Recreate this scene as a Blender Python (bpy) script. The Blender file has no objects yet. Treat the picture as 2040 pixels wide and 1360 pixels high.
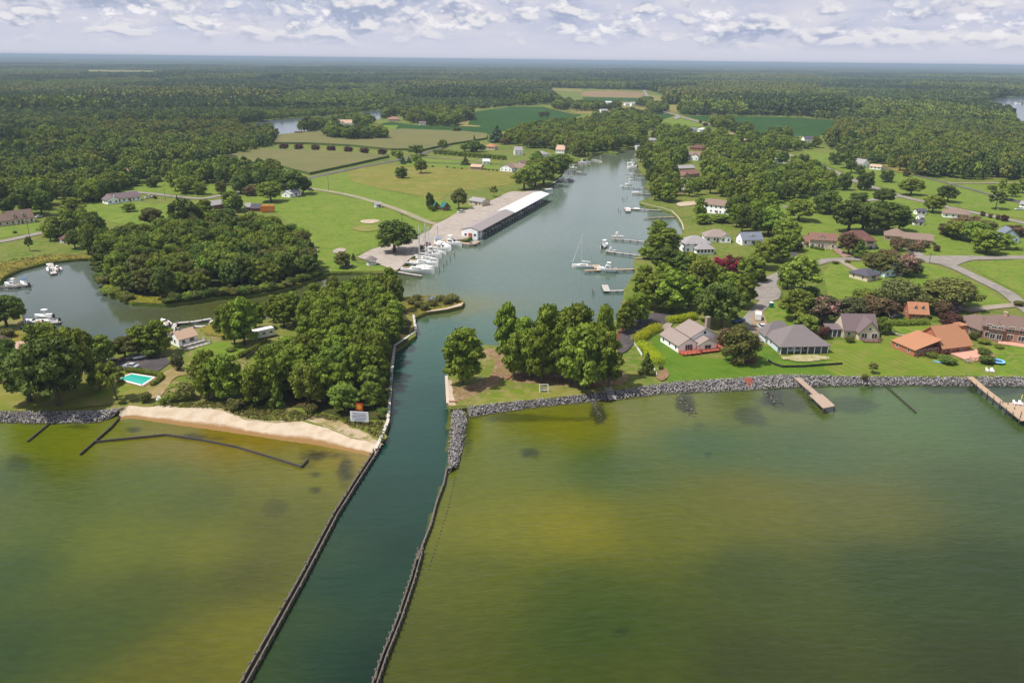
import bpy, math, random
import numpy as np
from mathutils import Matrix, Vector
from mathutils.geometry import tessellate_polygon
R = math.radians
random.seed(7)
rng = np.random.default_rng(11)
sc = bpy.context.scene
col = sc.collection

# ---------------------------------------------------------------- camera
CAM_H, PITCH, ROLL, FPX = 90.0, R(19.47), R(0.646), 28.0/36.0*2040
fw = np.array([0, math.cos(PITCH), -math.sin(PITCH)])
r0 = np.array([1.0, 0, 0]); u0 = np.array([0, math.sin(PITCH), math.cos(PITCH)])
rt = r0*math.cos(ROLL)+u0*math.sin(ROLL); up = -r0*math.sin(ROLL)+u0*math.cos(ROLL)
cd = bpy.data.cameras.new('camera'); cd.lens = 28; cd.sensor_width = 36; cd.clip_end = 80000; cd.clip_start = 1
cam = bpy.data.objects.new('camera', cd); col.objects.link(cam)
cam.matrix_world = Matrix(((rt[0], up[0], -fw[0], 0), (rt[1], up[1], -fw[1], 0), (rt[2], up[2], -fw[2], CAM_H), (0, 0, 0, 1)))
sc.camera = cam

LZ = 1.2     # height of the land above the water

def P(x, y, z=LZ):
    """ground point seen at photo pixel x, y on the level z"""
    a = (x-1020)/FPX; b = (680-y)/FPX
    d = fw + a*rt + b*up
    t = (z-CAM_H)/min(d[2], -0.0025)
    return (d[0]*t, d[1]*t)

def P3(x, y, z=LZ):
    q = P(x, y, z); return (q[0], q[1], z)

def proj(X, Y, Z):
    v = np.stack([X, Y, Z-CAM_H], -1)
    w = np.maximum(v@fw, 1e-3)
    return 1020+FPX*(v@rt)/w, 680-FPX*(v@up)/w

# ---------------------------------------------------------------- sun, sky, exposure
SUN_EL, SUN_AZ = R(61), R(-105)      # azimuth from +Y, towards +X positive
sd = Vector((math.sin(SUN_AZ)*math.cos(SUN_EL), math.cos(SUN_AZ)*math.cos(SUN_EL), math.sin(SUN_EL)))
sl = bpy.data.lights.new('sun', 'SUN'); sl.energy = 4.4; sl.angle = R(0.53); sl.color = (1, .955, .88)
so = bpy.data.objects.new('sun', sl); col.objects.link(so)
so.rotation_euler = (-sd).to_track_quat('-Z', 'Y').to_euler()
vs = sc.view_settings
vs.view_transform = 'Standard'; vs.look = 'None'; vs.exposure = 0.38; vs.gamma = 1; vs.use_curve_mapping = False
sc.cycles.max_bounces = 6; sc.cycles.diffuse_bounces = 2; sc.cycles.glossy_bounces = 3
sc.cycles.transmission_bounces = 2; sc.cycles.transparent_max_bounces = 4; sc.cycles.volume_bounces = 0
sc.cycles.use_denoising = True

class G:
    """tiny helper to write node trees"""
    def __init__(s, tree):
        s.t = tree; s.t.nodes.clear()
    def n(s, typ, ins=None, **props):
        nd = s.t.nodes.new(typ)
        for k, v in props.items(): setattr(nd, k, v)
        for k, v in (ins or {}).items(): s.set(nd, k, v)
        return nd
    def set(s, nd, k, v):
        i = nd.inputs[k]
        if isinstance(v, bpy.types.NodeSocket): s.t.links.new(v, i)
        elif isinstance(v, bpy.types.Node): s.t.links.new(v.outputs[0], i)
        else: i.default_value = v
    def m(s, op, a, b=0.0, c=0.0, clamp=False):
        nd = s.t.nodes.new('ShaderNodeMath'); nd.operation = op; nd.use_clamp = clamp
        for i, v in enumerate((a, b, c)): s.set(nd, i, v)
        return nd.outputs[0]
    def vm(s, op, a, b=None):
        nd = s.t.nodes.new('ShaderNodeVectorMath'); nd.operation = op
        s.set(nd, 0, a)
        if b is not None: s.set(nd, 1, b)
        return nd.outputs[0]
    def mix(s, f, a, b, mode='MIX'):
        nd = s.t.nodes.new('ShaderNodeMix'); nd.data_type = 'RGBA'; nd.blend_type = mode; nd.clamp_factor = True
        s.set(nd, 0, f); s.set(nd, 6, a if not isinstance(a, tuple) else c4(a)); s.set(nd, 7, b if not isinstance(b, tuple) else c4(b))
        return nd.outputs[2]
    def noise(s, vec, scale, detail=4, rough=.55, dist=0.0):
        nd = s.n('ShaderNodeTexNoise', {'Scale': scale, 'Detail': detail, 'Roughness': rough, 'Distortion': dist})
        if vec is not None: s.set(nd, 'Vector', vec)
        return nd.outputs['Fac']
    def ss(s, v, lo, hi):
        nd = s.n('ShaderNodeMapRange', {0: v, 1: lo, 2: hi, 3: 0.0, 4: 1.0}, interpolation_type='SMOOTHSTEP')
        return nd.outputs[0]
    def out(s, shader, vol=None):
        o = s.t.nodes.new('ShaderNodeOutputMaterial')
        if shader is not None: s.set(o, 'Surface', shader)
        if vol is not None: s.set(o, 'Volume', vol)

def c4(c): return (c[0], c[1], c[2], 1.0)
def lin(c):
    """sRGB 0-255 to linear"""
    return tuple((v/255/12.92 if v/255 <= .04045 else ((v/255+.055)/1.055)**2.4) for v in c[:3])

w = bpy.data.worlds.new('World'); sc.world = w; w.use_nodes = True
g = G(w.node_tree)
sky = g.n('ShaderNodeTexSky', sky_type='NISHITA', sun_disc=False, sun_elevation=SUN_EL, sun_rotation=SUN_AZ, altitude=90, air_density=1.2, dust_density=2.0, ozone_density=1.5)
tc = g.n('ShaderNodeTexCoord').outputs['Generated']
sx = g.n('ShaderNodeSeparateXYZ', {0: tc})
az = g.m('ARCTAN2', sx.outputs[0], sx.outputs[1])
el = g.m('ARCSINE', sx.outputs[2])
skyc = g.mix(1.0, sky.outputs[0], (.085, .085, .088), 'MULTIPLY')
# cumulus field in azimuth / elevation: clouds shrink and flatten towards the horizon
elw = g.m('POWER', g.m('MAXIMUM', el, 0.0), 0.80)
def cl(daz, delv, scale, detail, rough, dist=.25, st=1.15, z=0.0):
    v = g.n('ShaderNodeCombineXYZ', {0: g.m('ADD', az, daz), 1: g.m('MULTIPLY', g.m('ADD', elw, delv), st), 2: z})
    return g.noise(v, scale, detail, rough, dist)
n0 = cl(0, 0, 24, 8, .57, .1, 1.35); n1 = cl(.003, .009, 24, 8, .57, .1, 1.35)
s0 = cl(0, 0, 24, 2.0, .5, .1, 1.35); s1 = cl(.003, .012, 24, 2.0, .5, .1, 1.35)
big = cl(1.7, 0, 5.0, 2, .5, 0, 2.6, 4.0)
dens = g.m('ADD', n0, g.m('MULTIPLY', g.m('SUBTRACT', big, .5), .55))
cover = g.ss(dens, .44, .58)
lit = g.ss(g.m('ADD', g.m('MULTIPLY', g.m('SUBTRACT', n0, n1), .8), g.m('MULTIPLY', g.m('SUBTRACT', s0, s1), .6)), -.06, .12)
whitec = g.mix(lit, (.29, .335, .46), (.64, .63, .65))
thin = cl(3.1, 0, 8, 7, .6, .4, 2.6, 9.0)
haz = g.mix(g.ss(thin, .35, .7), (.42, .45, .565), (.56, .55, .61))
hband = g.ss(el, .0, .045)
base = g.mix(hband, (.50, .51, .595), haz)     # pale band above the horizon
cl2 = g.mix(g.m('MULTIPLY', g.m('MULTIPLY', cover, .9), g.ss(el, .007, .034)), base, whitec)
puff = cl(5.3, 0, 46, 8, .58, .3, 1.15, 2.0); pw = cl(2.2, 0, 12, 3, .55, 0, 1.5, 7.0)
pd = g.m('ADD', puff, g.m('MULTIPLY', g.m('SUBTRACT', pw, .5), .9))
puffm = g.m('MULTIPLY', g.ss(pd, .56, .73), g.ss(el, .016, .038))
pn = cl(5.3, .010, 46, 4, .58, .3, 1.15, 2.0)
plit = g.ss(g.m('SUBTRACT', puff, pn), -.10, .12)
cl2 = g.mix(g.m('MULTIPLY', puffm, .85), cl2, g.mix(plit, (.46, .475, .56), (.74, .72, .73)))
# higher up: broken cloud over blue
hi = g.noise(tc, 4.0, 6, .6, .3)
hic = g.mix(g.ss(hi, .42, .60), skyc, (.68, .69, .72))
fin = g.mix(g.ss(el, .40, .12), hic, cl2)
bg = g.n('ShaderNodeBackground', {0: fin, 1: 1.0})
o = g.n('ShaderNodeOutputWorld'); g.set(o, 0, bg)

# ---------------------------------------------------------------- mesh helpers
class MB:
    def __init__(s): s.v = []; s.f = []; s.mi = []; s.cur = 0
    def add(s, vs, fs):
        b = len(s.v); s.v += [tuple(q) for q in vs]
        for f in fs: s.f.append(tuple(i+b for i in f)); s.mi.append(s.cur)
        return s
    def box(s, x0, y0, z0, x1, y1, z1):
        return s.add([(x0,y0,z0),(x1,y0,z0),(x1,y1,z0),(x0,y1,z0),(x0,y0,z1),(x1,y0,z1),(x1,y1,z1),(x0,y1,z1)],
                     [(0,3,2,1),(4,5,6,7),(0,1,5,4),(1,2,6,5),(2,3,7,6),(3,0,4,7)])
    def bar(s, a, b, w, h=None, upv=(0,0,1)):
        """box beam from a to b"""
        h = h or w; a = Vector(a); b = Vector(b); d = (b-a)
        if d.length < 1e-6: return s
        d.normalize(); U = Vector(upv)
        if abs(d.dot(U)) > .98: U = Vector((1,0,0))
        x = d.cross(U).normalized(); y = x.cross(d).normalized()
        q = []
        for p in (a, b):
            for sx_, sy_ in ((-1,-1),(1,-1),(1,1),(-1,1)): q.append(p+x*(sx_*w/2)+y*(sy_*h/2))
        return s.add(q, [(0,1,2,3),(7,6,5,4),(0,4,5,1),(1,5,6,2),(2,6,7,3),(3,7,4,0)])
    def tube(s, pts, rads, n=7, cap=True):
        pts = [Vector(p) for p in pts]; rings = []
        for i, p in enumerate(pts):
            d = (pts[min(i+1, len(pts)-1)]-pts[max(i-1, 0)])
            d = d.normalized() if d.length > 1e-9 else Vector((0,0,1))
            U = Vector((1,0,0)) if abs(d.z) > .9 else Vector((0,0,1))
            x = d.cross(U).normalized(); y = d.cross(x)
            rings.append([p+x*(math.cos(k*2*math.pi/n)*rads[i])+y*(math.sin(k*2*math.pi/n)*rads[i]) for k in range(n)])
        return s.loft(rings, cap)
    def loft(s, rings, cap=True, closed=True):
        n = len(rings[0]); q = [p for r_ in rings for p in r_]; f = []
        for i in range(len(rings)-1):
            for k in range(n if closed else n-1):
                a = i*n+k; b = i*n+(k+1) % n
                f.append((a, b, b+n, a+n))
        if cap: f.append(tuple(range(n))[::-1]); f.append(tuple(range((len(rings)-1)*n, len(rings)*n)))
        return s.add(q, f)
    def poly(s, pts, z0, z1=None):
        """flat polygon at z0, or a prism from z1 up to z0"""
        t = tessellate_polygon([[Vector((p[0], p[1], 0)) for p in pts]])
        area = sum(pts[i][0]*pts[(i+1) % len(pts)][1]-pts[(i+1) % len(pts)][0]*pts[i][1] for i in range(len(pts)))
        fs = []
        for a, b, c in t:
            A, B, C = pts[a], pts[b], pts[c]
            if (B[0]-A[0])*(C[1]-A[1])-(B[1]-A[1])*(C[0]-A[0]) < 0: a, c = c, a
            fs.append((a, b, c))
        s.add([(p[0], p[1], z0) for p in pts], fs)
        if z1 is not None:
            n = len(pts); s.add([(p[0], p[1], z0) for p in pts]+[(p[0], p[1], z1) for p in pts],
              [((i+n, (i+1) % n+n, (i+1) % n, i) if area > 0 else (i, (i+1) % n, (i+1) % n+n, i+n)) for i in range(n)])
        return s
    def mesh(s, name, mats, smooth=False):
        me = bpy.data.meshes.new(name); me.from_pydata(s.v, [], s.f)
        for m_ in (mats if isinstance(mats, (list, tuple)) else ([mats] if mats else [])): me.materials.append(m_)
        if any(s.mi): me.polygons.foreach_set('material_index', s.mi)
        if smooth: me.polygons.foreach_set('use_smooth', [True]*len(s.f))
        me.update(); return me

def link(name, data, parent=None, loc=None):
    o_ = bpy.data.objects.new(name, data); col.objects.link(o_)
    if parent is not None: o_.parent = parent
    if loc is not None: o_.location = loc
    return o_
def obj(name, mb, mats, parent=None, smooth=False, loc=None):
    return link(name, mb.mesh(name, mats, smooth), parent, loc)
def tag(o_, label=None, cat=None, group=None, kind=None):
    if label: o_['label'] = label
    if cat: o_['category'] = cat
    if group: o_['group'] = group
    if kind: o_['kind'] = kind
    return o_
def thing(name, label, cat, loc=(0,0,0), rz=0.0, group=None):
    e = link(name, None); e.location = loc; e.rotation_euler = (0, 0, rz); e.empty_display_size = .3
    return tag(e, label, cat, group)

# ---------------------------------------------------------------- materials
MATS = {}
def plain(name, c, rough=.7, metal=0.0, var=.12, scale=1.5, spec=.3):
    """one colour with a little procedural wear; c is linear albedo"""
    if name in MATS: return MATS[name]
    m_ = bpy.data.materials.new(name); m_.use_nodes = True; g_ = G(m_.node_tree)
    t_ = g_.n('ShaderNodeTexCoord').outputs['Object']
    nz = g_.noise(t_, scale, 5, .6)
    cc = g_.mix(nz, tuple(v*(1-var) for v in c), tuple(min(1, v*(1+var)) for v in c))
    b_ = g_.n('ShaderNodeBsdfPrincipled', {'Base Color': cc, 'Roughness': rough, 'Metallic': metal, 'Specular IOR Level': spec})
    g_.out(b_); MATS[name] = m_; return m_

def ground_mat(name, cols, scales=(.02, .12, 1.2), rough=.9, bump=.0, stripe=None):
    """cols: list of (linear colour); mixed by noise in world metres"""
    if name in MATS: return MATS[name]
    m_ = bpy.data.materials.new(name); m_.use_nodes = True; g_ = G(m_.node_tree)
    pos = g_.n('ShaderNodeNewGeometry').outputs['Position']
    c_ = c4(cols[0])
    for i, k in enumerate(cols[1:]):
        nz = g_.noise(pos, scales[i % len(scales)], 5, .62, .4)
        c_ = g_.mix(g_.ss(nz, .42, .64), c_, k)
    fine = g_.noise(pos, 2.6, 4, .7)
    c_ = g_.mix(1.0, c_, g_.mix(fine, (.72, .72, .72), (1.25, 1.25, 1.25)), 'MULTIPLY')
    if stripe:
        ang, wl, amt, k = stripe
        xx = g_.n('ShaderNodeSeparateXYZ', {0: pos})
        u = g_.m('ADD', g_.m('MULTIPLY', xx.outputs[0], math.cos(ang)), g_.m('MULTIPLY', xx.outputs[1], math.sin(ang)))
        u = g_.m('ADD', u, g_.m('MULTIPLY', g_.noise(pos, .15, 3), 1.4))
        s_ = g_.m('SINE', g_.m('MULTIPLY', u, 2*math.pi/wl))
        s_ = g_.m('MULTIPLY', g_.ss(s_, .2, .95), g_.ss(g_.noise(pos, .09, 3), .36, .62))
        c_ = g_.mix(g_.m('MULTIPLY', s_, amt), c_, k)
    b_ = g_.n('ShaderNodeBsdfPrincipled', {'Base Color': c_, 'Roughness': rough, 'Specular IOR Level': .15})
    if bump:
        bp = g_.n('ShaderNodeBump', {'Strength': bump, 'Distance': .3, 'Height': g_.noise(pos, 1.6, 5, .7)})
        g_.set(b_, 'Normal', bp)
    g_.out(b_); MATS[name] = m_; return m_

def inpoly(px, py, poly):
    px = np.asarray(px, float); py = np.asarray(py, float); r_ = np.zeros(px.shape, bool)
    n = len(poly); j = n-1
    for i in range(n):
        xi, yi = poly[i]; xj, yj = poly[j]
        c = ((yi > py) != (yj > py)) & (px < (xj-xi)*(py-yi)/((yj-yi) if yj != yi else 1e-9)+xi)
        r_ ^= c; j = i
    return r_

def catmull(pts, step=6, closed=True):
    out = []; n = len(pts); rngi = range(n if closed else n-1)
    for i in rngi:
        p0, p1, p2, p3 = [pts[(i+k) % n] if closed else pts[min(max(i+k, 0), n-1)] for k in (-1, 0, 1, 2)]
        for k in range(step):
            t = k/step
            out.append(tuple(.5*((2*p1[a])+(-p0[a]+p2[a])*t+(2*p0[a]-5*p1[a]+4*p2[a]-p3[a])*t*t+(-p0[a]+3*p1[a]-3*p2[a]+p3[a])*t**3) for a in range(len(p1))))
    if not closed: out.append(tuple(pts[-1]))
    return out

def rough_edge(pts, step, amp):
    out = []
    for i in range(len(pts)):
        a = np.array(pts[i]); b = np.array(pts[(i+1) % len(pts)]); L = np.linalg.norm(b-a)
        k = max(1, min(60, int(L/step)))
        for q in range(k):
            p_ = a+(b-a)*q/k
            out.append((p_[0]+random.uniform(-amp, amp)*(q > 0), p_[1]+random.uniform(-amp, amp)*(q > 0)))
    return out

LAYER = [0]
def sheet(name, poly, mat, smooth=False, dz=None, rough=None, label=None):
    """flat ground sheet from a photo outline, 6 mm (or more, far away) above the one below"""
    LAYER[0] += 1
    w_ = [P(*p) for p in poly]
    if smooth: w_ = catmull(w_, 5)
    if rough: w_ = rough_edge(w_, rough[0], rough[1])
    dist = min(math.hypot(*p) for p in w_)
    z = LZ + (dz if dz is not None else .004*LAYER[0]) * max(1, dist/500)
    o_ = obj(name, MB().poly(w_, z), mat); o_['kind'] = 'structure'; return o_

def ribbon(name, pts, width, mat, smooth=True):
    LAYER[0] += 1
    w_ = [P(*p) for p in pts]
    if smooth: w_ = catmull(w_, 6, False)
    L, Rr = [], []
    for i, p_ in enumerate(w_):
        a = np.array(w_[max(i-1, 0)]); b = np.array(w_[min(i+1, len(w_)-1)]); d = (b-a)/max(1e-6, np.linalg.norm(b-a))
        n_ = np.array([-d[1], d[0]])*width/2
        L.append(tuple(np.array(p_)+n_)); Rr.append(tuple(np.array(p_)-n_))
    dist = min(math.hypot(*p_) for p_ in w_)
    z = LZ+.004*LAYER[0]*max(1, dist/500)
    n = len(L); mb = MB().add([(x, y, z) for x, y in L]+[(x, y, z) for x, y in Rr], [(i+n, i+1+n, i+1, i) for i in range(n-1)])
    o_ = obj(name, mb, mat); o_['kind'] = 'structure'; return o_
# ---------------------------------------------------------------- land outline (photo pixels of its waterside edge)
SHORE_R = [(2700,758),(2040,752),(1900,753),(1730,752),(1600,749),(1550,749),(1440,757),(1330,764),(1240,778),(1100,794),(1000,804),(930,812),(897,814)]
BANK_R = [(893,809),(890,755),(893,722),(925,694),(970,686),(1020,692),(1080,690),(1150,680),(1205,662),(1232,628),(1240,600),(1243,577),(1256,556),(1266,542),(1262,528),(1264,512),(1285,505),(1312,500),(1330,488),
          (1350,474),(1361,462),(1359,450),(1351,437),(1338,424),(1319,418),(1296,413),(1276,407),(1274,401),(1290,396),(1304,388),(1296,377),(1285,373),(1288,364),(1298,354),(1283,348),(1273,337),(1269,322),(1271,308),(1272,300),(1263,296)]
BANK_L = [(1252,297),(1243,299),(1228,306),(1201,303),(1179,310),(1173,316),(1152,321),(1132,325),(1121,336),(1119,347),(1100,365),(1084,378),(1076,385),
          (950,468),(930,478),(905,481),(871,486),(856,496),(821,514),(790,541),(760,543.5),(700,542.5),(655,544),(640,549),(600,565),(560,578),(500,588),(440,591),(400,597),(330,606),(262,603),(214,585),
          (202,562),(191,536),(185,521),(175,515),(140,517),(91,523),(41,536),(10,550),(0,562),(-120,580),(-500,600)]
def far_xy(x, y): return (x, y)
land_w = [P(*p) for p in SHORE_R+BANK_R+BANK_L]
land_w = land_w + [(-3000, 500), (-42000, 4000), (-42000, 60000), (42000, 60000), (42000, 2000), (3000, 150)]
LAND_A = [(-500,640),(-60,608),(0,588),(22,592),(42,612),(46,640),(38,656),(60,668),(130,690),(220,690),(300,676),(340,668),(352,662),(400,652),(432,642),(455,645),(520,640),(600,612),(700,596),(780,592),
          (812,590),(870,588),(905,592),(926,601),(920,610),(890,617),(850,622),(828,631),(829,668),(787,696),(781,745),(778,790),(773,848),(757,884),
          (700,872),(652,852),(601,838),(549,842),(487,835),(443,817),(412,812),(360,813),(330,808),(292,811),(257,808),(240,818),(120,821),(0,822),(-500,828)]
LZB = LZ
grass_far = ground_mat('ground_grass', [lin((112,150,52)), lin((128,150,58)), lin((140,140,70)), lin((96,136,44))], (.03, .11, .012))
grass_bay = ground_mat('ground_rough_grass', [lin((128,138,58)), lin((106,132,48)), lin((150,132,82)), lin((112,142,50))], (.05, .13, .3), bump=.3)
def k_(c, f=.52):
    v = lin(c); g_ = max(0, min(1, (v[1]-v[0])/max(v[1], 1e-3)*3))      # greens carry little blue
    return (v[0]*f, v[1]*f, v[2]*f*(1-.45*g_))
GM = {}
def gm(name, cols, **kw):
    if name not in GM: GM[name] = ground_mat('ground_'+name, [k_(c) for c in cols], **kw)
    return GM[name]
m_base = gm('base', [(108,140,46),(128,146,58),(142,144,72),(92,124,40),(150,148,76)], scales=(.035,.1,.011,.4), bump=.15)
m_lawn = gm('lawn', [(118,156,44),(138,162,62),(104,142,38),(150,154,76)], scales=(.045,.16,.55), bump=.15, stripe=(R(58), 3.4, .30, k_((150,160,78))))
m_scrub = gm('scrub', [(148,144,72),(120,136,54),(172,154,104),(128,142,58)], scales=(.06,.16,.35), bump=.3)
m_wood = gm('wood_floor', [(84,92,44),(108,86,58),(70,88,38)], scales=(.08,.2,.4), bump=.4)
nsh = len(SHORE_R+BANK_R+BANK_L)
shore = rough_edge(land_w[:nsh], 9, .35)
while math.dist(shore[-1], land_w[nsh-1]) > .01: shore.pop()      # no edge back to the start
me_land = MB().poly(shore+land_w[nsh:], LZ, -2)
o = obj('ground', me_land, m_base); o['kind'] = 'structure'
la = rough_edge([P(*p) for p in LAND_A], 8, .35)
o = obj('ground', MB().poly(la, LZ, -2), m_scrub); o['kind'] = 'structure'

# ---------------------------------------------------------------- water
xs = np.concatenate([np.arange(-5000, -1000, 400), np.arange(-1000, -190, 18), np.arange(-190, 195, .9), np.arange(195, 1000, 18), np.arange(1000, 5001, 400)])
ys = np.concatenate([np.arange(-2500, 60, 60), np.arange(60, 252, .8), np.arange(252, 420, 3), np.arange(420, 1000, 8)])
X, Y = np.meshgrid(xs, ys); X = X.ravel(); Y = Y.ravel()
px, py = proj(X, np.maximum(Y, 40), np.zeros_like(X))
LW = [(500,828),(600,828),(640,828),(668,828),(696,787),(745,781),(790,778),(848,773),(903,749),(955,713),(1080,641),(1240,556),(1360,490),(1700,300),(3000,-500)]
RW = [(500,1500),(686,990),(722,893),(755,890),(812,893),(935,891),(1000,868),(1080,845),(1170,815),(1260,785),(1360,750),(1700,640),(3000,300)]
xl = np.interp(py, [a for a, b in LW], [b for a, b in LW]); xr = np.interp(py, [a for a, b in RW], [b for a, b in RW])
reg = np.where(py < 700, 1, np.where(px < xl, 0, np.where(px > xr, 2, 1)))
# below the beach/point everything left of the channel is bay; water north of the point belongs to the creek
CT = {0: [(0,860,126,128,48),(0,950,88,97,46),(0,1050,96,102,44),(0,1150,72,86,40),(0,1300,62,77,38),(200,870,128,124,36),(300,960,102,108,48),(250,1080,114,114,42),(420,1090,122,116,32),(400,1000,96,100,46),(550,920,118,112,42),(650,950,124,119,36),(560,1050,98,93,42),(480,1150,92,88,40),(620,1050,108,105,36),(480,1260,126,116,28),(350,1330,112,104,30),(200,1250,76,86,38),(300,1180,88,91,40),(690,930,140,122,52),(640,895,142,122,48),(330,866,138,120,46),(450,876,146,120,46),(100,1000,98,104,46),(600,1000,110,106,40),(100,870,120,122,40),(520,880,150,122,52),(745,905,176,140,92),(690,890,168,134,84)],
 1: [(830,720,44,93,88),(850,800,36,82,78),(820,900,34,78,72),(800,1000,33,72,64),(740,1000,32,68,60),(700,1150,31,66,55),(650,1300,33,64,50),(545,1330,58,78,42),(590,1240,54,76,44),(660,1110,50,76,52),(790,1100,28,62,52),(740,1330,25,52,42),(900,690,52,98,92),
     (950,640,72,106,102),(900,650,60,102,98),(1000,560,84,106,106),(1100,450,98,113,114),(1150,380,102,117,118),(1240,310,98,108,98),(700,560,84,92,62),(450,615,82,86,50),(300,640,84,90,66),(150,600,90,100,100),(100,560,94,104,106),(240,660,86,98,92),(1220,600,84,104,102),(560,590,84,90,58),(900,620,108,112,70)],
 2: [(950,850,124,124,46),(1100,850,128,123,44),(1250,830,124,122,58),(1050,900,108,114,55),(950,950,112,114,45),(1200,930,86,100,55),(1400,880,80,102,62),(1600,900,82,100,60),(1800,830,90,112,62),(2040,860,84,100,62),(2040,1000,76,90,50),(1700,1010,102,101,45),(1500,1000,112,108,42),(1130,1050,136,127,38),(1000,1050,124,121,40),(950,1150,98,100,38),(850,1300,88,90,30),(1150,1180,80,90,38),(1200,1250,67,82,36),(1250,1320,78,84,26),(1500,1150,72,82,36),(1500,1340,66,72,24),(1800,1150,60,75,36),(2000,1150,58,71,36),(2000,1340,58,65,26),(1350,1050,110,109,44),(1500,800,106,112,62),(1040,840,120,120,44),(1350,815,122,122,56)]}
C = np.zeros((len(X), 3))
for k, pts in CT.items():
    m_ = reg == k
    cx = np.array([P(p[0], p[1], 0) for p in pts]); cc = np.array([lin(p[2:]) for p in pts])
    Xm, Ym = X[m_], Y[m_]; num = np.zeros((m_.sum(), 3)); den = np.zeros(m_.sum())
    for q in range(len(pts)):
        d2 = ((Xm-cx[q, 0])**2+(Ym-cx[q, 1])**2)/ (1 + .00002*cx[q,1]**2)
        wgt = 1/(d2+34)**1.9
        num += wgt[:, None]*cc[q]; den += wgt
    C[m_] = num/den[:, None]
# dark weed beds and sunken stones on the bottom (x, y, rx, ry, strength)
def vnoise(x, y, s, seed):
    r_ = np.random.default_rng(seed); tab = r_.random((64, 64))
    u, v = x/s, y/s; iu, iv = np.floor(u).astype(int), np.floor(v).astype(int); fu, fv = u-iu, v-iv
    fu = fu*fu*(3-2*fu); fv = fv*fv*(3-2*fv); a = lambda i, j: tab[i % 64, j % 64]
    return (a(iu, iv)*(1-fu)+a(iu+1, iv)*fu)*(1-fv)+(a(iu, iv+1)*(1-fu)+a(iu+1, iv+1)*fu)*fv
nz = .5*vnoise(X, Y, 7, 1)+.3*vnoise(X, Y, 2.6, 2)+.2*vnoise(X, Y, 1.2, 3)
nb = .6*vnoise(X, Y, 26, 5)+.4*vnoise(X, Y, 11, 6)
C *= (1+.09*(nb-.5))[:, None]
C[reg != 1] *= np.array([.89, .97, .88])
C[reg == 0] *= np.array([.92, .99, .95])
lum = C.mean(1)[:, None]; C = np.where((reg == 1)[:, None], C, np.maximum(lum+(C-lum)*1.12, .001))
dark = np.zeros(len(X))
for (x, y, rx, ry, st) in [(30,920,24,20,.5),(1500,832,36,20,.6),(1580,800,62,24,.7),(1590,785,50,16,.6),(1700,805,45,16,.6),(640,908,46,12,.95),(690,935,20,34,.9),(610,925,20,8,.5),(628,975,13,7,.8),(630,945,12,6,.7),(545,1010,24,18,.35),(270,856,14,5,.7),(380,868,40,7,.8),(420,874,30,5,.6),(155,850,24,5,.6),(1055,902,18,12,.75),(1192,818,14,30,.9),(1367,806,17,30,.9),(1540,792,20,20,.9),(1240,1255,16,10,.4),(1410,905,8,8,.5),(1390,850,14,16,.4),(1120,835,70,4,.55),(1010,832,80,8,.6),(1900,775,110,8,.7),(1750,772,40,6,.6),(2000,775,60,12,.7),(930,860,12,40,.6)]:
    e = ((px-x)/rx)**2+((py-y)/ry)**2
    dark = np.maximum(dark, st*np.clip(1.55-e-1.9*(nz-.45)*1.5, 0, 1))
C = C*(1-.78*dark[:, None])+np.array([.012, .018, .016])*(.78*dark)[:, None]
base = C*.50
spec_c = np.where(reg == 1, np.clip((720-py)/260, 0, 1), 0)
base *= (1+.75*spec_c)[:, None]  # creek colour lightened with distance, painting sky reflection into it
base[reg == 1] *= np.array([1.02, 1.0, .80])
base = np.clip(base-.004, .002, 1)
nx, ny = len(xs), len(ys)
idx = np.arange(nx*ny).reshape(ny, nx)
F = np.stack([idx[:-1, :-1], idx[:-1, 1:], idx[1:, 1:], idx[1:, :-1]], -1).reshape(-1, 4)
me = bpy.data.meshes.new('water'); me.vertices.add(len(X)); me.vertices.foreach_set('co', np.stack([X, Y, np.zeros_like(X)], -1).ravel())
me.loops.add(F.size); me.loops.foreach_set('vertex_index', F.ravel())
me.polygons.add(len(F)); me.polygons.foreach_set('loop_start', np.arange(0, F.size, 4)); me.polygons.foreach_set('loop_total', np.full(len(F), 4))
me.update()
a_ = me.color_attributes.new('bottom', 'FLOAT_COLOR', 'POINT')  # bottom colour, with sky reflection painted in along the creek
ripple = np.where(reg == 1, np.where(py > 720, .6, np.where(px < 780, .10, .30)), 1.0)
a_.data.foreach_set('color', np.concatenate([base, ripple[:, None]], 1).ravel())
wm = bpy.data.materials.new('water'); wm.use_nodes = True; g = G(wm.node_tree)
at = g.n('ShaderNodeAttribute', attribute_name='bottom')
pos = g.n('ShaderNodeNewGeometry').outputs['Position']
mp = g.n('ShaderNodeMapping', {'Vector': pos, 'Rotation': (0, 0, R(-12)), 'Scale': (.42, 1.0, 1)})
h1 = g.noise(mp, .85, 5, .62, .5); h2 = g.noise(mp, .22, 3, .5, .3)
hh = g.m('ADD', g.m('MULTIPLY', h1, .55), g.m('MULTIPLY', h2, .75))
bp = g.n('ShaderNodeBump', {'Strength': g.m('MULTIPLY', at.outputs['Alpha'], .55), 'Distance': .42, 'Height': hh})
tone = g.mix(g.ss(g.noise(mp, .7, 5, .65, .3), .34, .70), (.91, .92, .93), (1.10, 1.10, 1.09))
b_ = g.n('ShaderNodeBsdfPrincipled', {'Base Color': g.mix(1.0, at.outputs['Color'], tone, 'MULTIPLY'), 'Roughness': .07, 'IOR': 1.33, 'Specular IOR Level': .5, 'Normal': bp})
g.out(b_)
me.materials.append(wm)
o = link('water', me); o['kind'] = 'structure'

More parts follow.
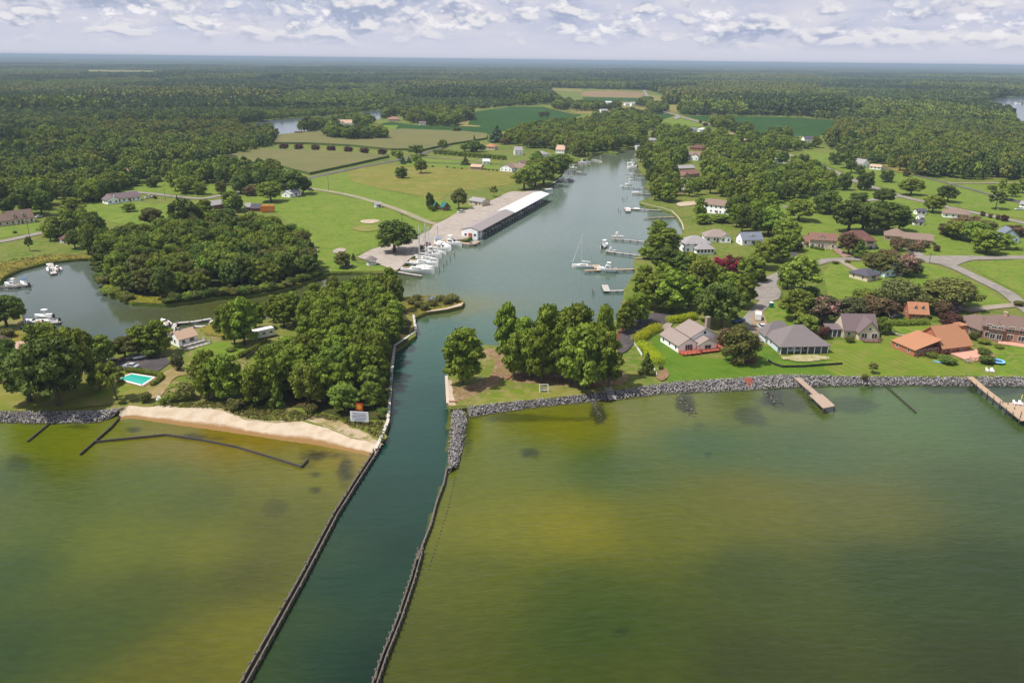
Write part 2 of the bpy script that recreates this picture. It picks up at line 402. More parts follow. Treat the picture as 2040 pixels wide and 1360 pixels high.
# distant arms of the river, lying in the land
wfar = bpy.data.materials.new('river_water'); wfar.use_nodes = True; g = G(wfar.node_tree)
pos = g.n('ShaderNodeNewGeometry').outputs['Position']
bp = g.n('ShaderNodeBump', {'Strength': .25, 'Distance': .4, 'Height': g.noise(pos, .12, 4, .6)})
b_ = g.n('ShaderNodeBsdfPrincipled', {'Base Color': (.10, .13, .15, 1), 'Roughness': .12, 'IOR': 1.33, 'Normal': bp}); g.out(b_)
RIV1 = [(455,257),(500,248),(535,240),(600,235),(640,233),(700,229),(740,222),(765,221),(766,232),(745,242),(700,246),(640,252),(608,262),(585,268),(556,270),(545,262),(520,262),(480,262)]
RIV0 = [(-300,276),(0,279),(38,282),(36,303),(0,303),(-300,303)]
RIVR = [(1955,208),(1975,200),(2010,193),(2300,188),(2300,275),(2060,266),(2028,256),(2015,240),(2012,226),(1990,220),(1965,214)]
for poly in (RIV1, RIV0, RIVR): sheet('river', poly, wfar, smooth=False)

# ---------------------------------------------------------------- fields, lawns, yards
m_soy = gm('soy', [(50,94,34),(60,104,40),(44,84,32)], scales=(.01,.05,.3), bump=.4)
m_tan = gm('stubble', [(182,148,112),(172,140,104),(160,140,96)], scales=(.01,.06,.3))
m_meadow = gm('meadow', [(146,152,62),(128,150,54),(168,160,84),(152,138,66)], scales=(.022,.07,.25), bump=.35)
m_dry = gm('dry_grass', [(160,150,78),(142,150,70),(176,156,92)], scales=(.012,.06,.3))
m_gravel = gm('gravel', [(206,192,178),(196,180,168),(216,202,190)], scales=(.06,.3,1.2))
m_gravelroad = gm('gravel_road', [(194,182,156),(180,168,144),(176,172,126)], scales=(.05,.3,.9))
m_road = gm('asphalt_old', [(176,166,156),(160,152,144),(186,176,166)], scales=(.07,.4,1.0))
m_grey = gm('asphalt_grey', [(126,120,112),(138,132,122)], scales=(.07,.4))
m_dark = gm('asphalt_dark', [(104,96,96),(120,110,110),(92,86,88)], scales=(.09,.3,1.0))
m_conc = gm('concrete', [(196,180,160),(184,168,150)], scales=(.2,.8))
m_sand = gm('sand', [(228,206,178),(216,190,156),(236,216,190)], scales=(.08,.3,.9), bump=.25)
m_dirt = gm('dirt', [(176,142,104),(156,142,86),(190,160,126),(150,116,88)], scales=(.12,.3,.7), bump=.3)
m_mulch = gm('red_mulch', [(136,86,66),(120,78,60)], scales=(.3,.8))
m_brickpave = gm('brick_paving', [(196,160,140),(180,146,126)], scales=(.4,1.2))
m_stripe = gm('mown_lawn', [(128,154,58),(120,146,50),(144,154,72)], scales=(.06,.2,.5), stripe=(R(24), 2.7, .75, tuple(v*.52 for v in lin((136,122,66)))), bump=.1)
m_stripe2 = gm('mown_lawn_dark', [(106,142,46),(96,132,40),(118,146,56)], scales=(.06,.2,.5), stripe=(R(24), 2.2, .5, tuple(v*.52 for v in lin((92,128,44)))), bump=.1)

gm('lawn_dry', [(146,148,58),(124,146,48),(164,156,84)], scales=(.06,.2,.5), bump=.2)
# far fields
FARCLEAR = [[(395,146),(434,147),(432,149.5),(396,149)], [(526,143),(556,143.5),(555,146.5),(528,146)], [(1296,145),(1328,146),(1325,148.5),(1297,148)], [(558,187),(586,187),(586,191),(558,190.5)], [(60,164),(88,165),(86,169),(60,168)], [(700,150),(735,151),(733,153),(700,152.5)], [(1500,160),(1540,161.5),(1538,164.5),(1502,163)], [(1180,146),(1230,147),(1228,149),(1182,148.5)], [(780,163),(850,164),(846,166),(782,165.5)]]
sheet('field', [(1160,182),(1220,181),(1283,184.6),(1281,192),(1268,195),(1180,193),(1158,190)], m_tan)
sheet('field', [(1095,176),(1158,178),(1160,183),(1100,181)], m_dry)
sheet('field', [(1160,194),(1268,195.5),(1276,203),(1165,202)], m_soy)
sheet('field', [(1118,205),(1200,203),(1278,204),(1300,220),(1280,228),(1150,226),(1125,216)], m_dry)
sheet('field', [(1288,190),(1330,192),(1322,204),(1300,206)], m_dry)
sheet('field', [(175,140),(300,142),(325,143.5),(320,149),(250,150),(175,147)], m_dry)
for pl in FARCLEAR: sheet('field', pl, m_dry)
sheet('field', [(1800,180),(1840,180),(1868,187),(1862,193),(1810,191)], m_dry)
sheet('field', [(760,246),(780,243),(830,250),(905,252),(925,243),(940,236),(950,222),(1019,213),(1085,213),(1160,230),(1125,240),(1027,256),(974,268),(914,262),(800,259),(760,259)], m_soy)
sheet('field', [(722,252),(762,250),(794,250),(787,258),(765,262),(720,262)], m_lawn)
sheet('field', [(915,243),(935,241),(932,249),(958,251),(955,253),(915,252)], m_dry)
sheet('field', [(1363,231),(1474,232),(1600,235),(1674,242),(1656,268),(1630,271),(1574,271),(1530,272),(1460,257),(1406,243)], m_soy)
sheet('field', [(1215,228),(1260,226),(1314,222),(1343,231),(1310,241),(1280,236),(1220,240)], m_soy)
sheet('lawn', [(1316,241),(1345,233),(1400,247),(1398,252),(1340,256),(1318,252)], m_lawn)
sheet('field', [(1316,209),(1386,210),(1430,212),(1428,215),(1360,216),(1345,226),(1322,227)], m_dry)
# meadow and its borders in front of the covered slips
sheet('field', [(690,343),(760,329),(830,332),(960,338),(1025,345),(1020,365),(960,375),(900,382),(870,400),(830,390),(760,376),(700,360)], m_meadow, smooth=True, rough=(12, 1.5))
sheet('lawn', [(800,310),(865,318),(1000,325),(995,338),(880,334),(800,330)], m_lawn)
sheet('lawn', [(455,392),(620,378),(740,403),(840,446),(858,456),(745,496),(690,515),(660,540),(620,520),(600,470),(560,430),(470,412),(420,404)], m_lawn, rough=(14, 1.2))
sheet('lawn', [(620,355),(690,344),(700,360),(760,378),(830,392),(905,402),(930,418),(905,428),(880,438),(845,441),(800,421),(740,401),(680,386),(622,376)], m_lawn)
sheet('lawn', [(170,405),(240,392),(300,408),(420,398),(440,420),(350,450),(240,448),(180,430)], m_lawn, rough=(14, 1))
sheet('lawn', [(100,388),(270,360),(400,360),(470,380),(400,393),(280,382),(150,395)], m_lawn)
sheet('lawn', [(-200,470),(80,440),(78,463),(-200,505)], m_lawn)
# right hand neighbourhood
sheet('lawn', [(1590,300),(1680,310),(1800,345),(1900,365),(2060,370),(2060,440),(1930,418),(1840,400),(1740,368),(1650,330)], m_lawn)
sheet('lawn', [(1540,395),(1680,370),(1790,390),(1840,403),(2060,452),(2060,512),(1850,512),(1700,500),(1560,470)], m_lawn)
sheet('lawn', [(1655,526),(1840,520),(1960,575),(2010,605),(1920,620),(1830,610),(1720,612),(1650,590),(1640,545)], m_lawn)
sheet('lawn', [(1925,524),(2100,512),(2100,600),(2040,590),(1960,548)], m_lawn)
sheet('lawn', [(1600,490),(1655,500),(1680,512),(1610,520)], m_lawn)
sheet('lawn', [(1520,602),(1545,600),(1590,640),(1560,662),(1515,640)], m_lawn)
sheet('lawn', [(1298,665),(1322,668),(1358,708),(1440,715),(1490,690),(1535,690),(1556,712),(1660,712),(1690,690),(1690,752),(1600,747),(1550,747),(1440,755),(1330,762),(1328,745),(1300,700)], m_stripe2)
sheet('lawn', [(1660,680),(1800,668),(1860,690),(1900,718),(1990,735),(1995,750),(1740,750),(1680,752),(1640,735)], m_stripe)
sheet('lawn', [(1770,650),(1855,640),(1862,662),(1800,668)], m_lawn)
sheet('lawn', [(1960,690),(2300,690),(2300,754),(1990,752)], m_lawn)
# point lawn with bare earth under the pines
sheet('field', [(897,811),(893,760),(905,730),(960,694),(1030,692),(1130,690),(1230,705),(1245,740),(1240,776),(1100,792),(1000,802)], m_scrub, rough=(4, .5))
sheet('dirt_patch', [(985,745),(1030,735),(1090,745),(1160,738),(1235,740),(1250,760),(1190,770),(1130,770),(1070,765),(1020,760)], m_dirt, smooth=True, rough=(3, .6))
sheet('dirt_patch', [(900,775),(930,770),(975,750),(985,720),(960,700),(1000,698),(1010,730),(990,765),(940,790),(905,800)], m_dirt, smooth=True, rough=(3, .6))
sheet('lawn', [(985,785),(1060,772),(1150,778),(1235,768),(1240,777),(1100,793),(1000,803),(940,808)], gm('lawn_dry', []), smooth=True, rough=(3, .8))
sheet('sand_patch', [(893,808),(891,758),(900,758),(903,790),(908,808)], m_sand, rough=(2, .2))
# left land: wood floor, lawns, bare sand
sheet('wood_floor', [(410,800),(470,808),(560,808),(640,820),(700,835),(766,836),(774,790),(778,745),(783,708),(812,680),(820,645),(800,605),(740,602),(660,612),(600,640),(600,685),(570,735),(520,765),(440,785)], m_wood, rough=(5, .8))
sheet('lawn', [(-300,770),(40,765),(180,770),(330,755),(350,770),(250,803),(120,818),(-300,825)], gm('lawn_dry', [(140,148,52),(124,148,46),(158,156,74)], scales=(.06,.2,.5)), rough=(6, .8))
sheet('lawn', [(395,690),(440,682),(490,690),(480,712),(420,725),(380,722)], m_lawn, smooth=True)
sheet('sand_patch', [(340,735),(400,720),(395,745),(350,752),(320,790),(290,792),(300,770)], gm('worn_sand', [(176,156,104),(150,146,74),(196,170,124)], scales=(.1,.3,.7)), smooth=True, rough=(3, .5))
sheet('driveway', [(206,720),(268,713),(329,711),(341,722),(313,742),(257,736),(200,745),(185,722)], m_dark, rough=(4, .3))
sheet('wood_floor', [(205,545),(216,580),(262,598),(330,602),(420,588),(500,578),(560,574),(645,546),(620,515),(600,490),(560,475),(500,462),(430,465),(350,470),(280,480),(215,500)], m_wood, rough=(6, 1))
# marsh margins
m_marsh = gm('marsh', [(150,142,44),(128,134,40),(120,96,58),(164,150,60)], scales=(.1,.25,.6), bump=.5)
sheet('marsh', [(-60,570),(0,561),(10,549),(41,535),(91,522),(140,516),(182,516),(180,508),(100,508),(30,520),(-60,535)], m_marsh, rough=(3, .4))
sheet('marsh', [(203,565),(215,584),(262,602),(330,605),(330,594),(270,588),(230,570)], m_marsh, rough=(3, .4))
sheet('marsh', [(800,610),(815,592),(870,589),(905,593),(924,601),(918,609),(890,616),(850,621),(826,630),(810,625)], m_marsh, rough=(2, .3))
sheet('tidal_pool', [(848,596),(865,591),(885,593),(880,600),(860,602)], wfar, smooth=True)
sheet('sand_patch', [(850,620),(890,614),(924,603),(919,610),(890,617),(850,622.5)], m_sand)
sheet('marsh', [(-100,640),(35,660),(130,692),(120,700),(40,690),(-100,665)], m_marsh, rough=(3, .4))
sheet('marsh', [(395,654),(432,644),(455,648),(450,672),(410,668)], m_marsh, rough=(2, .3))

# ---------------------------------------------------------------- roads
ribbon('road', [(610,357),(640,350),(700,337),(787,320),(850,304),(895,291)], 6, m_grey)
ribbon('road', [(612,375),(680,386),(740,401),(800,421),(845,440),(885,452)], 5, m_gravelroad)
ribbon('path', [(495,302),(548,299.5),(668,304),(777,312)], 3.5, m_conc)
ribbon('path', [(845,313),(900,317),(960,322)], 3, m_gravelroad)
ribbon('driveway', [(830,324),(900,326),(960,327),(1000,328)], 3.5, m_dark)
ribbon('road', [(-120,497),(0,482),(76,466),(160,450)], 6, m_road)
ribbon('road', [(255,382),(309,387),(350,392),(401,396),(440,390),(489,380)], 5.5, m_road)
ribbon('driveway', [(95,367),(108,361),(112,355),(90,348)], 4, m_gravelroad)
ribbon('road', [(1283,180),(1288,190),(1297,202),(1304,214),(1324,224),(1350,231),(1344,238)], 8, m_road)
ribbon('road', [(1350,232),(1402,246),(1440,254)], 8, m_road)
ribbon('path', [(1085,214),(1112,221),(1146,229)], 5, m_dry)
sheet('parking_lot', [(905,427),(926,420),(943,412),(986,397),(1005,387),(1021,382),(1042,383),(1060,380),(1075,378),(1074,386),(950,466),(930,476),(905,480),(871,485.5),(856,495),(821,513),(790,540),(776,536),(747,525),(712,513),(731,502),(745,496),(790,485),(828,474),(858,458),(863,450),(880,442)], m_gravel, rough=(6, .5))
sheet('lawn', [(655,543),(700,541.5),(785,541),(776,536),(747,526),(715,528),(690,515)], m_lawn)
ribbon('road', [(1640,520),(1690,517),(1740,516),(1839,517),(1897,516),(2060,513)], 6.5, m_road)
sheet('road', [(1815,512),(1960,511),(1925,522),(1905,530),(1893,535),(1870,527),(1830,522)], m_road, smooth=True)
ribbon('road', [(1870,523),(1897,531),(1950,556),(2003,583),(2032,606),(2075,640)], 6, m_road)
ribbon('driveway', [(2040,607),(1985,612),(1922,620)], 4.5, m_conc)
ribbon('driveway', [(1842,515),(1825,505),(1810,496)], 5, m_road)
sheet('road', [(1645,516),(1590,530),(1553,541),(1512,562),(1500,582),(1503,597),(1530,601),(1550,597),(1556,583),(1547,567),(1556,553),(1592,540),(1645,525)], m_road, smooth=True)
ribbon('driveway', [(1528,600),(1503,625),(1492,645),(1507,664),(1519,682)], 5, m_road)
sheet('driveway', [(1497,640),(1508,618),(1520,625),(1530,655),(1520,680),(1505,668)], gm('driveway_dirt', [(190,166,136),(170,150,124)], scales=(.2, .6)), smooth=True)
sheet('driveway', [(1659,499),(1672,496),(1697,511),(1680,514)], m_brickpave)
ribbon('driveway', [(1674,520),(1690,530),(1712,543)], 3.2, m_conc)
sheet('driveway', [(1568,488),(1577,488),(1592,514),(1580,516)], m_dark)
ribbon('road', [(1560,305),(1600,320),(1638,333),(1673,347),(1700,360),(1732,371),(1781,388),(1838,402),(1927,422),(2007,438),(2070,452)], 6.5, m_road)
ribbon('road', [(1560,414),(1610,410),(1673,407),(1729,400),(1785,393)], 6, m_road)
ribbon('path', [(1740,328),(1779,341),(1819,349),(1889,366),(1974,389),(2050,410)], 4.5, m_grey)
ribbon('driveway', [(1889,366),(1960,366),(2060,366)], 4, m_conc)
ribbon('driveway', [(1972,398),(2020,401),(2070,404)], 5, m_dark)
sheet('dirt_patch', [(1755,318),(1780,322),(1800,332),(1830,350),(1790,345),(1760,332)], m_dry)
sheet('driveway', [(1283,625),(1385,627),(1386,634),(1335,638),(1318,650),(1290,662),(1266,682),(1250,700),(1236,707),(1228,690),(1238,660),(1262,640)], m_dark, rough=(4, .3))
sheet('driveway', [(1318,651),(1334,639),(1342,642),(1328,668)], m_conc)
sheet('flower_bed', [(1228,668),(1240,650),(1262,636),(1262,641),(1240,658),(1230,690)], m_mulch)
sheet('flower_bed', [(1482,722),(1500,708),(1508,716),(1502,726)], m_mulch, smooth=True)
sheet('flower_bed', [(1306,748),(1325,735),(1332,750),(1318,760)], m_dirt, smooth=True)
sheet('sand_patch', [(720,440),(745,438),(757,441),(742,446),(722,445)], m_sand, smooth=True)
sheet('dirt_patch', [(700,455),(740,450),(760,456),(730,463)], gm('worn_lawn', [(150,156,72),(172,156,96)], scales=(.1, .4)), smooth=True)
sheet('sand_patch', [(664,500),(678,495),(690,499),(678,505),(665,505)], m_gravel, smooth=True)
sheet('dirt_patch', [(1350,405),(1385,402),(1388,408),(1355,412)], m_sand, smooth=True)
sheet('dirt_patch', [(1555,712),(1610,708),(1650,712),(1655,718),(1600,722),(1560,718)], gm('building_sand', [(206,190,140),(150,156,70),(220,206,170)], scales=(.25, .6, 1.2)), rough=(2, .6))
ribbon('path', [(1776,662),(1790,668),(1810,671)], 1.6, m_conc)
ribbon('path', [(1265,516),(1302,515)], 2.0, m_conc)

# ---------------------------------------------------------------- beach
top = [(240,819),(257,808),(292,811),(330,807),(360,812),(412,811),(443,815),(487,832),(549,839),(601,834),(652,849),(700,869),(760,886)]
bot = [(236,838),(262,835),(300,840),(341,847),(360,850),(420,859),(455,864),(510,871),(560,879),(610,887),(650,893),(700,902),(745,911)]
def dens_(pl, k):
    return catmull(pl, k, False)
ta = dens_([P(*p, LZ) for p in top], 8); ba = dens_([P(*p, 0) for p in bot], 8)
vs_, fs_ = [], []; NR = 10
for i, (a, b) in enumerate(zip(ta, ba)):
    for j in range(NR+1):
        t = j/NR; zz = LZ+.03-(LZ+.25)*(t**1.15)
        vs_.append((a[0]+(b[0]-a[0])*t*1.06+random.uniform(-.15, .15), a[1]+(b[1]-a[1])*t*1.06, zz+random.uniform(-.03, .03)*(0 < j < NR)))
for i in range(len(ta)-1):
    for j in range(NR):
        q = i*(NR+1)+j; fs_.append((q, q+1, q+NR+2, q+NR+1))
bm_ = bpy.data.materials.new('beach_sand'); bm_.use_nodes = True; g = G(bm_.node_tree)
pos = g.n('ShaderNodeNewGeometry').outputs['Position']; z_ = g.n('ShaderNodeSeparateXYZ', {0: pos}).outputs[2]
zz = g.m('ADD', z_, g.m('MULTIPLY', g.m('SUBTRACT', g.noise(pos, .5, 4), .5), .22))
cc = g.mix(g.ss(g.noise(pos, .35, 5), .4, .65), k_((242,222,196)), k_((226,202,172)))
cc = g.mix(g.ss(zz, .22, .5), k_((176,136,84)), cc)          # wet sand low down
b_ = g.n('ShaderNodeBsdfPrincipled', {'Base Color': cc, 'Roughness': .9, 'Specular IOR Level': .2, 'Normal': g.n('ShaderNodeBump', {'Strength': .4, 'Distance': .2, 'Height': g.noise(pos, 1.4, 5, .7)})}); g.out(b_)
o = obj('beach', MB().add(vs_, fs_), bm_, smooth=True); o['kind'] = 'structure'
sheet('sand_patch', [(560,838),(600,828),(640,828),(680,840),(735,865),(765,886),(740,882),(700,868),(652,848),(601,835)], gm('dune_sand', [(226,202,170),(200,180,130),(160,150,84)], scales=(.12,.3,.8), bump=.4), rough=(2, .7), dz=.05)
sheet('field', [(300,806),(400,800),(520,812),(640,824),(700,840),(770,840),(768,875),(735,862),(690,842),(640,828),(601,833),(549,838),(487,831),(443,814),(412,810),(360,811)], m_scrub, rough=(2, .8), dz=.06)
# ---------------------------------------------------------------- foliage
def leaf_mat(name, dark, light, accent=None, acc_t=.8, transl=.18):
    m_ = bpy.data.materials.new(name); m_.use_nodes = True; g_ = G(m_.node_tree)
    t_ = g_.n('ShaderNodeAttribute', attribute_name='tint').outputs['Fac']
    rnd = g_.n('ShaderNodeObjectInfo').outputs['Random']
    f = g_.m('ADD', g_.m('MULTIPLY', t_, .65), g_.m('MULTIPLY', rnd, .5), clamp=True)
    c_ = g_.mix(f, dark, light)
    hsv = g_.n('ShaderNodeHueSaturation', {'Hue': g_.m('ADD', .478, g_.m('MULTIPLY', rnd, .036)), 'Saturation': 1.0, 'Value': 1.0, 'Color': c_})
    c_ = hsv.outputs[0]
    if accent: c_ = g_.mix(g_.ss(t_, acc_t, acc_t+.05), c_, accent)
    d_ = g_.n('ShaderNodeBsdfPrincipled', {'Base Color': c_, 'Roughness': .68, 'Specular IOR Level': .10})
    tr = g_.n('ShaderNodeBsdfTranslucent', {'Color': g_.mix(1.0, c_, (1.25, 1.3, .7), 'MULTIPLY')})
    mx = g_.n('ShaderNodeMixShader', {0: transl, 1: d_, 2: tr}); g_.out(mx); return m_
bark = plain('bark', (.11, .085, .065), .9, var=.3, scale=6)
bark_pale = plain('bark_pale', (.2, .17, .14), .9, var=.3, scale=6)
LM = {'pine': leaf_mat('leaf_pine', (0.0588, 0.1017, 0.0136), (0.2316, 0.2994, 0.0339)),
      'broad': leaf_mat('leaf_broad', (0.0633, 0.0972, 0.0147), (0.2373, 0.2881, 0.0407)),
      'dark': leaf_mat('leaf_dark', (0.0407, 0.0701, 0.0147), (0.1356, 0.1831, 0.0339)),
      'bright': leaf_mat('leaf_bright', (0.0847, 0.1412, 0.0226), (0.2147, 0.2938, 0.0452)),
      'willow': leaf_mat('leaf_willow', (.08, .10, .03), (.19, .215, .07)),
      'olive': leaf_mat('leaf_olive', (.07, .08, .022), (.18, .18, .045)),
      'plum': leaf_mat('leaf_plum', (.05, .018, .02), (.11, .045, .038)),
      'pink': leaf_mat('leaf_pink', (.055, .07, .026), (.13, .13, .05), (.42, .19, .20), .66),
      'brown': leaf_mat('leaf_brown', (.07, .06, .026), (.19, .125, .065)),
      'crimson': leaf_mat('leaf_crimson', (.06, .05, .02), (.09, .06, .025), (.36, .03, .08), .40),
      'lilac': leaf_mat('leaf_lilac', (.10, .09, .07), (.2, .16, .18), (.45, .27, .46), .3),
      'hedge': leaf_mat('leaf_hedge', (.22, .27, .01), (.40, .45, .02)),
      'spruce': leaf_mat('leaf_spruce', (.035, .07, .04), (.09, .14, .075))}

def leaves(cl, n_tot, leaf, seed, flat=.0, up=.25, droop=0.0, fill=.25):
    """cl: (cx,cy,cz, rx,ry,rz) clumps; irregular four-cornered leaf sprays over each"""
    r_ = np.random.default_rng(seed); cl = np.array(cl, float)
    a = (cl[:, 3]*cl[:, 4]+cl[:, 3]*cl[:, 5]+cl[:, 4]*cl[:, 5]); n_each = np.maximum(4, (n_tot*a/a.sum()).astype(int))
    ci = np.repeat(np.arange(len(cl)), n_each); n = len(ci)
    d = r_.normal(size=(n, 3)); d[:, 2] += up; d /= np.linalg.norm(d, axis=1)[:, None]
    rad = 1-np.abs(r_.normal(0, fill, n)); rad = np.clip(rad+.13*r_.standard_normal(n), .15, 1.32)
    c = cl[ci, :3]+d*cl[ci, 3:]*rad[:, None]
    if droop: c[:, 2] -= droop*r_.random(n)**2*cl[ci, 5]
    nn = d+r_.normal(0, .55, (n, 3)); nn[:, 2] += flat; nn /= np.linalg.norm(nn, axis=1)[:, None]
    t = np.cross(nn, r_.normal(size=(n, 3))); t /= np.linalg.norm(t, axis=1)[:, None]; b = np.cross(nn, t)
    s = leaf*(.6+.8*r_.random(n))[:, None]; e = (.55+.6*r_.random(n))[:, None]
    jit = lambda: (.75+.5*r_.random(n))[:, None]
    V = np.stack([c+t*s*jit(), c+b*s*e*jit(), c-t*s*jit(), c-b*s*e*jit()], 1).reshape(-1, 3)
    tint = np.clip(.5*r_.random(n)+.5*r_.random(len(cl))[ci]+.0, 0, 1)
    return V, np.arange(n*4).reshape(-1, 4), tint

def quad_mesh(name, V, F, tint, mats, extra=None):
    """leaf quads plus an optional MB (wood) that takes material slot 1"""
    me = bpy.data.meshes.new(name); nv = len(V); nf = len(F)
    ev = np.array(extra.v, float) if extra else np.zeros((0, 3)); ef = extra.f if extra else []
    me.vertices.add(nv+len(ev)); me.vertices.foreach_set('co', np.concatenate([V, ev]).ravel())
    tot = [4]*nf+[len(f) for f in ef]; li = np.concatenate([F.ravel()]+[np.array(f)+nv for f in ef]) if ef else F.ravel()
    me.loops.add(len(li)); me.loops.foreach_set('vertex_index', li.astype(np.int32))
    st = np.concatenate([[0], np.cumsum(tot)[:-1]])
    me.polygons.add(len(tot)); me.polygons.foreach_set('loop_start', st.astype(np.int32)); me.polygons.foreach_set('loop_total', np.array(tot, np.int32))
    me.polygons.foreach_set('material_index', np.array([0]*nf+[1]*len(ef), np.int32))
    for m_ in mats: me.materials.append(m_)
    a = me.attributes.new('tint', 'FLOAT', 'FACE'); a.data.foreach_set('value', np.concatenate([tint, np.full(len(ef), .5)]).astype(np.float32))
    me.update(); return me

# unit crowns: 1 wide, 1 high, base at the origin
def cl_broad(seed, n=36, z0=.30):
    r_ = random.Random(seed); out = [(0, 0, .58, .26, .26, .28)]
    lean = (r_.uniform(-.06, .06), r_.uniform(-.06, .06))
    for i in range(n):
        z = z0+(.90-z0)*((i+.5)/n); h = (z-(z0-.06))/(1-z0+.06); prof = math.sin(math.pi*min(1, .12+h*.88))**.6
        R_ = .385*prof*r_.uniform(.62, 1.12); a = i*2.4+r_.uniform(-.5, .5); s = r_.uniform(.085, .15)
        out.append((R_*math.cos(a)+lean[0], R_*math.sin(a)+lean[1], z*r_.uniform(.95, 1.03), s, s, s*r_.uniform(.6, .8)))
    out.append((lean[0], lean[1], .9, .17, .17, .10)); return out
def cl_pine(seed, n=40, z0=.20):
    r_ = random.Random(seed); out = []
    bend = r_.uniform(-.05, .05)
    for i in range(n):
        h = (i+.5)/n; z = z0+(.93-z0)*h
        prof = (.68+.8*h if h < .4 else 1.0-.60*((h-.4)/.6)**2.1)
        R_ = .40*prof*r_.uniform(.5, 1.12); a = i*2.4+r_.uniform(-.7, .7); s = r_.uniform(.085, .155)*(1.1-.2*h)
        out.append((R_*math.cos(a)+bend*h, R_*math.sin(a), z, s, s, s*r_.uniform(.36, .52)))
    out += [(bend, 0, .93, .17, .17, .07), (bend*.8, 0, .74, .22, .22, .12), (bend*.5, 0, .5, .22, .22, .14)]; return out
def cl_cone(seed):
    r_ = random.Random(seed); out = []
    for i in range(16):
        h = i/15; R_ = .36*(1-h)**.8; a = i*2.4; s = .17*(1-h)+.05
        out.append((R_*math.cos(a), R_*math.sin(a), .06+.86*h, s, s, .10))
    return out
def cl_round(seed):
    r_ = random.Random(seed); out = [(0, 0, .5, .36, .36, .38)]
    for i in range(14):
        z = .14+.76*(i+.5)/14; R_ = .34*math.sin(math.pi*(.1+.8*(z)))**.7; a = i*2.4
        out.append((R_*math.cos(a), R_*math.sin(a), z, .16, .16, .14))
    return out
def cl_flat(seed):
    r_ = random.Random(seed); out = []
    for i in range(20):
        a = i*2.4; R_ = .40*math.sqrt((i+.5)/20)*r_.uniform(.85, 1.1); s = r_.uniform(.11, .17)
        out.append((R_*math.cos(a), R_*math.sin(a), .80-.9*R_*R_*2.2+r_.uniform(-.05, .05), s, s, s*.85))
        if i % 2: out.append((R_*math.cos(a)*.95, R_*math.sin(a)*.95, .48-.3*R_+r_.uniform(-.08, .05), s*.9, s*.9, s))
    return out
def cl_bush(seed):
    r_ = random.Random(seed); out = [(0, 0, .42, .34, .34, .40)]
    for i in range(9):
        a = i*2.4; R_ = .27; out.append((R_*math.cos(a), R_*math.sin(a), r_.uniform(.3, .68), .2, .2, .24))
    return out
def cl_open(seed):
    r_ = random.Random(seed); out = []
    for i in range(13):
        a = i*2.4; h = (i+.5)/13; R_ = .38*r_.uniform(.4, 1)*math.sin(math.pi*min(.9, .3+.6*h)); s = r_.uniform(.07, .13)
        out.append((R_*math.cos(a), R_*math.sin(a), .42+.5*h, s, s, s*.6))
    return out
SHAPES = {  # clump builder, leaves, leaf size, flat, droop, trunk top, trunk radius, variants
 'pine':   (cl_pine, 6500, .030, .25, 0, .93, .026, 7),
 'broad':  (cl_broad, 6500, .030, .1, 0, .72, .034, 8),
 'cone':   (cl_cone, 3000, .036, .2, 0, .8, .03, 3),
 'round':  (cl_round, 3600, .034, 0, 0, .5, .04, 3),
 'flat':   (cl_flat, 6000, .028, .3, .4, .6, .03, 3),
 'willow': (cl_flat, 6500, .027, -.1, 3.6, .6, .03, 2),
 'bush':   (cl_bush, 1600, .048, .1, 0, .3, .04, 4),
 'open':   (cl_open, 1100, .045, .2, 0, .85, .02, 3)}
def trunk_mb(cl, top, rad, seed, kind):
    r_ = random.Random(seed); mb = MB(); off = (cl[-1][0], cl[-1][1]) if kind in ('pine',) else (0, 0)
    mb.tube([(0, 0, -.02), (off[0]*.2, 0, .25*top), (off[0]*.6, 0, .65*top), (off[0], off[1], top)], [rad*1.25, rad, rad*.75, rad*.28], 7)
    for q in cl[::5][:9]:
        zb = max(.12, min(top*.85, q[2]-.16)); mb.tube([(off[0]*zb, 0, zb), (q[0]*.55, q[1]*.55, (zb+q[2])/2+.02), (q[0], q[1], q[2])], [rad*.4, rad*.28, rad*.12], 5)
    return mb
CROWN, TRUNK, LOW = {}, {}, {}
def crown(shape, var, mat):
    k = (shape, var, mat)
    if k not in CROWN:
        f, n, lf, fl, dr, tt, tr, nv = SHAPES[shape]
        cl = f(var*31+7); V, F, t = leaves(cl, n, lf, var*17+3, fl, .25, dr)
        V[:, 2] = np.maximum(V[:, 2], .02)
        CROWN[k] = quad_mesh('crown', V, F, t, [LM[mat]])
        TRUNK.setdefault((shape, var), trunk_mb(cl, tt, tr, var, shape).mesh('trunk', bark, True))
    return CROWN[k], TRUNK[(shape, var)]
def lowtree(shape, var, mat, n=330, lf=.085):
    """crown and trunk in one mesh, for trees too far off to show more"""
    k = (shape, var, mat, n)
    if k not in LOW:
        f, _, _, fl, dr, tt, tr, nv = SHAPES[shape]
        cl = f(var*31+7); V, F, t = leaves(cl, n, lf, var*17+5, fl, .3, dr*.5)
        V[:, 2] = np.maximum(V[:, 2], .02)
        mb = MB().tube([(0, 0, -.02), (0, 0, tt)], [tr*1.2, tr*.4], 5)
        LOW[k] = quad_mesh('tree', V, F, t, [LM[mat], bark], mb)
    return LOW[k]
NAMES = {'pine': 'pine_tree', 'broad': 'broadleaf_tree', 'cone': 'conifer_tree', 'round': 'round_tree', 'flat': 'spreading_tree', 'willow': 'willow_tree', 'bush': 'shrub', 'open': 'young_tree'}
CNT = [0]; TREES = []
PLANTED = []; 
def tree_at(X_, Y_, h, wd, shape, mat, label, group=None, z=LZ, name=None, tilt=0.0, fillin=False):
    CNT[0] += 1
    PLANTED.append((X_, Y_, h, wd, shape, mat, label, group, z, name or NAMES[shape], tilt, fillin, CNT[0] % SHAPES[shape][7], random.uniform(0, 6.28), random.uniform(.93, 1.07)))
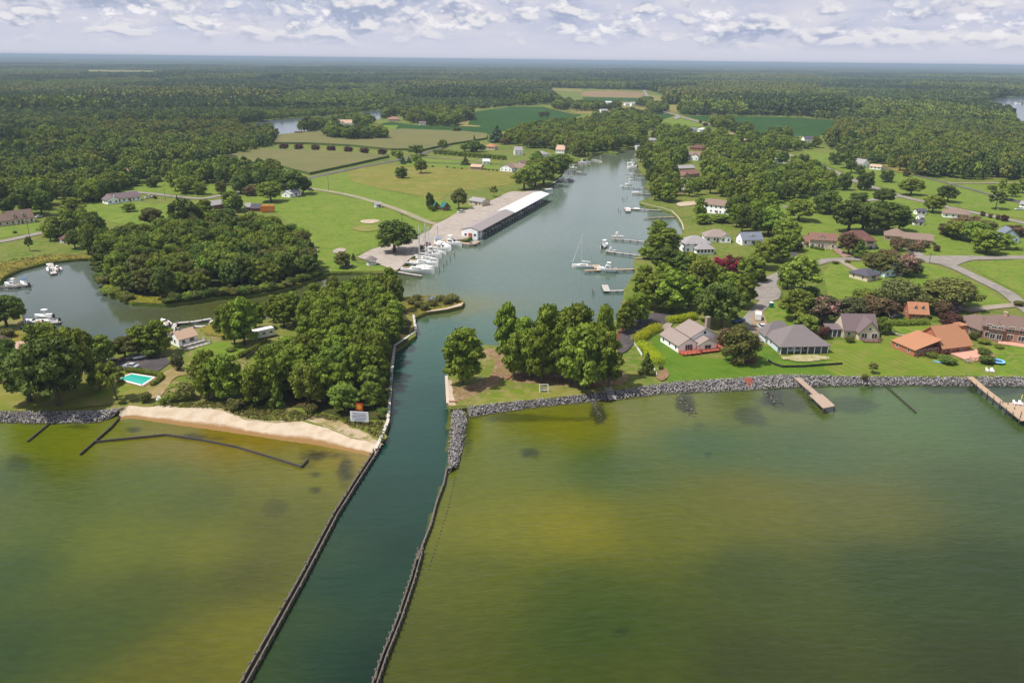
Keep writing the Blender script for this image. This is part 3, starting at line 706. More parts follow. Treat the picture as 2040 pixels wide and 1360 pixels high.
def plant_all(limit=300):
    kinds = {}
    for p in PLANTED: kinds.setdefault(p[9], []).append(p)
    rest = []
    for nm, L in kinds.items():
        L.sort(key=lambda p: (p[11], -p[2]*p[3]/(p[0]**2+p[1]**2)))
        big = sorted(L, key=lambda p: -p[2]*p[3]/(p[0]**2+p[1]**2)*(1 if p[11] else 6))
        for p in big[:limit]: plant(*p)
        rest += big[limit:]
    if rest:
        mi = {'broad': (0, 3), 'bright': (0, 3), 'dark': (4, 6), 'pine': (7, 10), 'olive': (11, 12)}
        pts, scs, ix = [], [], []
        for p in rest:
            pts.append((p[0], p[1], p[8])); scs.append((p[3]*p[14], p[3]/p[14], p[2])); lo, hi = mi.get(p[5], (0, 3)); ix.append(random.randint(lo, hi))
        o_ = gn_wood('tree_cover', 'smaller crowded trees filling the woods between the houses and creek banks', pts, scs, ix, src_mid)
    print('things', {k: min(limit, len(v)) for k, v in kinds.items()}, 'rest', len(rest))
def plant(X_, Y_, h, wd, shape, mat, label, group, z, nm, tilt, fillin, var, rz, asp):
    dist = math.hypot(X_, Y_); cat = {'bush': 'shrub'}.get(shape, 'tree')
    if dist > 700 or (shape == 'bush' and dist > 420):
        e = link(nm, lowtree(shape, var, mat, 900, .055)); e.location = (X_, Y_, z)
        e.rotation_euler = (0, 0, rz); tag(e, label, cat, group)
    else:
        cr, tk = crown(shape, var, mat)
        e = thing(nm, label, cat, (X_, Y_, z), rz, group)
        link('crown', cr, e)
        if shape != 'bush': link('trunk', tk, e)
    e.scale = (wd*asp, wd/asp, h)
    if tilt: e.rotation_euler = (0, tilt, 0)
    return e
def tree(x, y, top, wpx, shape, mat, label, group=None, tilt=0.0):
    """tree with its foot at photo pixel x, y, its tip at pixel row top and wpx pixels wide"""
    X_, Y_ = P(x, y); dist = math.sqrt(X_*X_+Y_*Y_+(CAM_H-6)**2)
    a = math.atan2(CAM_H-LZ-3, math.hypot(X_, Y_))
    # height whose tip projects to row top
    lo, hi = .3, 40.0
    for _ in range(30):
        mid = (lo+hi)/2; q = proj(np.array([X_]), np.array([Y_]), np.array([LZ+mid]))[1][0]
        if q > top: lo = mid
        else: hi = mid
    h = lo*.96; wd = max(.8, wpx/FPX*dist*.98)
    return tree_at(X_, Y_, h, wd, shape, mat, label, group, tilt=tilt)
def fill(poly, spacing, hr, wr, mix, label, group, zproj=LZ, avoid=(), maxn=4000, seed=1):
    """individual trees scattered through a photo polygon of tree feet"""
    r_ = random.Random(seed); W_ = [P(*p) for p in poly]
    x0, x1 = min(p[0] for p in W_), max(p[0] for p in W_); y0, y1 = min(p[1] for p in W_), max(p[1] for p in W_)
    out = []; n_ = 0
    for i in range(int((x1-x0)/spacing)+1):
        for j in range(int((y1-y0)/(spacing*.87))+1):
            X_ = x0+(i+.5*(j % 2)+r_.uniform(-.36, .36))*spacing; Y_ = y0+(j*.87+r_.uniform(-.36, .36))*spacing
            if not inpoly(np.array([X_]), np.array([Y_]), W_)[0]: continue
            if any(math.hypot(X_-a[0], Y_-a[1]) < a[2] for a in avoid): continue
            sh, mt = r_.choices([m_[:2] for m_ in mix], [m_[2] for m_ in mix])[0]
            h = r_.uniform(*hr)
            tp = proj(np.array([X_, X_]), np.array([Y_, Y_]), np.array([LZ, LZ+h])); cut = False
            for (hx, hy, hw) in SIGHT:
                if tp[1][0] > hy and tp[1][1] < hy+1 and abs(tp[0][0]-hx) < hw*.85+5 and r_.random() < .9:
                    k = (tp[1][0]-hy-1)/max(1e-3, tp[1][0]-tp[1][1]); h *= max(0, k); cut = True
                    tp = (tp[0], (tp[1][0], hy+1))
            if cut and h < 3.5: continue
            lb = label[sh] if isinstance(label, dict) else label
            tree_at(X_, Y_, h, r_.uniform(*wr), sh, mt, lb, group, fillin=True); n_ += 1
            if n_ >= maxn: return n_
    return n_

# ---------------------------------------------------------------- far woods (uncountable): instanced over scattered points
src = bpy.data.collections.new('wood_sources')
def srcobj(me): 
    o_ = bpy.data.objects.new('wood_tree', me); src.objects.link(o_)
LM['w_broad'] = leaf_mat('leaf_wood_broad', (0.0542, 0.0859, 0.0158), (0.2147, 0.2655, 0.0407), transl=.12)
LM['w_dark'] = leaf_mat('leaf_wood_dark', (0.0271, 0.0508, 0.0158), (0.0904, 0.1299, 0.0339), transl=.12)
LM['w_pine'] = leaf_mat('leaf_wood_pine', (0.0362, 0.0655, 0.0181), (0.1299, 0.1808, 0.0407), transl=.12)
LM['w_olive'] = leaf_mat('leaf_wood_olive', (.075, .088, .018), (.21, .225, .045), transl=.12)
for k in range(4): srcobj(lowtree('broad', k, 'w_broad', 420, .074))
for k in range(4): srcobj(lowtree('broad', k+4, 'w_dark', 420, .074))
for k in range(4): srcobj(lowtree('pine', k, 'w_pine', 420, .072))
for k in range(2): srcobj(lowtree('broad', k, 'w_olive', 420, .074))
src_mid = bpy.data.collections.new('wood_sources_mid')
for sh_, k_n, mt_ in [('broad', 4, 'broad'), ('broad', 3, 'dark'), ('pine', 4, 'pine'), ('broad', 2, 'olive')]:
    for k in range(k_n):
        o_ = bpy.data.objects.new('wood_tree_mid', lowtree(sh_, k+(4 if mt_ == 'dark' else 0), mt_, 1100, .052)); src_mid.objects.link(o_)
src_far = bpy.data.collections.new('wood_sources_far')
for mt in ('w_broad', 'w_dark', 'w_pine', 'w_olive', 'w_dark'):
    o_ = bpy.data.objects.new('wood_tree_far', lowtree('broad', len(src_far.objects), mt, 90, .15)); src_far.objects.link(o_)
def gn_wood(name, label, pts, scales, idx, coll):
    me = bpy.data.meshes.new(name); pts = np.array(pts, float)
    me.vertices.add(len(pts)); me.vertices.foreach_set('co', pts.ravel())
    a = me.attributes.new('sc', 'FLOAT_VECTOR', 'POINT'); a.data.foreach_set('vector', np.array(scales, float).ravel())
    a = me.attributes.new('ix', 'INT', 'POINT'); a.data.foreach_set('value', np.array(idx, np.int32))
    a = me.attributes.new('rz', 'FLOAT', 'POINT'); a.data.foreach_set('value', rng.random(len(pts))*6.28)
    o_ = link(name, me); o_['kind'] = 'stuff'; o_['label'] = label; o_['category'] = 'woods'
    t = bpy.data.node_groups.new(name, 'GeometryNodeTree')
    t.interface.new_socket('Geometry', in_out='INPUT', socket_type='NodeSocketGeometry'); t.interface.new_socket('Geometry', in_out='OUTPUT', socket_type='NodeSocketGeometry')
    N_ = t.nodes.new; L_ = t.links.new
    gi, go = N_('NodeGroupInput'), N_('NodeGroupOutput')
    ci = N_('GeometryNodeCollectionInfo'); ci.inputs[0].default_value = coll; ci.inputs[1].default_value = True; ci.inputs[2].default_value = True
    ip = N_('GeometryNodeInstanceOnPoints'); ip.inputs['Pick Instance'].default_value = True
    def na(nm, ty):
        q = N_('GeometryNodeInputNamedAttribute'); q.data_type = ty; q.inputs[0].default_value = nm; return q.outputs[0]
    cx = N_('ShaderNodeCombineXYZ'); L_(na('rz', 'FLOAT'), cx.inputs[2])
    L_(gi.outputs[0], ip.inputs['Points']); L_(ci.outputs[0], ip.inputs['Instance']); L_(na('ix', 'INT'), ip.inputs['Instance Index'])
    L_(cx.outputs[0], ip.inputs['Rotation']); L_(na('sc', 'FLOAT_VECTOR'), ip.inputs['Scale']); L_(ip.outputs[0], go.inputs[0])
    md = o_.modifiers.new('instances', 'NODES'); md.node_group = t
    return o_
OPEN = [(-900,300),(-300,303),(0,303),(38,303),(38,296),(110,297),(300,274),(455,262),(480,263),(520,263),(556,271),(600,262),(650,250),(700,247),(770,236),(795,230),(840,224),(905,212),(915,216),(950,219),(1019,212),(1100,208),(1118,204),(1096,183),(1094,175),(1160,177),(1290,180),(1330,191),(1322,204),(1316,208),(1430,211),(1432,214),(1370,217),(1350,225),(1363,230),(1474,231),(1600,234),(1676,241),(1660,268),(1645,285),(1655,300),(1700,316),(1760,334),(1830,351),(1900,357),(2040,360),(2900,372),(2900,1500),(-900,1500)]
CLEAR = [RIV1, RIV0, RIVR, OPEN, [(175,139),(300,141),(327,143),(322,150),(175,149)], [(1800,179),(1842,179),(1870,187),(1864,194),(1806,192)],
         ]+FARCLEAR
def wood_pts(dmin, dmax, spacing, hr, wk, n_src, poly_in=None, az=.70, seed=3, cs=190.0, pure=.55):
    r_ = np.random.default_rng(seed)
    if poly_in is None:
        area = az*(dmax**2-dmin**2); n = int(area/spacing**2)
        d = np.sqrt(r_.random(n)*(dmax**2-dmin**2)+dmin**2); a = (r_.random(n)*2-1)*az
        Xp, Yp = d*np.sin(a), d*np.cos(a)
    else:
        W_ = np.array([P(*p) for p in poly_in]); lo, hi = W_.min(0), W_.max(0); n = int((hi-lo).prod()/spacing**2)
        Xp, Yp = lo[0]+r_.random(n)*(hi[0]-lo[0]), lo[1]+r_.random(n)*(hi[1]-lo[1])
    # keep trees apart: thin on a jittered lattice
    key = np.floor(Xp/spacing).astype(np.int64)*1000003+np.floor(Yp/spacing).astype(np.int64)
    _, u = np.unique(key, return_index=True); Xp, Yp = Xp[u], Yp[u]
    px_, py_ = proj(Xp, Yp, np.full_like(Xp, LZ))
    ok = np.ones(len(Xp), bool)
    if poly_in is None:
        for c_ in CLEAR: ok &= ~inpoly(px_, py_, c_)
    else: ok &= inpoly(px_, py_, poly_in)
    Xp, Yp = Xp[ok], Yp[ok]; n = len(Xp)
    # stands: each patch of wood has its own height and leading kind, so their edges show
    wx = Xp+60*(vnoise(Xp, Yp, 90, 51)-.5); wy = Yp+60*(vnoise(Xp, Yp, 90, 52)-.5)
    gi, gj = np.floor(wx/cs).astype(int), np.floor(wy/cs).astype(int); best = np.full(n, 1e18); cell = np.zeros(n, int)
    tabx = np.random.default_rng(61).random((97, 89, 2))
    for di in (-1, 0, 1):
        for dj in (-1, 0, 1):
            ci_, cj_ = gi+di, gj+dj; q_ = tabx[ci_ % 97, cj_ % 89]
            d2 = (wx-(ci_+q_[:, 0])*cs)**2+(wy-(cj_+q_[:, 1])*cs)**2
            m2 = d2 < best; best = np.where(m2, d2, best); cell = np.where(m2, (ci_ % 97)*89+cj_ % 89, cell)
    ct = np.random.default_rng(62).random((97*89, 2))
    h = hr[0]+(hr[1]-hr[0])*ct[cell, 0]; h = h*(1+.09*r_.standard_normal(n)); wd = h*wk*(.85+.45*r_.random(n))*np.sqrt(14/np.maximum(h, 6))
    lead = (ct[cell, 1]*n_src).astype(int)
    ix = np.where(r_.random(n) < pure, np.clip(lead+(r_.integers(-1, 2, n) if pure < .7 else 0), 0, n_src-1), r_.integers(0, n_src, n))
    return np.stack([Xp, Yp, np.full(n, LZ-.3)], 1), np.stack([wd, wd, h], 1), ix
a1 = wood_pts(430, 1500, 6.4, (8, 17), .66, 14, seed=3)
gn_wood('woods', 'dense mixed green woods running inland beyond the creek and fields', *a1, src)
a2 = wood_pts(1500, 4200, 10.5, (8, 22), .80, 5, seed=4, az=.66, cs=300, pure=.8)
gn_wood('distant_woods', 'far unbroken dark green woods stretching back towards the horizon', *a2, src_far)
a4 = wood_pts(4200, 8200, 17, (9, 23), 1.0, 5, seed=8, az=.66, cs=520, pure=.85)
gn_wood('distant_woods', 'hazy blue green woods in the last strip below the horizon', *a4, src_far)
print('woods', len(a1[0]), len(a2[0]))
# canopy beyond four kilometres, one rough sheet at tree-top level
na_, nd_ = 620, 360
A_ = np.linspace(-.80, .80, na_); D_ = 8000*(5.2**np.linspace(0, 1, nd_)); AA, DD = np.meshgrid(A_, D_)
AA = AA+rng.uniform(-.0012, .0012, AA.shape); DD = DD*(1+rng.uniform(-.003, .003, DD.shape))
XX, YY = DD*np.sin(AA), DD*np.cos(AA)
stand = vnoise(XX.ravel(), YY.ravel(), 800, 41).reshape(XX.shape)
ZZ = LZ+7+11*np.floor(stand*3.2)/2.2+rng.uniform(-3.5, 3.5, XX.shape)
pxx, pyy = proj(XX.ravel(), YY.ravel(), np.full(XX.size, LZ))
hole = np.zeros(XX.size, bool)
for c_ in CLEAR[4:]: hole |= inpoly(pxx, pyy, c_)
hole = hole.reshape(XX.shape); ZZ[hole] = -1; ZZ[0, :] = 0
ii = np.arange(XX.size).reshape(XX.shape); FF = np.stack([ii[:-1, :-1], ii[:-1, 1:], ii[1:, 1:], ii[1:, :-1]], -1).reshape(-1, 4)
me = quad_mesh('canopy', np.stack([XX, YY, ZZ], -1).reshape(-1, 3), FF, rng.random(len(FF))*.5*np.repeat(1, len(FF))++.5*(np.floor(vnoise(XX.ravel(), YY.ravel(), 500, 43)*4).reshape(XX.shape)[:-1, :-1].ravel() % 2), [leaf_mat('leaf_wood_far_shaded', (.010, .019, .009), (.048, .068, .022), transl=.05)])  # leaf colour darkened to stand in for the crowns' missing self-shadow
o = link('far_canopy', me); tag(o, 'bluish band of forest canopy along the horizon', 'woods', kind='stuff')
# woods to the left, in front of the river
a3 = wood_pts(0, 0, 7.0, (9, 14), .72, 14, [(-500,400),(0,378),(70,366),(150,352),(220,338),(300,336),(330,333),(400,330),(440,319),(520,300),(545,287),(552,274),(520,265),(470,264),(380,276),(300,283),(200,292),(110,300),(40,305),(-500,305)], seed=5)
gn_wood('woods', 'dark leafy woods left of the cornfield in front of the river arm', *a3, src)

# haze: thin even air round the whole scene
hz = obj('haze', MB().box(-45000, -4000, -4, 45000, 62000, 97), None)
hm = bpy.data.materials.new('haze'); hm.use_nodes = True; g = G(hm.node_tree)
g.out(None, g.n('ShaderNodeVolumePrincipled', {'Color': (.43, .545, .68, 1), 'Density': 1.05e-4, 'Anisotropy': 0.0}).outputs[0])
hz.data.materials.clear(); hz.data.materials.append(hm); hz['kind'] = 'stuff'; hz['label'] = 'thin blue summer haze over the far woods'; hz['category'] = 'haze'
# ---------------------------------------------------------------- rock revetments
def rock_mat():
    m_ = bpy.data.materials.new('revetment_rock'); m_.use_nodes = True; g_ = G(m_.node_tree)
    t_ = g_.n('ShaderNodeAttribute', attribute_name='tint').outputs['Fac']
    pos = g_.n('ShaderNodeNewGeometry').outputs['Position']; z_ = g_.n('ShaderNodeSeparateXYZ', {0: pos}).outputs[2]
    c_ = g_.mix(t_, (.07, .064, .064), (.42, .395, .38))
    c_ = g_.mix(g_.m('MULTIPLY', g_.noise(pos, 2.2, 5, .7), .5), c_, (.15, .13, .12))
    c_ = g_.mix(g_.ss(g_.m('ADD', z_, g_.m('MULTIPLY', g_.noise(pos, .6, 3), .35)), .55, .2), c_, (.022, .02, .014))   # weed below the tide line
    g_.out(g_.n('ShaderNodeBsdfPrincipled', {'Base Color': c_, 'Roughness': .85, 'Specular IOR Level': .2})); return m_
ROCK = rock_mat()
_t = (1+5**.5)/2
ICO_V = np.array([(-1,_t,0),(1,_t,0),(-1,-_t,0),(1,-_t,0),(0,-1,_t),(0,1,_t),(0,-1,-_t),(0,1,-_t),(_t,0,-1),(_t,0,1),(-_t,0,-1),(-_t,0,1)], float)/1.9
ICO_F = np.array([(0,11,5),(0,5,1),(0,1,7),(0,7,10),(0,10,11),(1,5,9),(5,11,4),(11,10,2),(10,7,6),(7,1,8),(3,9,4),(3,4,2),(3,2,6),(3,6,8),(3,8,9),(4,9,5),(2,4,11),(6,2,10),(8,6,7),(9,8,1)])
def tri_mesh(name, V, F, tint, mat):
    me = bpy.data.meshes.new(name); me.vertices.add(len(V)); me.vertices.foreach_set('co', V.ravel())
    me.loops.add(F.size); me.loops.foreach_set('vertex_index', F.ravel().astype(np.int32))
    me.polygons.add(len(F)); me.polygons.foreach_set('loop_start', np.arange(0, F.size, 3, dtype=np.int32)); me.polygons.foreach_set('loop_total', np.full(len(F), 3, np.int32))
    me.materials.append(mat); a = me.attributes.new('tint', 'FLOAT', 'FACE'); a.data.foreach_set('value', tint.astype(np.float32)); me.update(); return me
def rocks(name, label, inner, outer, zi, zo, size=(.2, .46), dens=6.5, seed=1, crest=None):
    r_ = np.random.default_rng(seed)
    A_ = np.array(catmull([P(*p, LZ) for p in inner], 8, False)); B_ = np.array(catmull([P(*p, 0) for p in outer], 8, False))
    C_ = []; 
    for i in range(len(A_)-1):
        ar = .5*(np.linalg.norm(A_[i+1]-A_[i])+np.linalg.norm(B_[i+1]-B_[i]))*.5*(np.linalg.norm(B_[i]-A_[i])+np.linalg.norm(B_[i+1]-A_[i+1]))
        n = r_.poisson(max(.1, ar*dens)); u, t = r_.random(n), r_.random(n)*1.1-.05
        a = A_[i]+(A_[i+1]-A_[i])*u[:, None]; b = B_[i]+(B_[i+1]-B_[i])*u[:, None]; q = a+(b-a)*t[:, None]
        z = zi+(zo-zi)*np.clip(t, 0, 1)**1.25
        if crest: z = zo+(zi-zo)*np.sin(np.pi*np.clip(t, 0, 1))**.8
        C_.append(np.concatenate([q, z[:, None]], 1))
    C_ = np.concatenate(C_); n = len(C_)
    s = r_.uniform(*size, (n, 1))*r_.uniform(.7, 1.25, (n, 3)); s[:, 2] *= .8
    V = ICO_V[None]*(1+r_.uniform(-.22, .22, (n, 12, 1)))*s[:, None]*.62
    q = r_.normal(size=(n, 4)); q /= np.linalg.norm(q, axis=1)[:, None]; w_, x_, y_, z_ = q.T
    M = np.stack([np.stack([1-2*(y_*y_+z_*z_), 2*(x_*y_-z_*w_), 2*(x_*z_+y_*w_)], -1), np.stack([2*(x_*y_+z_*w_), 1-2*(x_*x_+z_*z_), 2*(y_*z_-x_*w_)], -1), np.stack([2*(x_*z_-y_*w_), 2*(y_*z_+x_*w_), 1-2*(x_*x_+y_*y_)], -1)], 1)
    V = np.einsum('nij,nkj->nki', M, V)+C_[:, None]
    F = (ICO_F[None]+np.arange(n)[:, None, None]*12).reshape(-1, 3)
    tint = np.repeat(np.clip(r_.normal(.55, .32, n), 0, 1), 20)
    # bank of packed stone underneath, coloured dark to paint shade into the gaps
    mb = MB(); m2 = len(A_)
    mb.add([(a[0], a[1], zi-.35) for a in A_]+[(b[0], b[1], zo-.35) for b in B_], [(i, i+1, i+1+m2, i+m2) for i in range(m2-1)] if not crest else [])
    if crest:
        md_ = (A_+B_)/2; mb.add([(*a, zo-.4) for a in A_]+[(*a, zi-.4) for a in md_]+[(*a, zo-.4) for a in B_], [(i+o_, i+1+o_, i+1+m2+o_, i+m2+o_) for o_ in (0, m2) for i in range(m2-1)])
    V2 = np.array(mb.v).reshape(-1, 3); F2 = np.array([t for f in mb.f for t in ((f[0], f[1], f[2]), (f[0], f[2], f[3]))], int).reshape(-1, 3)
    me = tri_mesh(name, np.concatenate([V.reshape(-1, 3), V2]), np.concatenate([F, F2+12*n]), np.concatenate([tint, np.full(len(F2), .0)]), ROCK)
    o_ = link(name, me); tag(o_, label, 'rocks', kind='stuff'); return o_
rocks('rock_revetment', 'long grey stone revetment along the right hand shore below the lawns', [(2690,758),(2250,756)]+SHORE_R[1:-1], [(2690,778),(2250,776),(2040,773),(1900,771),(1730,771),(1600,774),(1550,777),(1440,783),(1330,787),(1240,797),(1100,810),(1000,824),(935,834)], LZ+.35, -.25, seed=2)
rocks('rock_jetty', 'stone jetty turning out into the water beside the channel mouth', [(898,812),(897,830),(894,860),(892,895),(892,936)], [(934,830),(931,845),(927,870),(922,895),(913,930)], LZ+.3, -.15, seed=3, crest=True, dens=6)
rocks('rock_revetment', 'grey stone revetment below the lawn left of the beach', [(-480,827),(-160,823),(0,822),(120,822),(200,821),(246,814)], [(-480,849),(-160,845),(0,844),(60,845),(120,845),(200,843),(236,836)], LZ+.45, -.2, seed=4)
for nm, lab, a, b, sd_ in (('rock_groin', 'sunken dark stone groin beside the grey wooden steps', [(1176,797),(1183,815),(1193,838)], [(1188,795),(1197,814),(1207,843)], 5),
                   ('rock_groin', 'longest sunken stone groin reaching out below the white house', [(1340,786),(1356,806),(1378,828)], [(1362,783),(1376,803),(1394,826)], 6),
                   ('rock_groin', 'short sunken stone groin between the red steps and the wooden pier', [(1516,779),(1530,793),(1548,806)], [(1534,777),(1548,790),(1566,806)], 7)):
    rocks(nm, lab, a, b, -.03, -.32, (.3, .6), 2.6, sd_, crest=True)

# ---------------------------------------------------------------- timber: bulkheads, jetties, groins
wood_old = plain('old_timber', (.12, .10, .085), .9, var=.35, scale=2)
wood_cap = plain('weathered_cap', (.46, .43, .39), .9, var=.25, scale=1)
wood_jet = plain('jetty_cap', (.13, .11, .09), .9, var=.45, scale=1)
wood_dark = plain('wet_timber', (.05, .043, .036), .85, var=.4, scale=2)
wood_pier = plain('pier_planks', (.34, .25, .19), .85, var=.22, scale=1.2)
wood_new = plain('new_planks', (.38, .27, .18), .8, var=.15, scale=1.2)
wood_grey = plain('grey_planks', (.38, .35, .32), .9, var=.2, scale=1.2)
white_p = plain('white_paint', (.78, .77, .75), .45, var=.05)
conc_m = plain('sea_wall_concrete', (.46, .38, .31), .9, var=.2, scale=.6)
PILE = {}
def pile_mesh(r, h, mat, z0=-1.5):
    k = (r, h, mat.name, z0)
    if k not in PILE: PILE[k] = MB().tube([(0,0,z0),(0,0,h*.7),(0,0,h)], [r, r*.98, r*.9], 8).mesh('pile', mat, True)
    return PILE[k]
def along(pts, step):
    out = []; carry = 0
    for a, b in zip(pts[:-1], pts[1:]):
        a = np.array(a); b = np.array(b); L = np.linalg.norm(b-a); t = carry
        while t < L: out.append((tuple(a+(b-a)*t/L), (b-a)/L)); t += step
        carry = t-L
    return out
def bulkhead(name, label, px_, top, mat, capm, pile_step=2.4, pile_h=None, off=.18, thick=.22, cat='bulkhead', smooth=False, z=0, capw=.5, two_rows=0, jag=0.0):
    w_ = [P(*p, z) for p in px_]
    if smooth: w_ = catmull(w_, 5, False)
    e = thing(name, label, cat, (w_[0][0], w_[0][1], 0)); ox, oy = w_[0]; lw = [(a-ox, b-oy) for a, b in w_]
    for sh in ([0] if not two_rows else [-two_rows/2, two_rows/2]):
        wl = MB(); cp = MB()
        for a, b in zip(lw[:-1], lw[1:]):
            d = np.array(b)-np.array(a); L = np.linalg.norm(d); d /= max(L, 1e-6); nn = np.array([-d[1], d[0]])*sh
            if jag:
                k = max(1, int(L/.9))
                for q in range(k):
                    A_ = np.array(a)+d*L*q/k+nn; B_ = np.array(a)+d*L*(q+1)/k*.995+nn; tz = top-random.random()**2*jag
                    wl.bar((*A_, (tz-1.5)/2), (*B_, (tz-1.5)/2), thick, tz+1.5)
            else: wl.bar((a[0]+nn[0], a[1]+nn[1], (top-1.5)/2), (b[0]+nn[0], b[1]+nn[1], (top-1.5)/2), thick, top+1.5)
            if capm: cp.bar((a[0]+nn[0], a[1]+nn[1], top+.06), (b[0]+nn[0], b[1]+nn[1], top+.06), capw, .12)
        obj('plank_wall', wl, mat, e)
        if capm: obj('cap_board', cp, capm, e)
    n_ = 0
    if pile_step:
        for (p, d) in along(lw, pile_step):
            for s in ([1] if not two_rows else [-1, 1]):
                if n_ >= 100: break
                o_ = (two_rows/2+off)*s if two_rows else off
                q = link('pile', pile_mesh(.17 if cat != 'groin' else .14, (pile_h or top+.25), mat), e, (p[0]-d[1]*o_, p[1]+d[0]*o_, 0)); n_ += 1
                q.scale = (1, 1, random.uniform(.75, 1.12)); q.rotation_euler = (random.uniform(-.04, .04), random.uniform(-.04, .04), 0)
    return e
bulkhead('timber_bulkhead', 'weathered timber bulkhead along the wooded left bank of the channel', [(824,634),(829,667),(787,695.5),(781,745),(778,790),(773,848),(757,886),(749,903)], LZ+.12, wood_old, wood_cap, 2.6, LZ+.5, capw=.8)
bulkhead('timber_jetty', 'long left jetty of double weathered planks guarding the channel', [(749,903),(715,955),(668,1030),(600,1160),(550,1250),(488,1362),(440,1450)], .75, wood_old, wood_jet, 2.2, 1.15, cat='jetty', two_rows=.9, jag=.35, capw=.22)
bulkhead('timber_jetty', 'narrow right jetty of broken planks running out from the stones', [(890,938),(884,968),(870,1004),(858,1050),(842,1090),(832,1120)], .7, wood_old, wood_jet, 1.5, 1.1, cat='jetty', jag=.5, capw=.3)
bulkhead('timber_jetty', 'nearest right jetty of ragged double planks at the photo bottom', [(838,1102),(822,1160),(795,1240),(765,1315),(748,1365),(720,1450)], .75, wood_old, wood_jet, 1.7, 1.2, cat='jetty', two_rows=.7, jag=.5, capw=.2)
bulkhead('dark_dashed_row', 'low dark broken row at the waterline beside the right jetty', [(906,950),(892,1010),(872,1075),(850,1140)], .02, wood_dark, None, 1.3, .12, cat='groin', thick=.12, jag=.3)  # low dark stubs in a broken line at water level
bulkhead('concrete_bulkhead', 'pale concrete sea wall at the tip of the point beside the pines', [(892.5,812),(889.5,757)], LZ+.15, conc_m, conc_m, 0, cat='bulkhead', thick=.6, capw=.9)
bulkhead('timber_groin', 'short dark timber groin below the stones at far left', [(105,840),(55,881)], .35, wood_dark, wood_dark, 1.6, .6, cat='groin', capw=.3)
bulkhead('timber_groin', 'long dark timber groin at the left end of the beach', [(243,828),(222,853),(160,907)], .45, wood_dark, wood_dark, 1.8, .75, cat='groin', capw=.3)
bulkhead('timber_breakwater', 'bent dark timber breakwater standing in the shallows off the beach', [(190,882),(240,877),(330,868),(400,878),(470,892),(540,913),(600,932),(614,917)], .45, wood_old, wood_dark, 1.7, .72, cat='breakwater', capw=.35, jag=.2)
bulkhead('timber_groin', 'thin dark groin right of the first bay pier', [(1764,769),(1790,792),(1825,823)], .3, wood_dark, wood_dark, 2.2, .5, cat='groin', capw=.25)
bulkhead('timber_bulkhead', 'pale capped bulkhead along the marina lawn', [(655,544.5),(700,542.5),(745,544),(790,541.5)], LZ+.1, wood_old, plain('pale_cap', (.56, .52, .44), .85), 2.4, LZ+.35)
bulkhead('timber_bulkhead', 'marina bulkhead behind the row of white boats', [(790,541),(821,514),(856,496),(871,486),(905,481)], LZ+.1, wood_old, plain('salmon_cap', (.5, .36, .28), .85), 3.5, LZ+.2)
bulkhead('stone_bulkhead', 'pale curved wall round the small inlet by the upper right bank', [(1276,407),(1296,413),(1319,418),(1338,424),(1351,437),(1359,450),(1361,462)], LZ+.1, conc_m, conc_m, 0, thick=.4, capw=.6)

# ---------------------------------------------------------------- docks and piers
def dock(label, px_, width, mat, z=1.05, step=3.5, plat=None, name='dock', piles=True, pile_h=None, planks=False, cat='dock', extra=None, rail=False):
    w_ = [P(*p, z) for p in px_]; ox, oy = w_[0]; lw = [(a-ox, b-oy) for a, b in w_]
    e = thing(name, label, cat, (ox, oy, 0)); dk = MB(); st = MB()
    for a, b in zip(lw[:-1], lw[1:]):
        A_, B_ = np.array(a), np.array(b); d = (B_-A_); L = np.linalg.norm(d); d /= L; nn = np.array([-d[1], d[0]])
        if planks:
            k = int(L/.24)
            for q in range(k):
                c_ = A_+d*(q+.5)*L/k; hw = width/2+random.uniform(-.03, .03); zz = z+random.uniform(-.008, .008)
                dk.bar((*(c_-nn*hw), zz-.03), (*(c_+nn*hw), zz-.03), L/k*.93, .05)
        else: dk.bar((*A_, z-.05), (*B_, z-.05), width, .1)
        for s in (-1, 1): st.bar((*(A_+nn*s*(width/2-.12)), z-.24), (*(B_+nn*s*(width/2-.12)), z-.24), .1, .24)
    for pl in (plat or []):
        q = [P(*p, z) for p in pl]; q = [(a-ox, b-oy) for a, b in q]
        dk.poly(q, z+.012, z-.12)
        for i in range(len(q)):
            link('pile', pile_mesh(.15, pile_h or z+.1, wood_old), e, (q[i][0]*.985+.015*q[(i+2) % len(q)][0], q[i][1]*.985+.015*q[(i+2) % len(q)][1], 0))
    obj('deck', dk, mat, e); obj('stringers', st, wood_old, e)
    if piles:
        n_ = 0
        for (p, d) in along(lw, step):
            for s in (-1, 1):
                if n_ > 80: break
                q = link('pile', pile_mesh(.13, pile_h or z+.15, wood_old), e, (p[0]-d[1]*s*(width/2+.08), p[1]+d[0]*s*(width/2+.08), 0)); n_ += 1
                q.scale = (1, 1, random.uniform(.95, 1.25) if not pile_h else random.uniform(.8, 1.15))
    return e
dock('wooden pier with a wide end platform below the gray hip roofed house', [(1588,752),(1612,773),(1634,792)], 2.0, wood_pier, 1.7, 3.2, plat=[[(1612,786),(1640,813),(1664,808),(1637,784)]], name='pier', planks=True, cat='pier', pile_h=1.75)
dock('long wooden pier leaving the photo at the right edge', [(1932,750),(1965,778),(2000,805),(2042,838)], 2.0, wood_new, 1.7, 3.4, plat=[[(1996,802),(2032,832),(2090,832),(2060,800)]], name='pier', planks=True, cat='pier', pile_h=2.5)
dock('new yellow wooden dock with a square side platform beside the tall sailboat', [(1278,535),(1220,537),(1164,538.5)], 1.7, wood_new, 1.0, 4, plat=[[(1184,535),(1197,534),(1195,527),(1182,527)]], pile_h=1.15)
dock('grey dock carrying two white cruisers, second above the yellow dock', [(1303,512),(1255,506),(1206,500)], 1.5, wood_grey, 1.0, 4, pile_h=1.6)
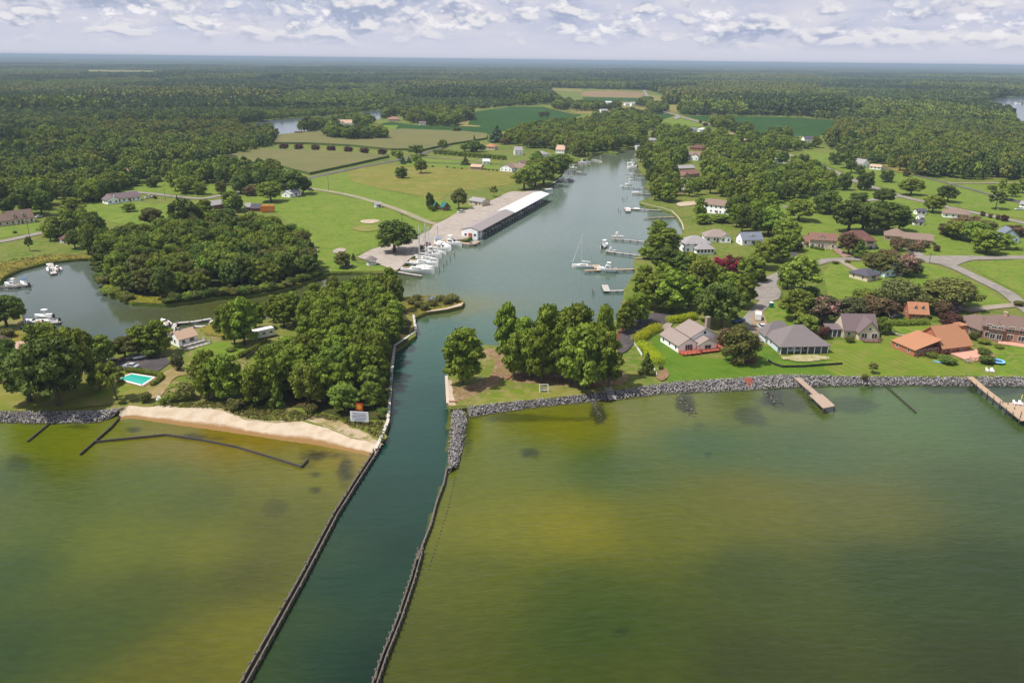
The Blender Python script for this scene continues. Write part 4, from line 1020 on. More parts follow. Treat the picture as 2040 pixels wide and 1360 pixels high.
dock('grey dock holding one white boat, nearest below the small inlet', [(1300,483),(1255,478),(1218,475)], 1.5, wood_grey, 1.0, 4, pile_h=1.6)
dock('low grey dock with a square head in front of the shady pines', [(1243,578),(1215,579)], 1.4, wood_grey, .9, 3, plat=[[(1203,580),(1216,580),(1211,567),(1198,567.5)]])
dock('grey dock with white floats reaching from the inlet wall', [(1322,419),(1280,417),(1243,415)], 1.6, wood_grey, .9, 4, plat=[[(1247,421),(1257,421),(1254,413),(1243,413)]])
dock('brown dock with a bare boat lift inside the small inlet', [(1344,432),(1310,433),(1283,434)], 1.5, wood_pier, .9, 4)
dock('grey dock of the blue topped boat above the inlet', [(1306,387),(1282,386),(1259,385)], 1.5, wood_grey, .9, 4)
dock('grey dock with the slim moored sailboat on the upper right bank', [(1284,375),(1262,373.5),(1240,372.5)], 1.4, wood_grey, .9, 4)
dock('grey dock third from the head of the creek on its right bank', [(1298,356),(1280,355.8),(1262,355.5)], 1.4, wood_grey, .9, 4)
dock('grey dock second from the head of the creek on its right bank', [(1283,348),(1262,347.5),(1247,347)], 1.4, wood_grey, .9, 4)
dock('grey dock first from the head of the creek on its right bank', [(1274,338),(1262,337.5),(1250,337)], 1.4, wood_grey, .9, 4)
dock('long grey walkway leading from the covered slips to two moored boats', [(1081,377),(1095,368),(1111,359)], 1.8, wood_grey, 1.0, 5)
dock('dark dock with the flat runabout on the upper left bank', [(1120,344),(1145,345),(1169,346)], 1.6, wood_old, .9, 5)
dock('dark dock with a small white boat at the left bank trees', [(1119,336),(1135,335.5),(1151,335.5)], 1.4, wood_old, .9, 5)
dock('brown dock of the two white cruisers nearest the creek head', [(1131,325),(1150,326),(1176,328)], 1.4, wood_pier, .9, 5)
dock('U shaped pale dock in the left pond behind the white cottage', [(342,663),(346,652),(350,643),(387,640),(421,634)], 1.5, wood_grey, .8, 4, plat=[[(386,651),(419,651),(419,648),(386,648)]], pile_h=1.5)
dock('pale short finger dock of the left pond U dock', [(419,649),(423,637)], 1.5, wood_grey, .8, 4, pile_h=1.5)
dock('grey dock with three white boats at the left edge of the pond', [(20,654),(50,650),(92,643),(120,641)], 1.4, wood_grey, .9, 3, pile_h=1.6)
dock('small floating dock with a red kayak below the dense wood', [(503,561),(498,573),(495,585)], 2.2, wood_grey, .5, 5)
dock('dark dock with a white cuddy boat at the far left pond edge', [(-30,573),(30,571),(60,567)], 1.6, wood_old, .9, 3)
dock('pale dock with a white canopy at the top of the left pond', [(97,517),(102,532),(107,545)], 2.4, wood_grey, .7, 4)
dock('wooden walkway through the marsh at far left', [(10,668),(30,667),(52,664)], 1.2, wood_grey, .9, 3)
dock('low marina finger dock under the white sail covers', [(793,541),(815,545),(840,549)], 1.6, wood_grey, .9, 4)
dock('wooden terrace in front of the white marina office', [(905,482),(940,486),(952,480)], 3.5, wood_pier, 1.15, 4)
# steps over the stones
def steps(label, a, b, width, mat, name='beach_steps'):
    A_ = P(*a, LZ+.6); B_ = P(*b, 0.2); e = thing(name, label, 'steps', (*A_, 0)); mb = MB(); rl = MB()
    d = np.array(B_)-np.array(A_); L = np.linalg.norm(d); d /= L; nn = np.array([-d[1], d[0]])
    n = 9
    for i in range(n):
        t = (i+.5)/n; c_ = d*L*t; z = LZ+.75-(LZ+.4)*t; mb.bar((*(c_-nn*width/2), z), (*(c_+nn*width/2), z), L/n*.8, .07)
    obj('treads', mb, mat, e)
    for s in (-1, 1): 
        r1 = MB().bar((*(nn*s*width/2), LZ+.65), (*(d*L+nn*s*width/2), .3), .1, .25); obj('stringer', r1, mat, e)
    return e
steps('grey wooden steps over the stones below the picnic lawn', (1211,771), (1221,797), 2.0, wood_grey)
steps('red painted steps over the stones below the white house', (1489,753), (1498,770), 2.0, plain('red_stain', (.42, .09, .05), .8), 'beach_steps')
# mooring piles standing free in the water
for lab, pl in (('lone mooring pile in the creek off the grey square dock', [(1180,584),(1183,588)]), ('mooring pile standing off the marina boats', [(884,533),(876,540),(890,525),(897,517),(906,510)]), ('mooring pile off the slip shed end', [(1095,390),(1101,392),(1108,392),(1117,392)]),
                ('mooring pile near the head docks on the right bank', [(1232,420),(1236,424),(1240,398),(1243,400),(1249,397)]), ('mooring pile in the left pond', [(52,645),(57,658),(522,583),(33,602)])):
    for x, y in pl:
        q = link('mooring_pile', pile_mesh(.15, 1.9, wood_old), None, (*P(x, y, 0), 0)); tag(q, lab, 'mooring pile', lab.replace('pile', 'piles'))
# ---------------------------------------------------------------- houses
AVOID = []; SIGHT = []
glass = plain('window_glass', (.03, .035, .04), .08, var=.1, spec=.6)
frame_w = plain('window_frame', (.72, .71, .69), .5, var=.04)
screen = plain('porch_screen', (.07, .075, .085), .5, var=.2)
def wallm(n_, c): return plain('wall_'+n_, lin(c), .75, var=.07, scale=.8)
def roofm(n_, c): return plain('roof_'+n_, tuple(v*.62 for v in lin(c)), .9, var=.22, scale=2.2)
WHITE = wallm('white', (246,246,246)); CREAM = wallm('cream', (206,190,166)); BEIGE = wallm('beige', (196,184,160)); BRICK = wallm('brick', (138,82,66)); PALE = wallm('paleblue', (206,218,222)); RUST = wallm('rust', (166,104,78)); TANW = wallm('tan', (178,152,130)); BRICK2 = wallm('redbrick', (152,112,94)); LOG = wallm('log', (110,70,52)); STONE = wallm('stone', (150,132,112))
GREYR = roofm('grey', (142,132,132)); TAUPE = roofm('taupe', (172,154,146)); PURP = roofm('purple', (134,116,118)); ORNG = roofm('orange', (200,142,106)); BROWN = roofm('brown', (138,114,104)); REDR = roofm('red', (152,112,98)); TANR = roofm('tan', (158,134,120)); SLATE = roofm('slate', (98,94,108)); WHITER = roofm('whitemetal', (232,232,234)); BLUEG = roofm('bluegrey', (140,146,162)); TEAL = roofm('teal', (56,128,116)); DKRED = roofm('darkred', (124,86,78)); SALM = roofm('salmon', (186,136,122)); LGREY = roofm('lightgrey', (178,172,172)); PINKR = roofm('pinktan', (226,190,164))
WIN = {}
def window_meshes(w_, h_):
    k = (round(w_, 1), round(h_, 1))
    if k not in WIN:
        w2 = w_/2; f = MB(); t = .09
        for (x0, z0, x1, z1) in ((-w2, 0, w2, t), (-w2, h_-t, w2, h_), (-w2, t, -w2+t, h_-t), (w2-t, t, w2, h_-t)): f.box(x0, -.07, z0, x1, .05, z1)
        if w_ > 1.5:
            for q in range(1, int(w_/.8)): x = -w2+w_*q/int(w_/.8); f.box(x-.035, -.068, t, x+.035, .05, h_-t)
        p = MB().box(-w2+t*.9, -.03, t*.9, w2-t*.9, .04, h_-t*.9)
        WIN[k] = (f.mesh('window', frame_w), p.mesh('pane', glass))
    return WIN[k]
def put_window(root, face, x, y, z, w_=1.1, h_=1.4, name='window', far=False):
    f, p = window_meshes(w_, h_); o_ = link(name, f, root, (x, y, z)); o_.rotation_euler = (0, 0, {'f': 0, 'r': math.pi/2, 'l': -math.pi/2, 'b': math.pi}[face])
    link('pane', p, o_); return o_
def gable_roof(mb, x0, y0, x1, y1, h, rh, axis, ov=.5, th=.22):
    if axis == 'gx':
        ym = (y0+y1)/2; sl = rh/((y1-y0)/2); ze = h-sl*ov; zr = h+rh
        ring = lambda x: [(x, y0-ov, ze), (x, ym, zr), (x, y1+ov, ze), (x, y1+ov, ze-th), (x, ym, zr-th), (x, y0-ov, ze-th)]
        mb.loft([ring(x0-ov*.6), ring(x1+ov*.6)])
    else:
        xm = (x0+x1)/2; sl = rh/((x1-x0)/2); ze = h-sl*ov; zr = h+rh
        ring = lambda y: [(x0-ov, y, ze), (xm, y, zr), (x1+ov, y, ze), (x1+ov, y, ze-th), (xm, y, zr-th), (x0-ov, y, ze-th)]
        mb.loft([ring(y0-ov*.6), ring(y1+ov*.6)])
def hip_roof(mb, x0, y0, x1, y1, h, rh, ov=.55, th=.22):
    x0 -= ov; x1 += ov; y0 -= ov; y1 += ov; w_, d_ = x1-x0, y1-y0; ze = h-rh*ov/(min(w_, d_)/2)*.6
    if w_ >= d_: rg = [(x0+d_/2, (y0+y1)/2, h+rh), (x1-d_/2+.01, (y0+y1)/2, h+rh)]
    else: rg = [((x0+x1)/2, y0+w_/2, h+rh), ((x0+x1)/2, y1-w_/2+.01, h+rh)]
    q = [(x0,y0,ze),(x1,y0,ze),(x1,y1,ze),(x0,y1,ze),(x0,y0,ze-th),(x1,y0,ze-th),(x1,y1,ze-th),(x0,y1,ze-th)]+rg
    fs = [(4,7,6,5),(0,4,5,1),(1,5,6,2),(2,6,7,3),(3,7,4,0)]
    if w_ >= d_: fs += [(0,1,9,8),(1,2,9),(2,3,8,9),(3,0,8)]
    else: fs += [(0,1,8),(1,2,9,8),(2,3,9),(3,0,8,9)]
    mb.add(q, fs)
def shed_roof(mb, x0, y0, x1, y1, h, rh, side, ov=.4, th=.2):
    """slopes down towards side (f, l or r); rh is the rise at the high edge"""
    zs = {'f': (h, h, h+rh, h+rh), 'l': (h, h+rh, h+rh, h), 'r': (h+rh, h, h, h+rh)}[side]
    X0, X1, Y0, Y1 = x0-ov, x1+(0 if side == 'l' else ov), y0-ov, y1
    c_ = [(X0,Y0),(X1,Y0),(X1,Y1),(X0,Y1)]
    mb.add([(a, b, z) for (a, b), z in zip(c_, zs)]+[(a, b, z-th) for (a, b), z in zip(c_, zs)], [(0,1,2,3),(7,6,5,4),(0,4,5,1),(1,5,6,2),(2,6,7,3),(3,7,4,0)])
def walls(mb, x0, y0, x1, y1, h, kind, rh, z0=-.3):
    q = [(x0,y0),(x1,y0),(x1,y1),(x0,y1)]
    mb.add([(a, b, z0) for a, b in q]+[(a, b, h) for a, b in q], [(0,1,5,4),(1,2,6,5),(2,3,7,6),(3,0,4,7),(4,5,6,7)])
    g_ = rh-.14
    if kind == 'gx':
        ym = (y0+y1)/2; mb.add([(x0,y0,h),(x0,y1,h),(x0,ym,h+g_),(x1,y0,h),(x1,y1,h),(x1,ym,h+g_)], [(0,2,1),(3,4,5)])
    if kind == 'gy':
        xm = (x0+x1)/2; mb.add([(x0,y0,h),(x1,y0,h),(xm,y0,h+g_),(x0,y1,h),(x1,y1,h),(xm,y1,h+g_)], [(0,1,2),(3,5,4)])
def house(label, A, B, vols, wall=WHITE, roof=GREYR, name='house', cat='house', win=True, chim=None, dormers=(), deck=None, porch=None, group=None, door=True, z=LZ, steps_=None):
    a, b = P(*A, z), P(*B, z); W = math.dist(a, b); rz = math.atan2(b[1]-a[1], b[0]-a[0])
    e = thing(name, label, cat, (*a, z), rz, group); wm_, rm_ = MB(), MB(); dist = math.hypot(*a)
    ymax = 0
    for i, v in enumerate(vols):
        x0, x1, y0, y1, h, kind, rh = v[:7]; x0 *= W; x1 *= W; ex = v[7] if len(v) > 7 else {}
        eps = i*.013
        walls(wm_, x0+eps, y0+eps, x1-eps, y1-eps, h, kind, rh, ex.get('z0', -.3))
        ry0 = ex.get('ry0', y0)
        if kind in ('gx', 'gy'): gable_roof(rm_, x0, ry0, x1, y1, h+eps, rh, kind, ex.get('ov', .5))
        elif kind == 'hip': hip_roof(rm_, x0, ry0, x1, y1, h+eps, rh)
        elif kind in ('sf', 'sl', 'sr'): shed_roof(rm_, x0, ry0, x1, y1, h+eps+.2, rh, kind[1])
        elif kind == 'flat': rm_.box(x0-.3, ry0-.3, h+eps, x1+.3, y1+.2, h+eps+.25)
        ymax = max(ymax, y1)
        if win and not ex.get('nowin'):
            ww, wh = ex.get('w', 1.1), ex.get('wh', 1.35)
            for row in range(1 if h < 4.4 else 2):
                zz = .85+row*2.75
                n = ex.get('nf', max(1, int((x1-x0)/3.0)))
                for q in range(n): put_window(e, 'f', x0+(x1-x0)*(q+.5)/n, y0+eps-.01, zz, ww, wh)
                n = ex.get('ns', max(1, int((y1-y0)/4.5)))
                for q in range(n):
                    yy = y0+(y1-y0)*(q+.5)/n
                    if i == 0 or x0 <= .05*W: put_window(e, 'l', x0+eps-.01, yy, zz, 1.0, 1.3)
                    if x1 >= .95*W: put_window(e, 'r', x1-eps+.01, yy, zz, 1.0, 1.3)
            if kind == 'gy' and rh > 2.4: put_window(e, 'f', (x0+x1)/2, y0+eps-.01, h+.35, 1.0, 1.1)
    obj('wall', wm_, wall, e); ro = obj('roof', rm_, roof, e)
    if door and dist < 600:
        x0, x1, y0 = vols[0][0]*W, vols[0][1]*W, vols[0][2]
        dm = MB().box(-.48, -.07, .05, .48, .05, 2.1); d_ = obj('door', dm, plain('door_paint', (.16, .09, .07), .5), e, loc=(x0+(x1-x0)*.5+1.0*(len(vols) % 2), y0-.012, 0))
        obj('handle', MB().box(.33, -.11, 1.0, .39, -.06, 1.12), plain('brass', (.5, .4, .2), .3, 1.0), d_)
    if chim:
        for (cx, cy, ct, cw, cm) in chim: obj('chimney', MB().box(cx*W-cw/2, cy-cw/2, -.2, cx*W+cw/2, cy+cw/2, ct-.25).box(cx*W-cw/2-.08, cy-cw/2-.08, ct-.25, cx*W+cw/2+.08, cy+cw/2+.08, ct), cm, e)
    for (dx, dy, dz, dw) in dormers:
        d_ = MB(); walls(d_, dx*W-dw/2, dy, dx*W+dw/2, dy+2.6, dz+1.1, 'gy', .7, dz-.5); dd = obj('dormer', d_, wall, e)
        r2 = MB(); gable_roof(r2, dx*W-dw/2, dy, dx*W+dw/2, dy+2.6, dz+1.1, .7, 'gy', .22, .14); obj('dormer_roof', r2, roof, dd)
        o_ = put_window(e, 'f', dx*W, dy-.01, dz+.1, .9, .9); o_.parent = dd
    if deck:
        for (x0, y0, x1, y1, hz_, mt, rail) in deck:
            dm = MB().box(x0*W, y0, hz_-.22, x1*W, y1, hz_)
            for q in range(int((x1-x0)*W/2.5)+1):
                dm.box(x0*W+q*2.4+.05, y0+.06, -.3, x0*W+q*2.4+.2, y0+.2, hz_-.22)
            do = obj('deck', dm, mt, e)
            if rail:
                rb = MB(); 
                for (p, q) in (((x0*W, y0), (x1*W, y0)), ((x0*W, y0), (x0*W, y1)), ((x1*W, y0), (x1*W, y1))):
                    for zz in (.35, .65, .95): rb.bar((*p, hz_+zz), (*q, hz_+zz), .07, .09)
                    L = math.dist(p, q)
                    for s in range(int(L/1.6)+2):
                        t = min(1, s*1.6/L); rb.box(p[0]+(q[0]-p[0])*t-.05, p[1]+(q[1]-p[1])*t-.05, hz_, p[0]+(q[0]-p[0])*t+.05, p[1]+(q[1]-p[1])*t+.05, hz_+1.0)
                obj('railing', rb, mt, do)
    if porch:
        x0, x1, y, h, n, mt = porch[:6]
        for q in range(n):
            x = (x0+(x1-x0)*q/(n-1))*W
            obj('porch_post', MB().box(x-.13, y-.13, -.2, x+.13, y+.13, h), mt, e)
        if len(porch) > 6:
            for q in porch[6]:
                xa = (x0+(x1-x0)*q/(n-1))*W+.14; xb = (x0+(x1-x0)*(q+1)/(n-1))*W-.14
                obj('screen', MB().box(xa, y-.03, .1, xb, y+.03, h-.1), screen, e)
    cx, cy = W/2, ymax/2
    wx, wy = a[0]+cx*math.cos(rz)-cy*math.sin(rz), a[1]+cx*math.sin(rz)+cy*math.cos(rz)
    AVOID.append((wx, wy, max(W, ymax)*.55+2)); SIGHT.append(((A[0]+B[0])/2, (A[1]+B[1])/2-1, abs(B[0]-A[0])/2)); return e
red_deck = plain('red_deck', (.46, .12, .07), .8, var=.15); brown_deck = plain('brown_deck', (.2, .12, .095), .85); pink_deck = plain('pink_deck', (.5, .27, .2), .85)
stone_m = plain('field_stone', (.3, .25, .2), .9, var=.4, scale=3)
house('white beach house with taupe gables, stone chimney and red deck', (1352,704), (1436,694),
      [(.0,.44,0,12,2.9,'gy',2.0,{'nf':1,'w':2.6,'wh':1.9,'ns':3}), (.38,1.0,2.6,12.5,4.3,'gy',2.5,{'nf':3,'w':.8}), (.42,.84,-1.2,3.4,2.8,'gy',1.7,{'nf':1,'w':2.4,'wh':1.5})],
      WHITE, TAUPE, chim=[(1.02, 9.5, 8.0, 1.3, stone_m)], deck=[(-.02,-3.2,.40,0,.75,red_deck,True),(.43,-2.9,.86,-1.3,.75,red_deck,True),(.87,-2.4,1.14,4.5,.75,red_deck,True)])
house('new pale house under a big gray hip roof with white porch posts', (1554,706), (1650,704),
      [(0,1,2.4,13.5,2.9,'hip',4.9,{'ry0':0.2,'nf':6,'w':1.4,'wh':2.0,'ns':1}), (-.04,.56,11,17,2.9,'hip',3.9,{'nowin':1})], PALE, GREYR, porch=(.012,.988,.3,2.75,8,white_p,(0,4,5,6)))
house('beige house with purple brown roof and a front gable of arched windows', (1679,673), (1744,674),
      [(0,1.02,0,8.5,3.2,'gx',4.3,{'nf':3}), (.38,.99,-2.8,4,3.3,'gy',3.7,{'nf':2,'w':2.0,'wh':1.9}), (-.44,.0,1.2,5.5,2.5,'sf',.7,{'nowin':1})], BEIGE, PURP,
      deck=[(.45,-5.2,.96,-2.9,.6,brown_deck,True)], porch=(-.44,-.02,1.05,2.5,4,frame_w,(0,1,2)))
house('orange roofed beach house with a lean-to wing and pink terrace', (1866,707), (1930,699),
      [(.12,1,0,11,3.0,'gx',5.0,{'nf':2,'w':2.2,'wh':1.7,'ov':.9}), (-.66,.10,.5,10.5,2.3,'sl',2.6,{'nf':4,'w':1.5,'wh':1.5}), (.93,1.12,4,7,7.4,'flat',0,{'nowin':1})], RUST, ORNG,
      deck=[(.35,-6.5,1.25,-.2,.45,pink_deck,False),(.5,-8.5,1.1,-6.55,.3,pink_deck,True)], porch=(-.64,.3,-.55,2.4,6,LOG))
house('small orange roofed garage with two dormers behind the clipped hedge', (1809,635), (1848,637), [(0,1,0,6.2,2.6,'gx',3.2,{'nf':2})], RUST, ORNG, name='garage', cat='garage', dormers=[(.35,1.0,3.5,.9),(.72,1.0,3.5,.9)])
house('long brick bungalow wing with brown hip roof at the right edge', (1893,650), (1951,673), [(0,1,0,10,3.0,'hip',2.9,{'nf':5,'w':1.6,'wh':1.5})], BRICK2, BROWN)
house('tall brick house with brown hip roof and wide white window bays', (1955,674), (2066,690), [(0,1,0,12,4.9,'hip',3.2,{'nf':5,'w':1.9,'wh':1.9}), (.12,.36,-1.5,4,4.6,'hip',1.8,{'nf':2,'w':1.6,'wh':1.9})], BRICK2, BROWN, chim=[(.36,5.5,9.0,1.1,TANW)], deck=[(.3,-4,1.0,-.2,.35,pink_deck,False)])
house('cream house with red tiled roof and full width front porch', (1612,495), (1666,498), [(0,1,1.8,9.5,4.6,'gx',2.7,{'nf':4}), (-.2,.08,3,9,3.2,'gx',2.2,{'nf':1})], CREAM, REDR, dormers=[(.45,2.4,4.9,2.2)], porch=(0,1,-.4,2.6,6,frame_w))
house('red hip roofed house with a grey front garage door', (1690,488), (1745,489), [(0,1,4,13,3.0,'hip',3.2,{}), (.55,.95,-1,4.4,2.8,'hip',1.8,{'nf':1,'w':3.2,'wh':2.0})], CREAM, DKRED)
house('long tan house with low taupe roofs behind round flowering shrubs', (1762,481), (1857,489), [(.0,.46,3,13,3.0,'hip',3.2,{}), (.36,1.0,0,7.5,2.8,'gx',2.4,{})], TANW, TANR)
house('white garage with slate hip roof at the end of a concrete drive', (1727,562), (1751,557), [(0,1,0,9,2.8,'hip',2.0,{'nf':1,'w':3,'wh':2})], CREAM, SLATE, name='garage', cat='garage')
house('pale gabled cottage with slate roof half hidden by the willow', (1762,553), (1803,548), [(0,1,0,9,2.9,'gy',3.0,{})], PALE, SLATE)
house('large white creekside house with grey hip roofs and a glazed sunroom', (1367,506), (1418,505), [(.0,1,2.5,13,4.6,'hip',3.0,{}), (.36,1.04,-1.5,4,2.8,'hip',2.0,{'nf':5,'w':1.3,'wh':1.6})], WHITE, LGREY)
house('white bungalow with taupe roof behind the large white creekside house', (1405,482), (1454,483), [(0,1,0,9.5,3.0,'hip',3.0,{}), (.6,1.02,-1,5,2.9,'gy',1.8,{'nf':2})], WHITE, TAUPE)
house('white house with blue grey metal roof and a triple window dormer', (1478,489), (1519,488), [(0,1,0,7.5,3.2,'gx',3.0,{})], WHITE, BLUEG, dormers=[(.52,1.2,3.7,3.0)])
house('large grey roofed house of two tall storeys among the creek pines', (1393,422), (1458,430), [(0,1,0,9,5.6,'hip',2.6,{}), (-.12,.35,4,13,5.0,'hip',2.6,{}), (.1,.4,12,18,4.6,'hip',2.2,{'nowin':1})], WHITE, TANR)
house('beige house with brown roof hidden among pines north of the asphalt drive', (1362,592), (1390,590), [(0,1,0,10,3.0,'gy',2.4,{})], CREAM, BROWN)
house('tan bungalow with grey brown roof by the upper road, white garage front', (1878,433), (1932,437), [(0,1,0,10,2.9,'hip',2.6,{})], WHITE, TANR)
house('small dark roofed open shed on the right lawn, farthest of three', (1826,428), (1845,428), [(0,1,0,4,2.4,'gx',1.2,{'nf':2})], WHITE, SLATE, name='shed', cat='shed')
house('small white shed with plain roof on the right lawn, middle of three', (1831,441), (1840,441), [(0,1,0,4,2.6,'gx',1.3,{'nf':1})], WHITE, LGREY, name='shed', cat='shed')
house('wide white shed with dark roof on the right lawn, nearest of three', (1820,449), (1840,450), [(0,1,0,4,2.4,'gx',1.1,{'nf':2})], WHITE, SLATE, name='shed', cat='shed')
house('blue grey steep gabled house behind the spreading trees at right edge', (1990,482), (2030,484), [(0,1,0,9,3.2,'gy',4.2,{})], wallm('bluegrey', (158,172,180)), BLUEG)
house('white outbuilding with a dark door at the far right lawn edge', (2030,413), (2056,416), [(0,1,0,6,2.6,'gx',1.5,{'nf':2})], WHITE, LGREY, name='shed', cat='shed')
# upper right bank
house('long low grey roofed house on the upper right creek bank', (1333,343), (1384,341), [(0,1,0,9,3,'gx',1.9,{})], CREAM, LGREY)
house('red roofed house beside the long grey roofed house', (1354,356), (1393,352), [(0,1,0,9,3,'gx',2.6,{}), (0,.3,-4,3,3,'gy',2.0,{})], TANW, REDR)
house('grey gabled house below the red roofed house among bank pines', (1350,385), (1371,386), [(0,1,0,10,3,'hip',2.8,{})], TANW, LGREY)
house('big taupe house of many white gables on the upper right bank', (1364,318), (1399,320), [(0,1,0,10,4.5,'gx',3.0,{}), (.35,.8,-3,4,4.2,'gy',2.6,{}), (-.1,.3,3,12,4.2,'gx',2.6,{})], WHITE, TANR)
house('dark red roofed house behind the big taupe gabled house', (1374,299), (1399,301), [(0,1,0,9,3,'hip',2.6,{})], BRICK, DKRED)
house('white boathouse with grey roof near the creek head', (1289,284), (1308,284), [(0,1,0,9,2.9,'gx',1.8,{})], WHITE, LGREY)
house('white ranch house with low roof beside the red maple', (1394,263), (1416,263), [(0,1,0,10,3,'hip',2.4,{})], WHITE, WHITER)
house('small pale blue house left of the white ranch house', (1375,263), (1387,263), [(0,1,0,8,3,'gx',2.4,{})], PALE, BLUEG)
house('grey roofed bungalow at the soybean field corner behind trees', (1446,272), (1464,273), [(0,1,0,9,3,'hip',2.2,{})], TANW, TANR)
house('tan roofed bungalow on the lane beside the soybean field', (1478,284), (1497,285), [(0,1,0,9,3,'hip',2.2,{})], TANW, PINKR)
house('wide grey roofed house at the bend of the upper road', (1541,325), (1576,327), [(0,1,0,10,3,'hip',2.4,{})], WHITE, LGREY)
house('white two storey house with dark roof at the field edge', (1602,284), (1620,284), [(0,1,0,8,5,'gx',2.2,{})], WHITE, SLATE)
house('small slate roofed house left of the white two storey house', (1579,280), (1592,280), [(0,1,0,8,3.4,'gx',2.2,{})], PALE, SLATE)
house('white steep roofed house on the upper road behind dark oaks', (1698,331), (1718,334), [(0,1,0,9,3.4,'gx',3.6,{})], WHITE, LGREY)
house('low white garage right of the steep roofed upper road house', (1732,337), (1754,339), [(0,1,0,7,2.8,'gx',1.5,{})], WHITE, PINKR, name='garage', cat='garage')
# upper left bank and farms
house('sprawling white house with grey roofs at the top of the meadow', (996,341), (1034,344), [(0,.62,0,9,3.4,'gy',2.8,{}), (.2,1.0,6,18,3.2,'gx',2.6,{}), (.35,.75,16,28,4.2,'gy',3.0,{})], WHITE, TANR)
house('white gabled house between trees above the sprawling house', (1025,309), (1041,309), [(0,1,0,9,4.6,'gx',3.0,{})], WHITE, LGREY)
house('grey roofed house right of the white gabled house', (1064,312), (1082,314), [(0,1,0,10,3,'hip',2.4,{})], WHITE, LGREY)
house('steep tan roofed house in the creek bank trees', (1107,305), (1124,306), [(0,1,0,9,4,'gx',3.8,{})], WHITE, PINKR)
house('orange roofed house behind the green hedge row', (965,298), (985,299), [(0,1,0,10,3.4,'hip',2.6,{})], CREAM, ORNG)
house('small white outbuilding beside the black driveway', (962,328), (976,328), [(0,1,0,8,3,'gx',1.8,{})], WHITE, WHITER, name='shed', cat='shed')
house('long low tan garage left of the black driveway', (937,338), (958,339), [(0,1,0,8,2.8,'gx',1.6,{})], TANW, PINKR, name='garage', cat='garage')
house('farmhouse with pink roof in the grove by the river arm', (673,252), (705,252), [(0,1,0,12,4.5,'gx',4,{}), (.1,.5,-4,5,4,'gy',3.4,{})], WHITE, PINKR)
house('red roofed farmhouse beside the river arm', (773,242), (796,242), [(0,1,0,12,3.4,'hip',3,{})], CREAM, SALM)
house('low farm building with dark roof at the soybean edge', (835,250), (849,250), [(0,1,0,10,3.4,'gx',2,{})], WHITE, BROWN, name='barn', cat='barn')
house('pale barn beyond the farmstead trees', (896,218), (910,218), [(0,1,0,14,4.5,'gx',3,{})], WHITE, LGREY, name='barn', cat='barn')
house('small red roofed house behind the farmstead', (841,230), (853,230), [(0,1,0,12,3.4,'hip',2.6,{})], CREAM, SALM)
house('dark open boat shed on the far river shore', (587,268), (601,268), [(0,1,0,10,3,'flat',0,{'nowin':1})], LOG, BROWN, name='boat_shed', cat='shed')
house('white farm shed left of the far grove', (1207,208), (1219,208), [(0,1,0,12,4,'gx',2.4,{})], WHITE, WHITER, name='shed', cat='shed')
house('white farmhouse beside the far road', (1258,212), (1268,212), [(0,1,0,12,5,'gx',3.4,{})], WHITE, LGREY)
house('grey roofed farm shed left of the far white farmhouse', (1246,211), (1256,211), [(0,1,0,12,4,'gx',2.4,{})], WHITE, LGREY, name='shed', cat='shed')
house('long white far house in the trees before the soybean strip', (1197,225), (1211,225), [(0,1,0,12,4,'gx',2.4,{})], WHITE, LGREY)
# left side
house('long white ranch house with purple grey roof on the left lawn', (215,408), (283,400), [(.30,1,1.5,10.5,3.0,'gx',2.7,{}), (0,.33,0,8,3.0,'gy',2.3,{'nf':2}), (.18,.45,6,13,3.0,'gx',2.4,{'nowin':1})], WHITE, PURP)
house('tan cape house with two dormers and porch at the left edge', (22,450), (72,444), [(0,1,1.5,11,3.4,'gx',3.8,{}), (-.5,.03,1,10,3.2,'gx',3.0,{})], CREAM, BROWN, dormers=[(.25,2.4,4.2,1.5),(.6,2.4,4.2,1.5)], porch=(.05,.95,0.4,2.7,6,frame_w))
house('little shed with dark red roof beside the left road', (120,484), (133,485), [(0,1,0,4.5,2.5,'hip',1.5,{'nf':1})], WHITE, DKRED, name='shed', cat='shed')
house('long brick building with grey roof beside the dense wood', (420,419), (453,414), [(0,1,0,9,3,'gx',1.9,{})], BRICK, LGREY)
house('white low house tucked under the big oaks by the gravel road', (578,394), (600,389), [(0,1,0,7,2.7,'gx',1.7,{})], WHITE, WHITER)
house('salmon roofed house with two white dormers among the left trees', (247,355), (268,354), [(0,1,0,9,3.8,'gx',3.2,{})], CREAM, SALM, dormers=[(.3,1,4.4,1.6),(.72,1,4.4,1.6)])
house('red walled house right of the salmon roofed house', (309,350), (325,349), [(0,1,0,9,3.4,'gx',2.6,{})], BRICK, SALM)
house('round roofed dark barrel shed beside the orange box trailer', (500,421), (519,421), [(0,1,0,6,2.2,'gx',2.0,{'nowin':1})], BRICK, SLATE, name='shed', cat='shed')
house('grey gabled shed left of the barrel shed', (488,420), (499,420), [(0,1,0,6,2.6,'gx',1.8,{})], TANW, LGREY, name='shed', cat='shed')
house('white cottage with pale pink roof beside the left pond', (358,692), (394,682), [(0,1,0,5.2,3.0,'gx',1.9,{'nf':2})], WHITE, PINKR, deck=[(-.02,-2.4,1.25,-.15,.9,wood_grey,True),(-.1,-4.6,1.3,-2.5,.3,wood_grey,True)], chim=[(.3,3.0,5.6,.6,LGREY)])
house('brown roofed house cut by the left edge behind trees', (-22,712), (13,708), [(0,1,0,9,2.9,'hip',2.4,{})], TANW, BROWN)
house('pinkish roofed house hidden under the large oak', (40,722), (74,716), [(0,1,0,9,3.0,'gx',2.4,{})], TANW, PINKR)
house('dark roofed house glimpsed beside the pool trees', (168,746), (190,742), [(0,1,0,8,2.8,'gx',2.2,{})], TANW, SLATE)
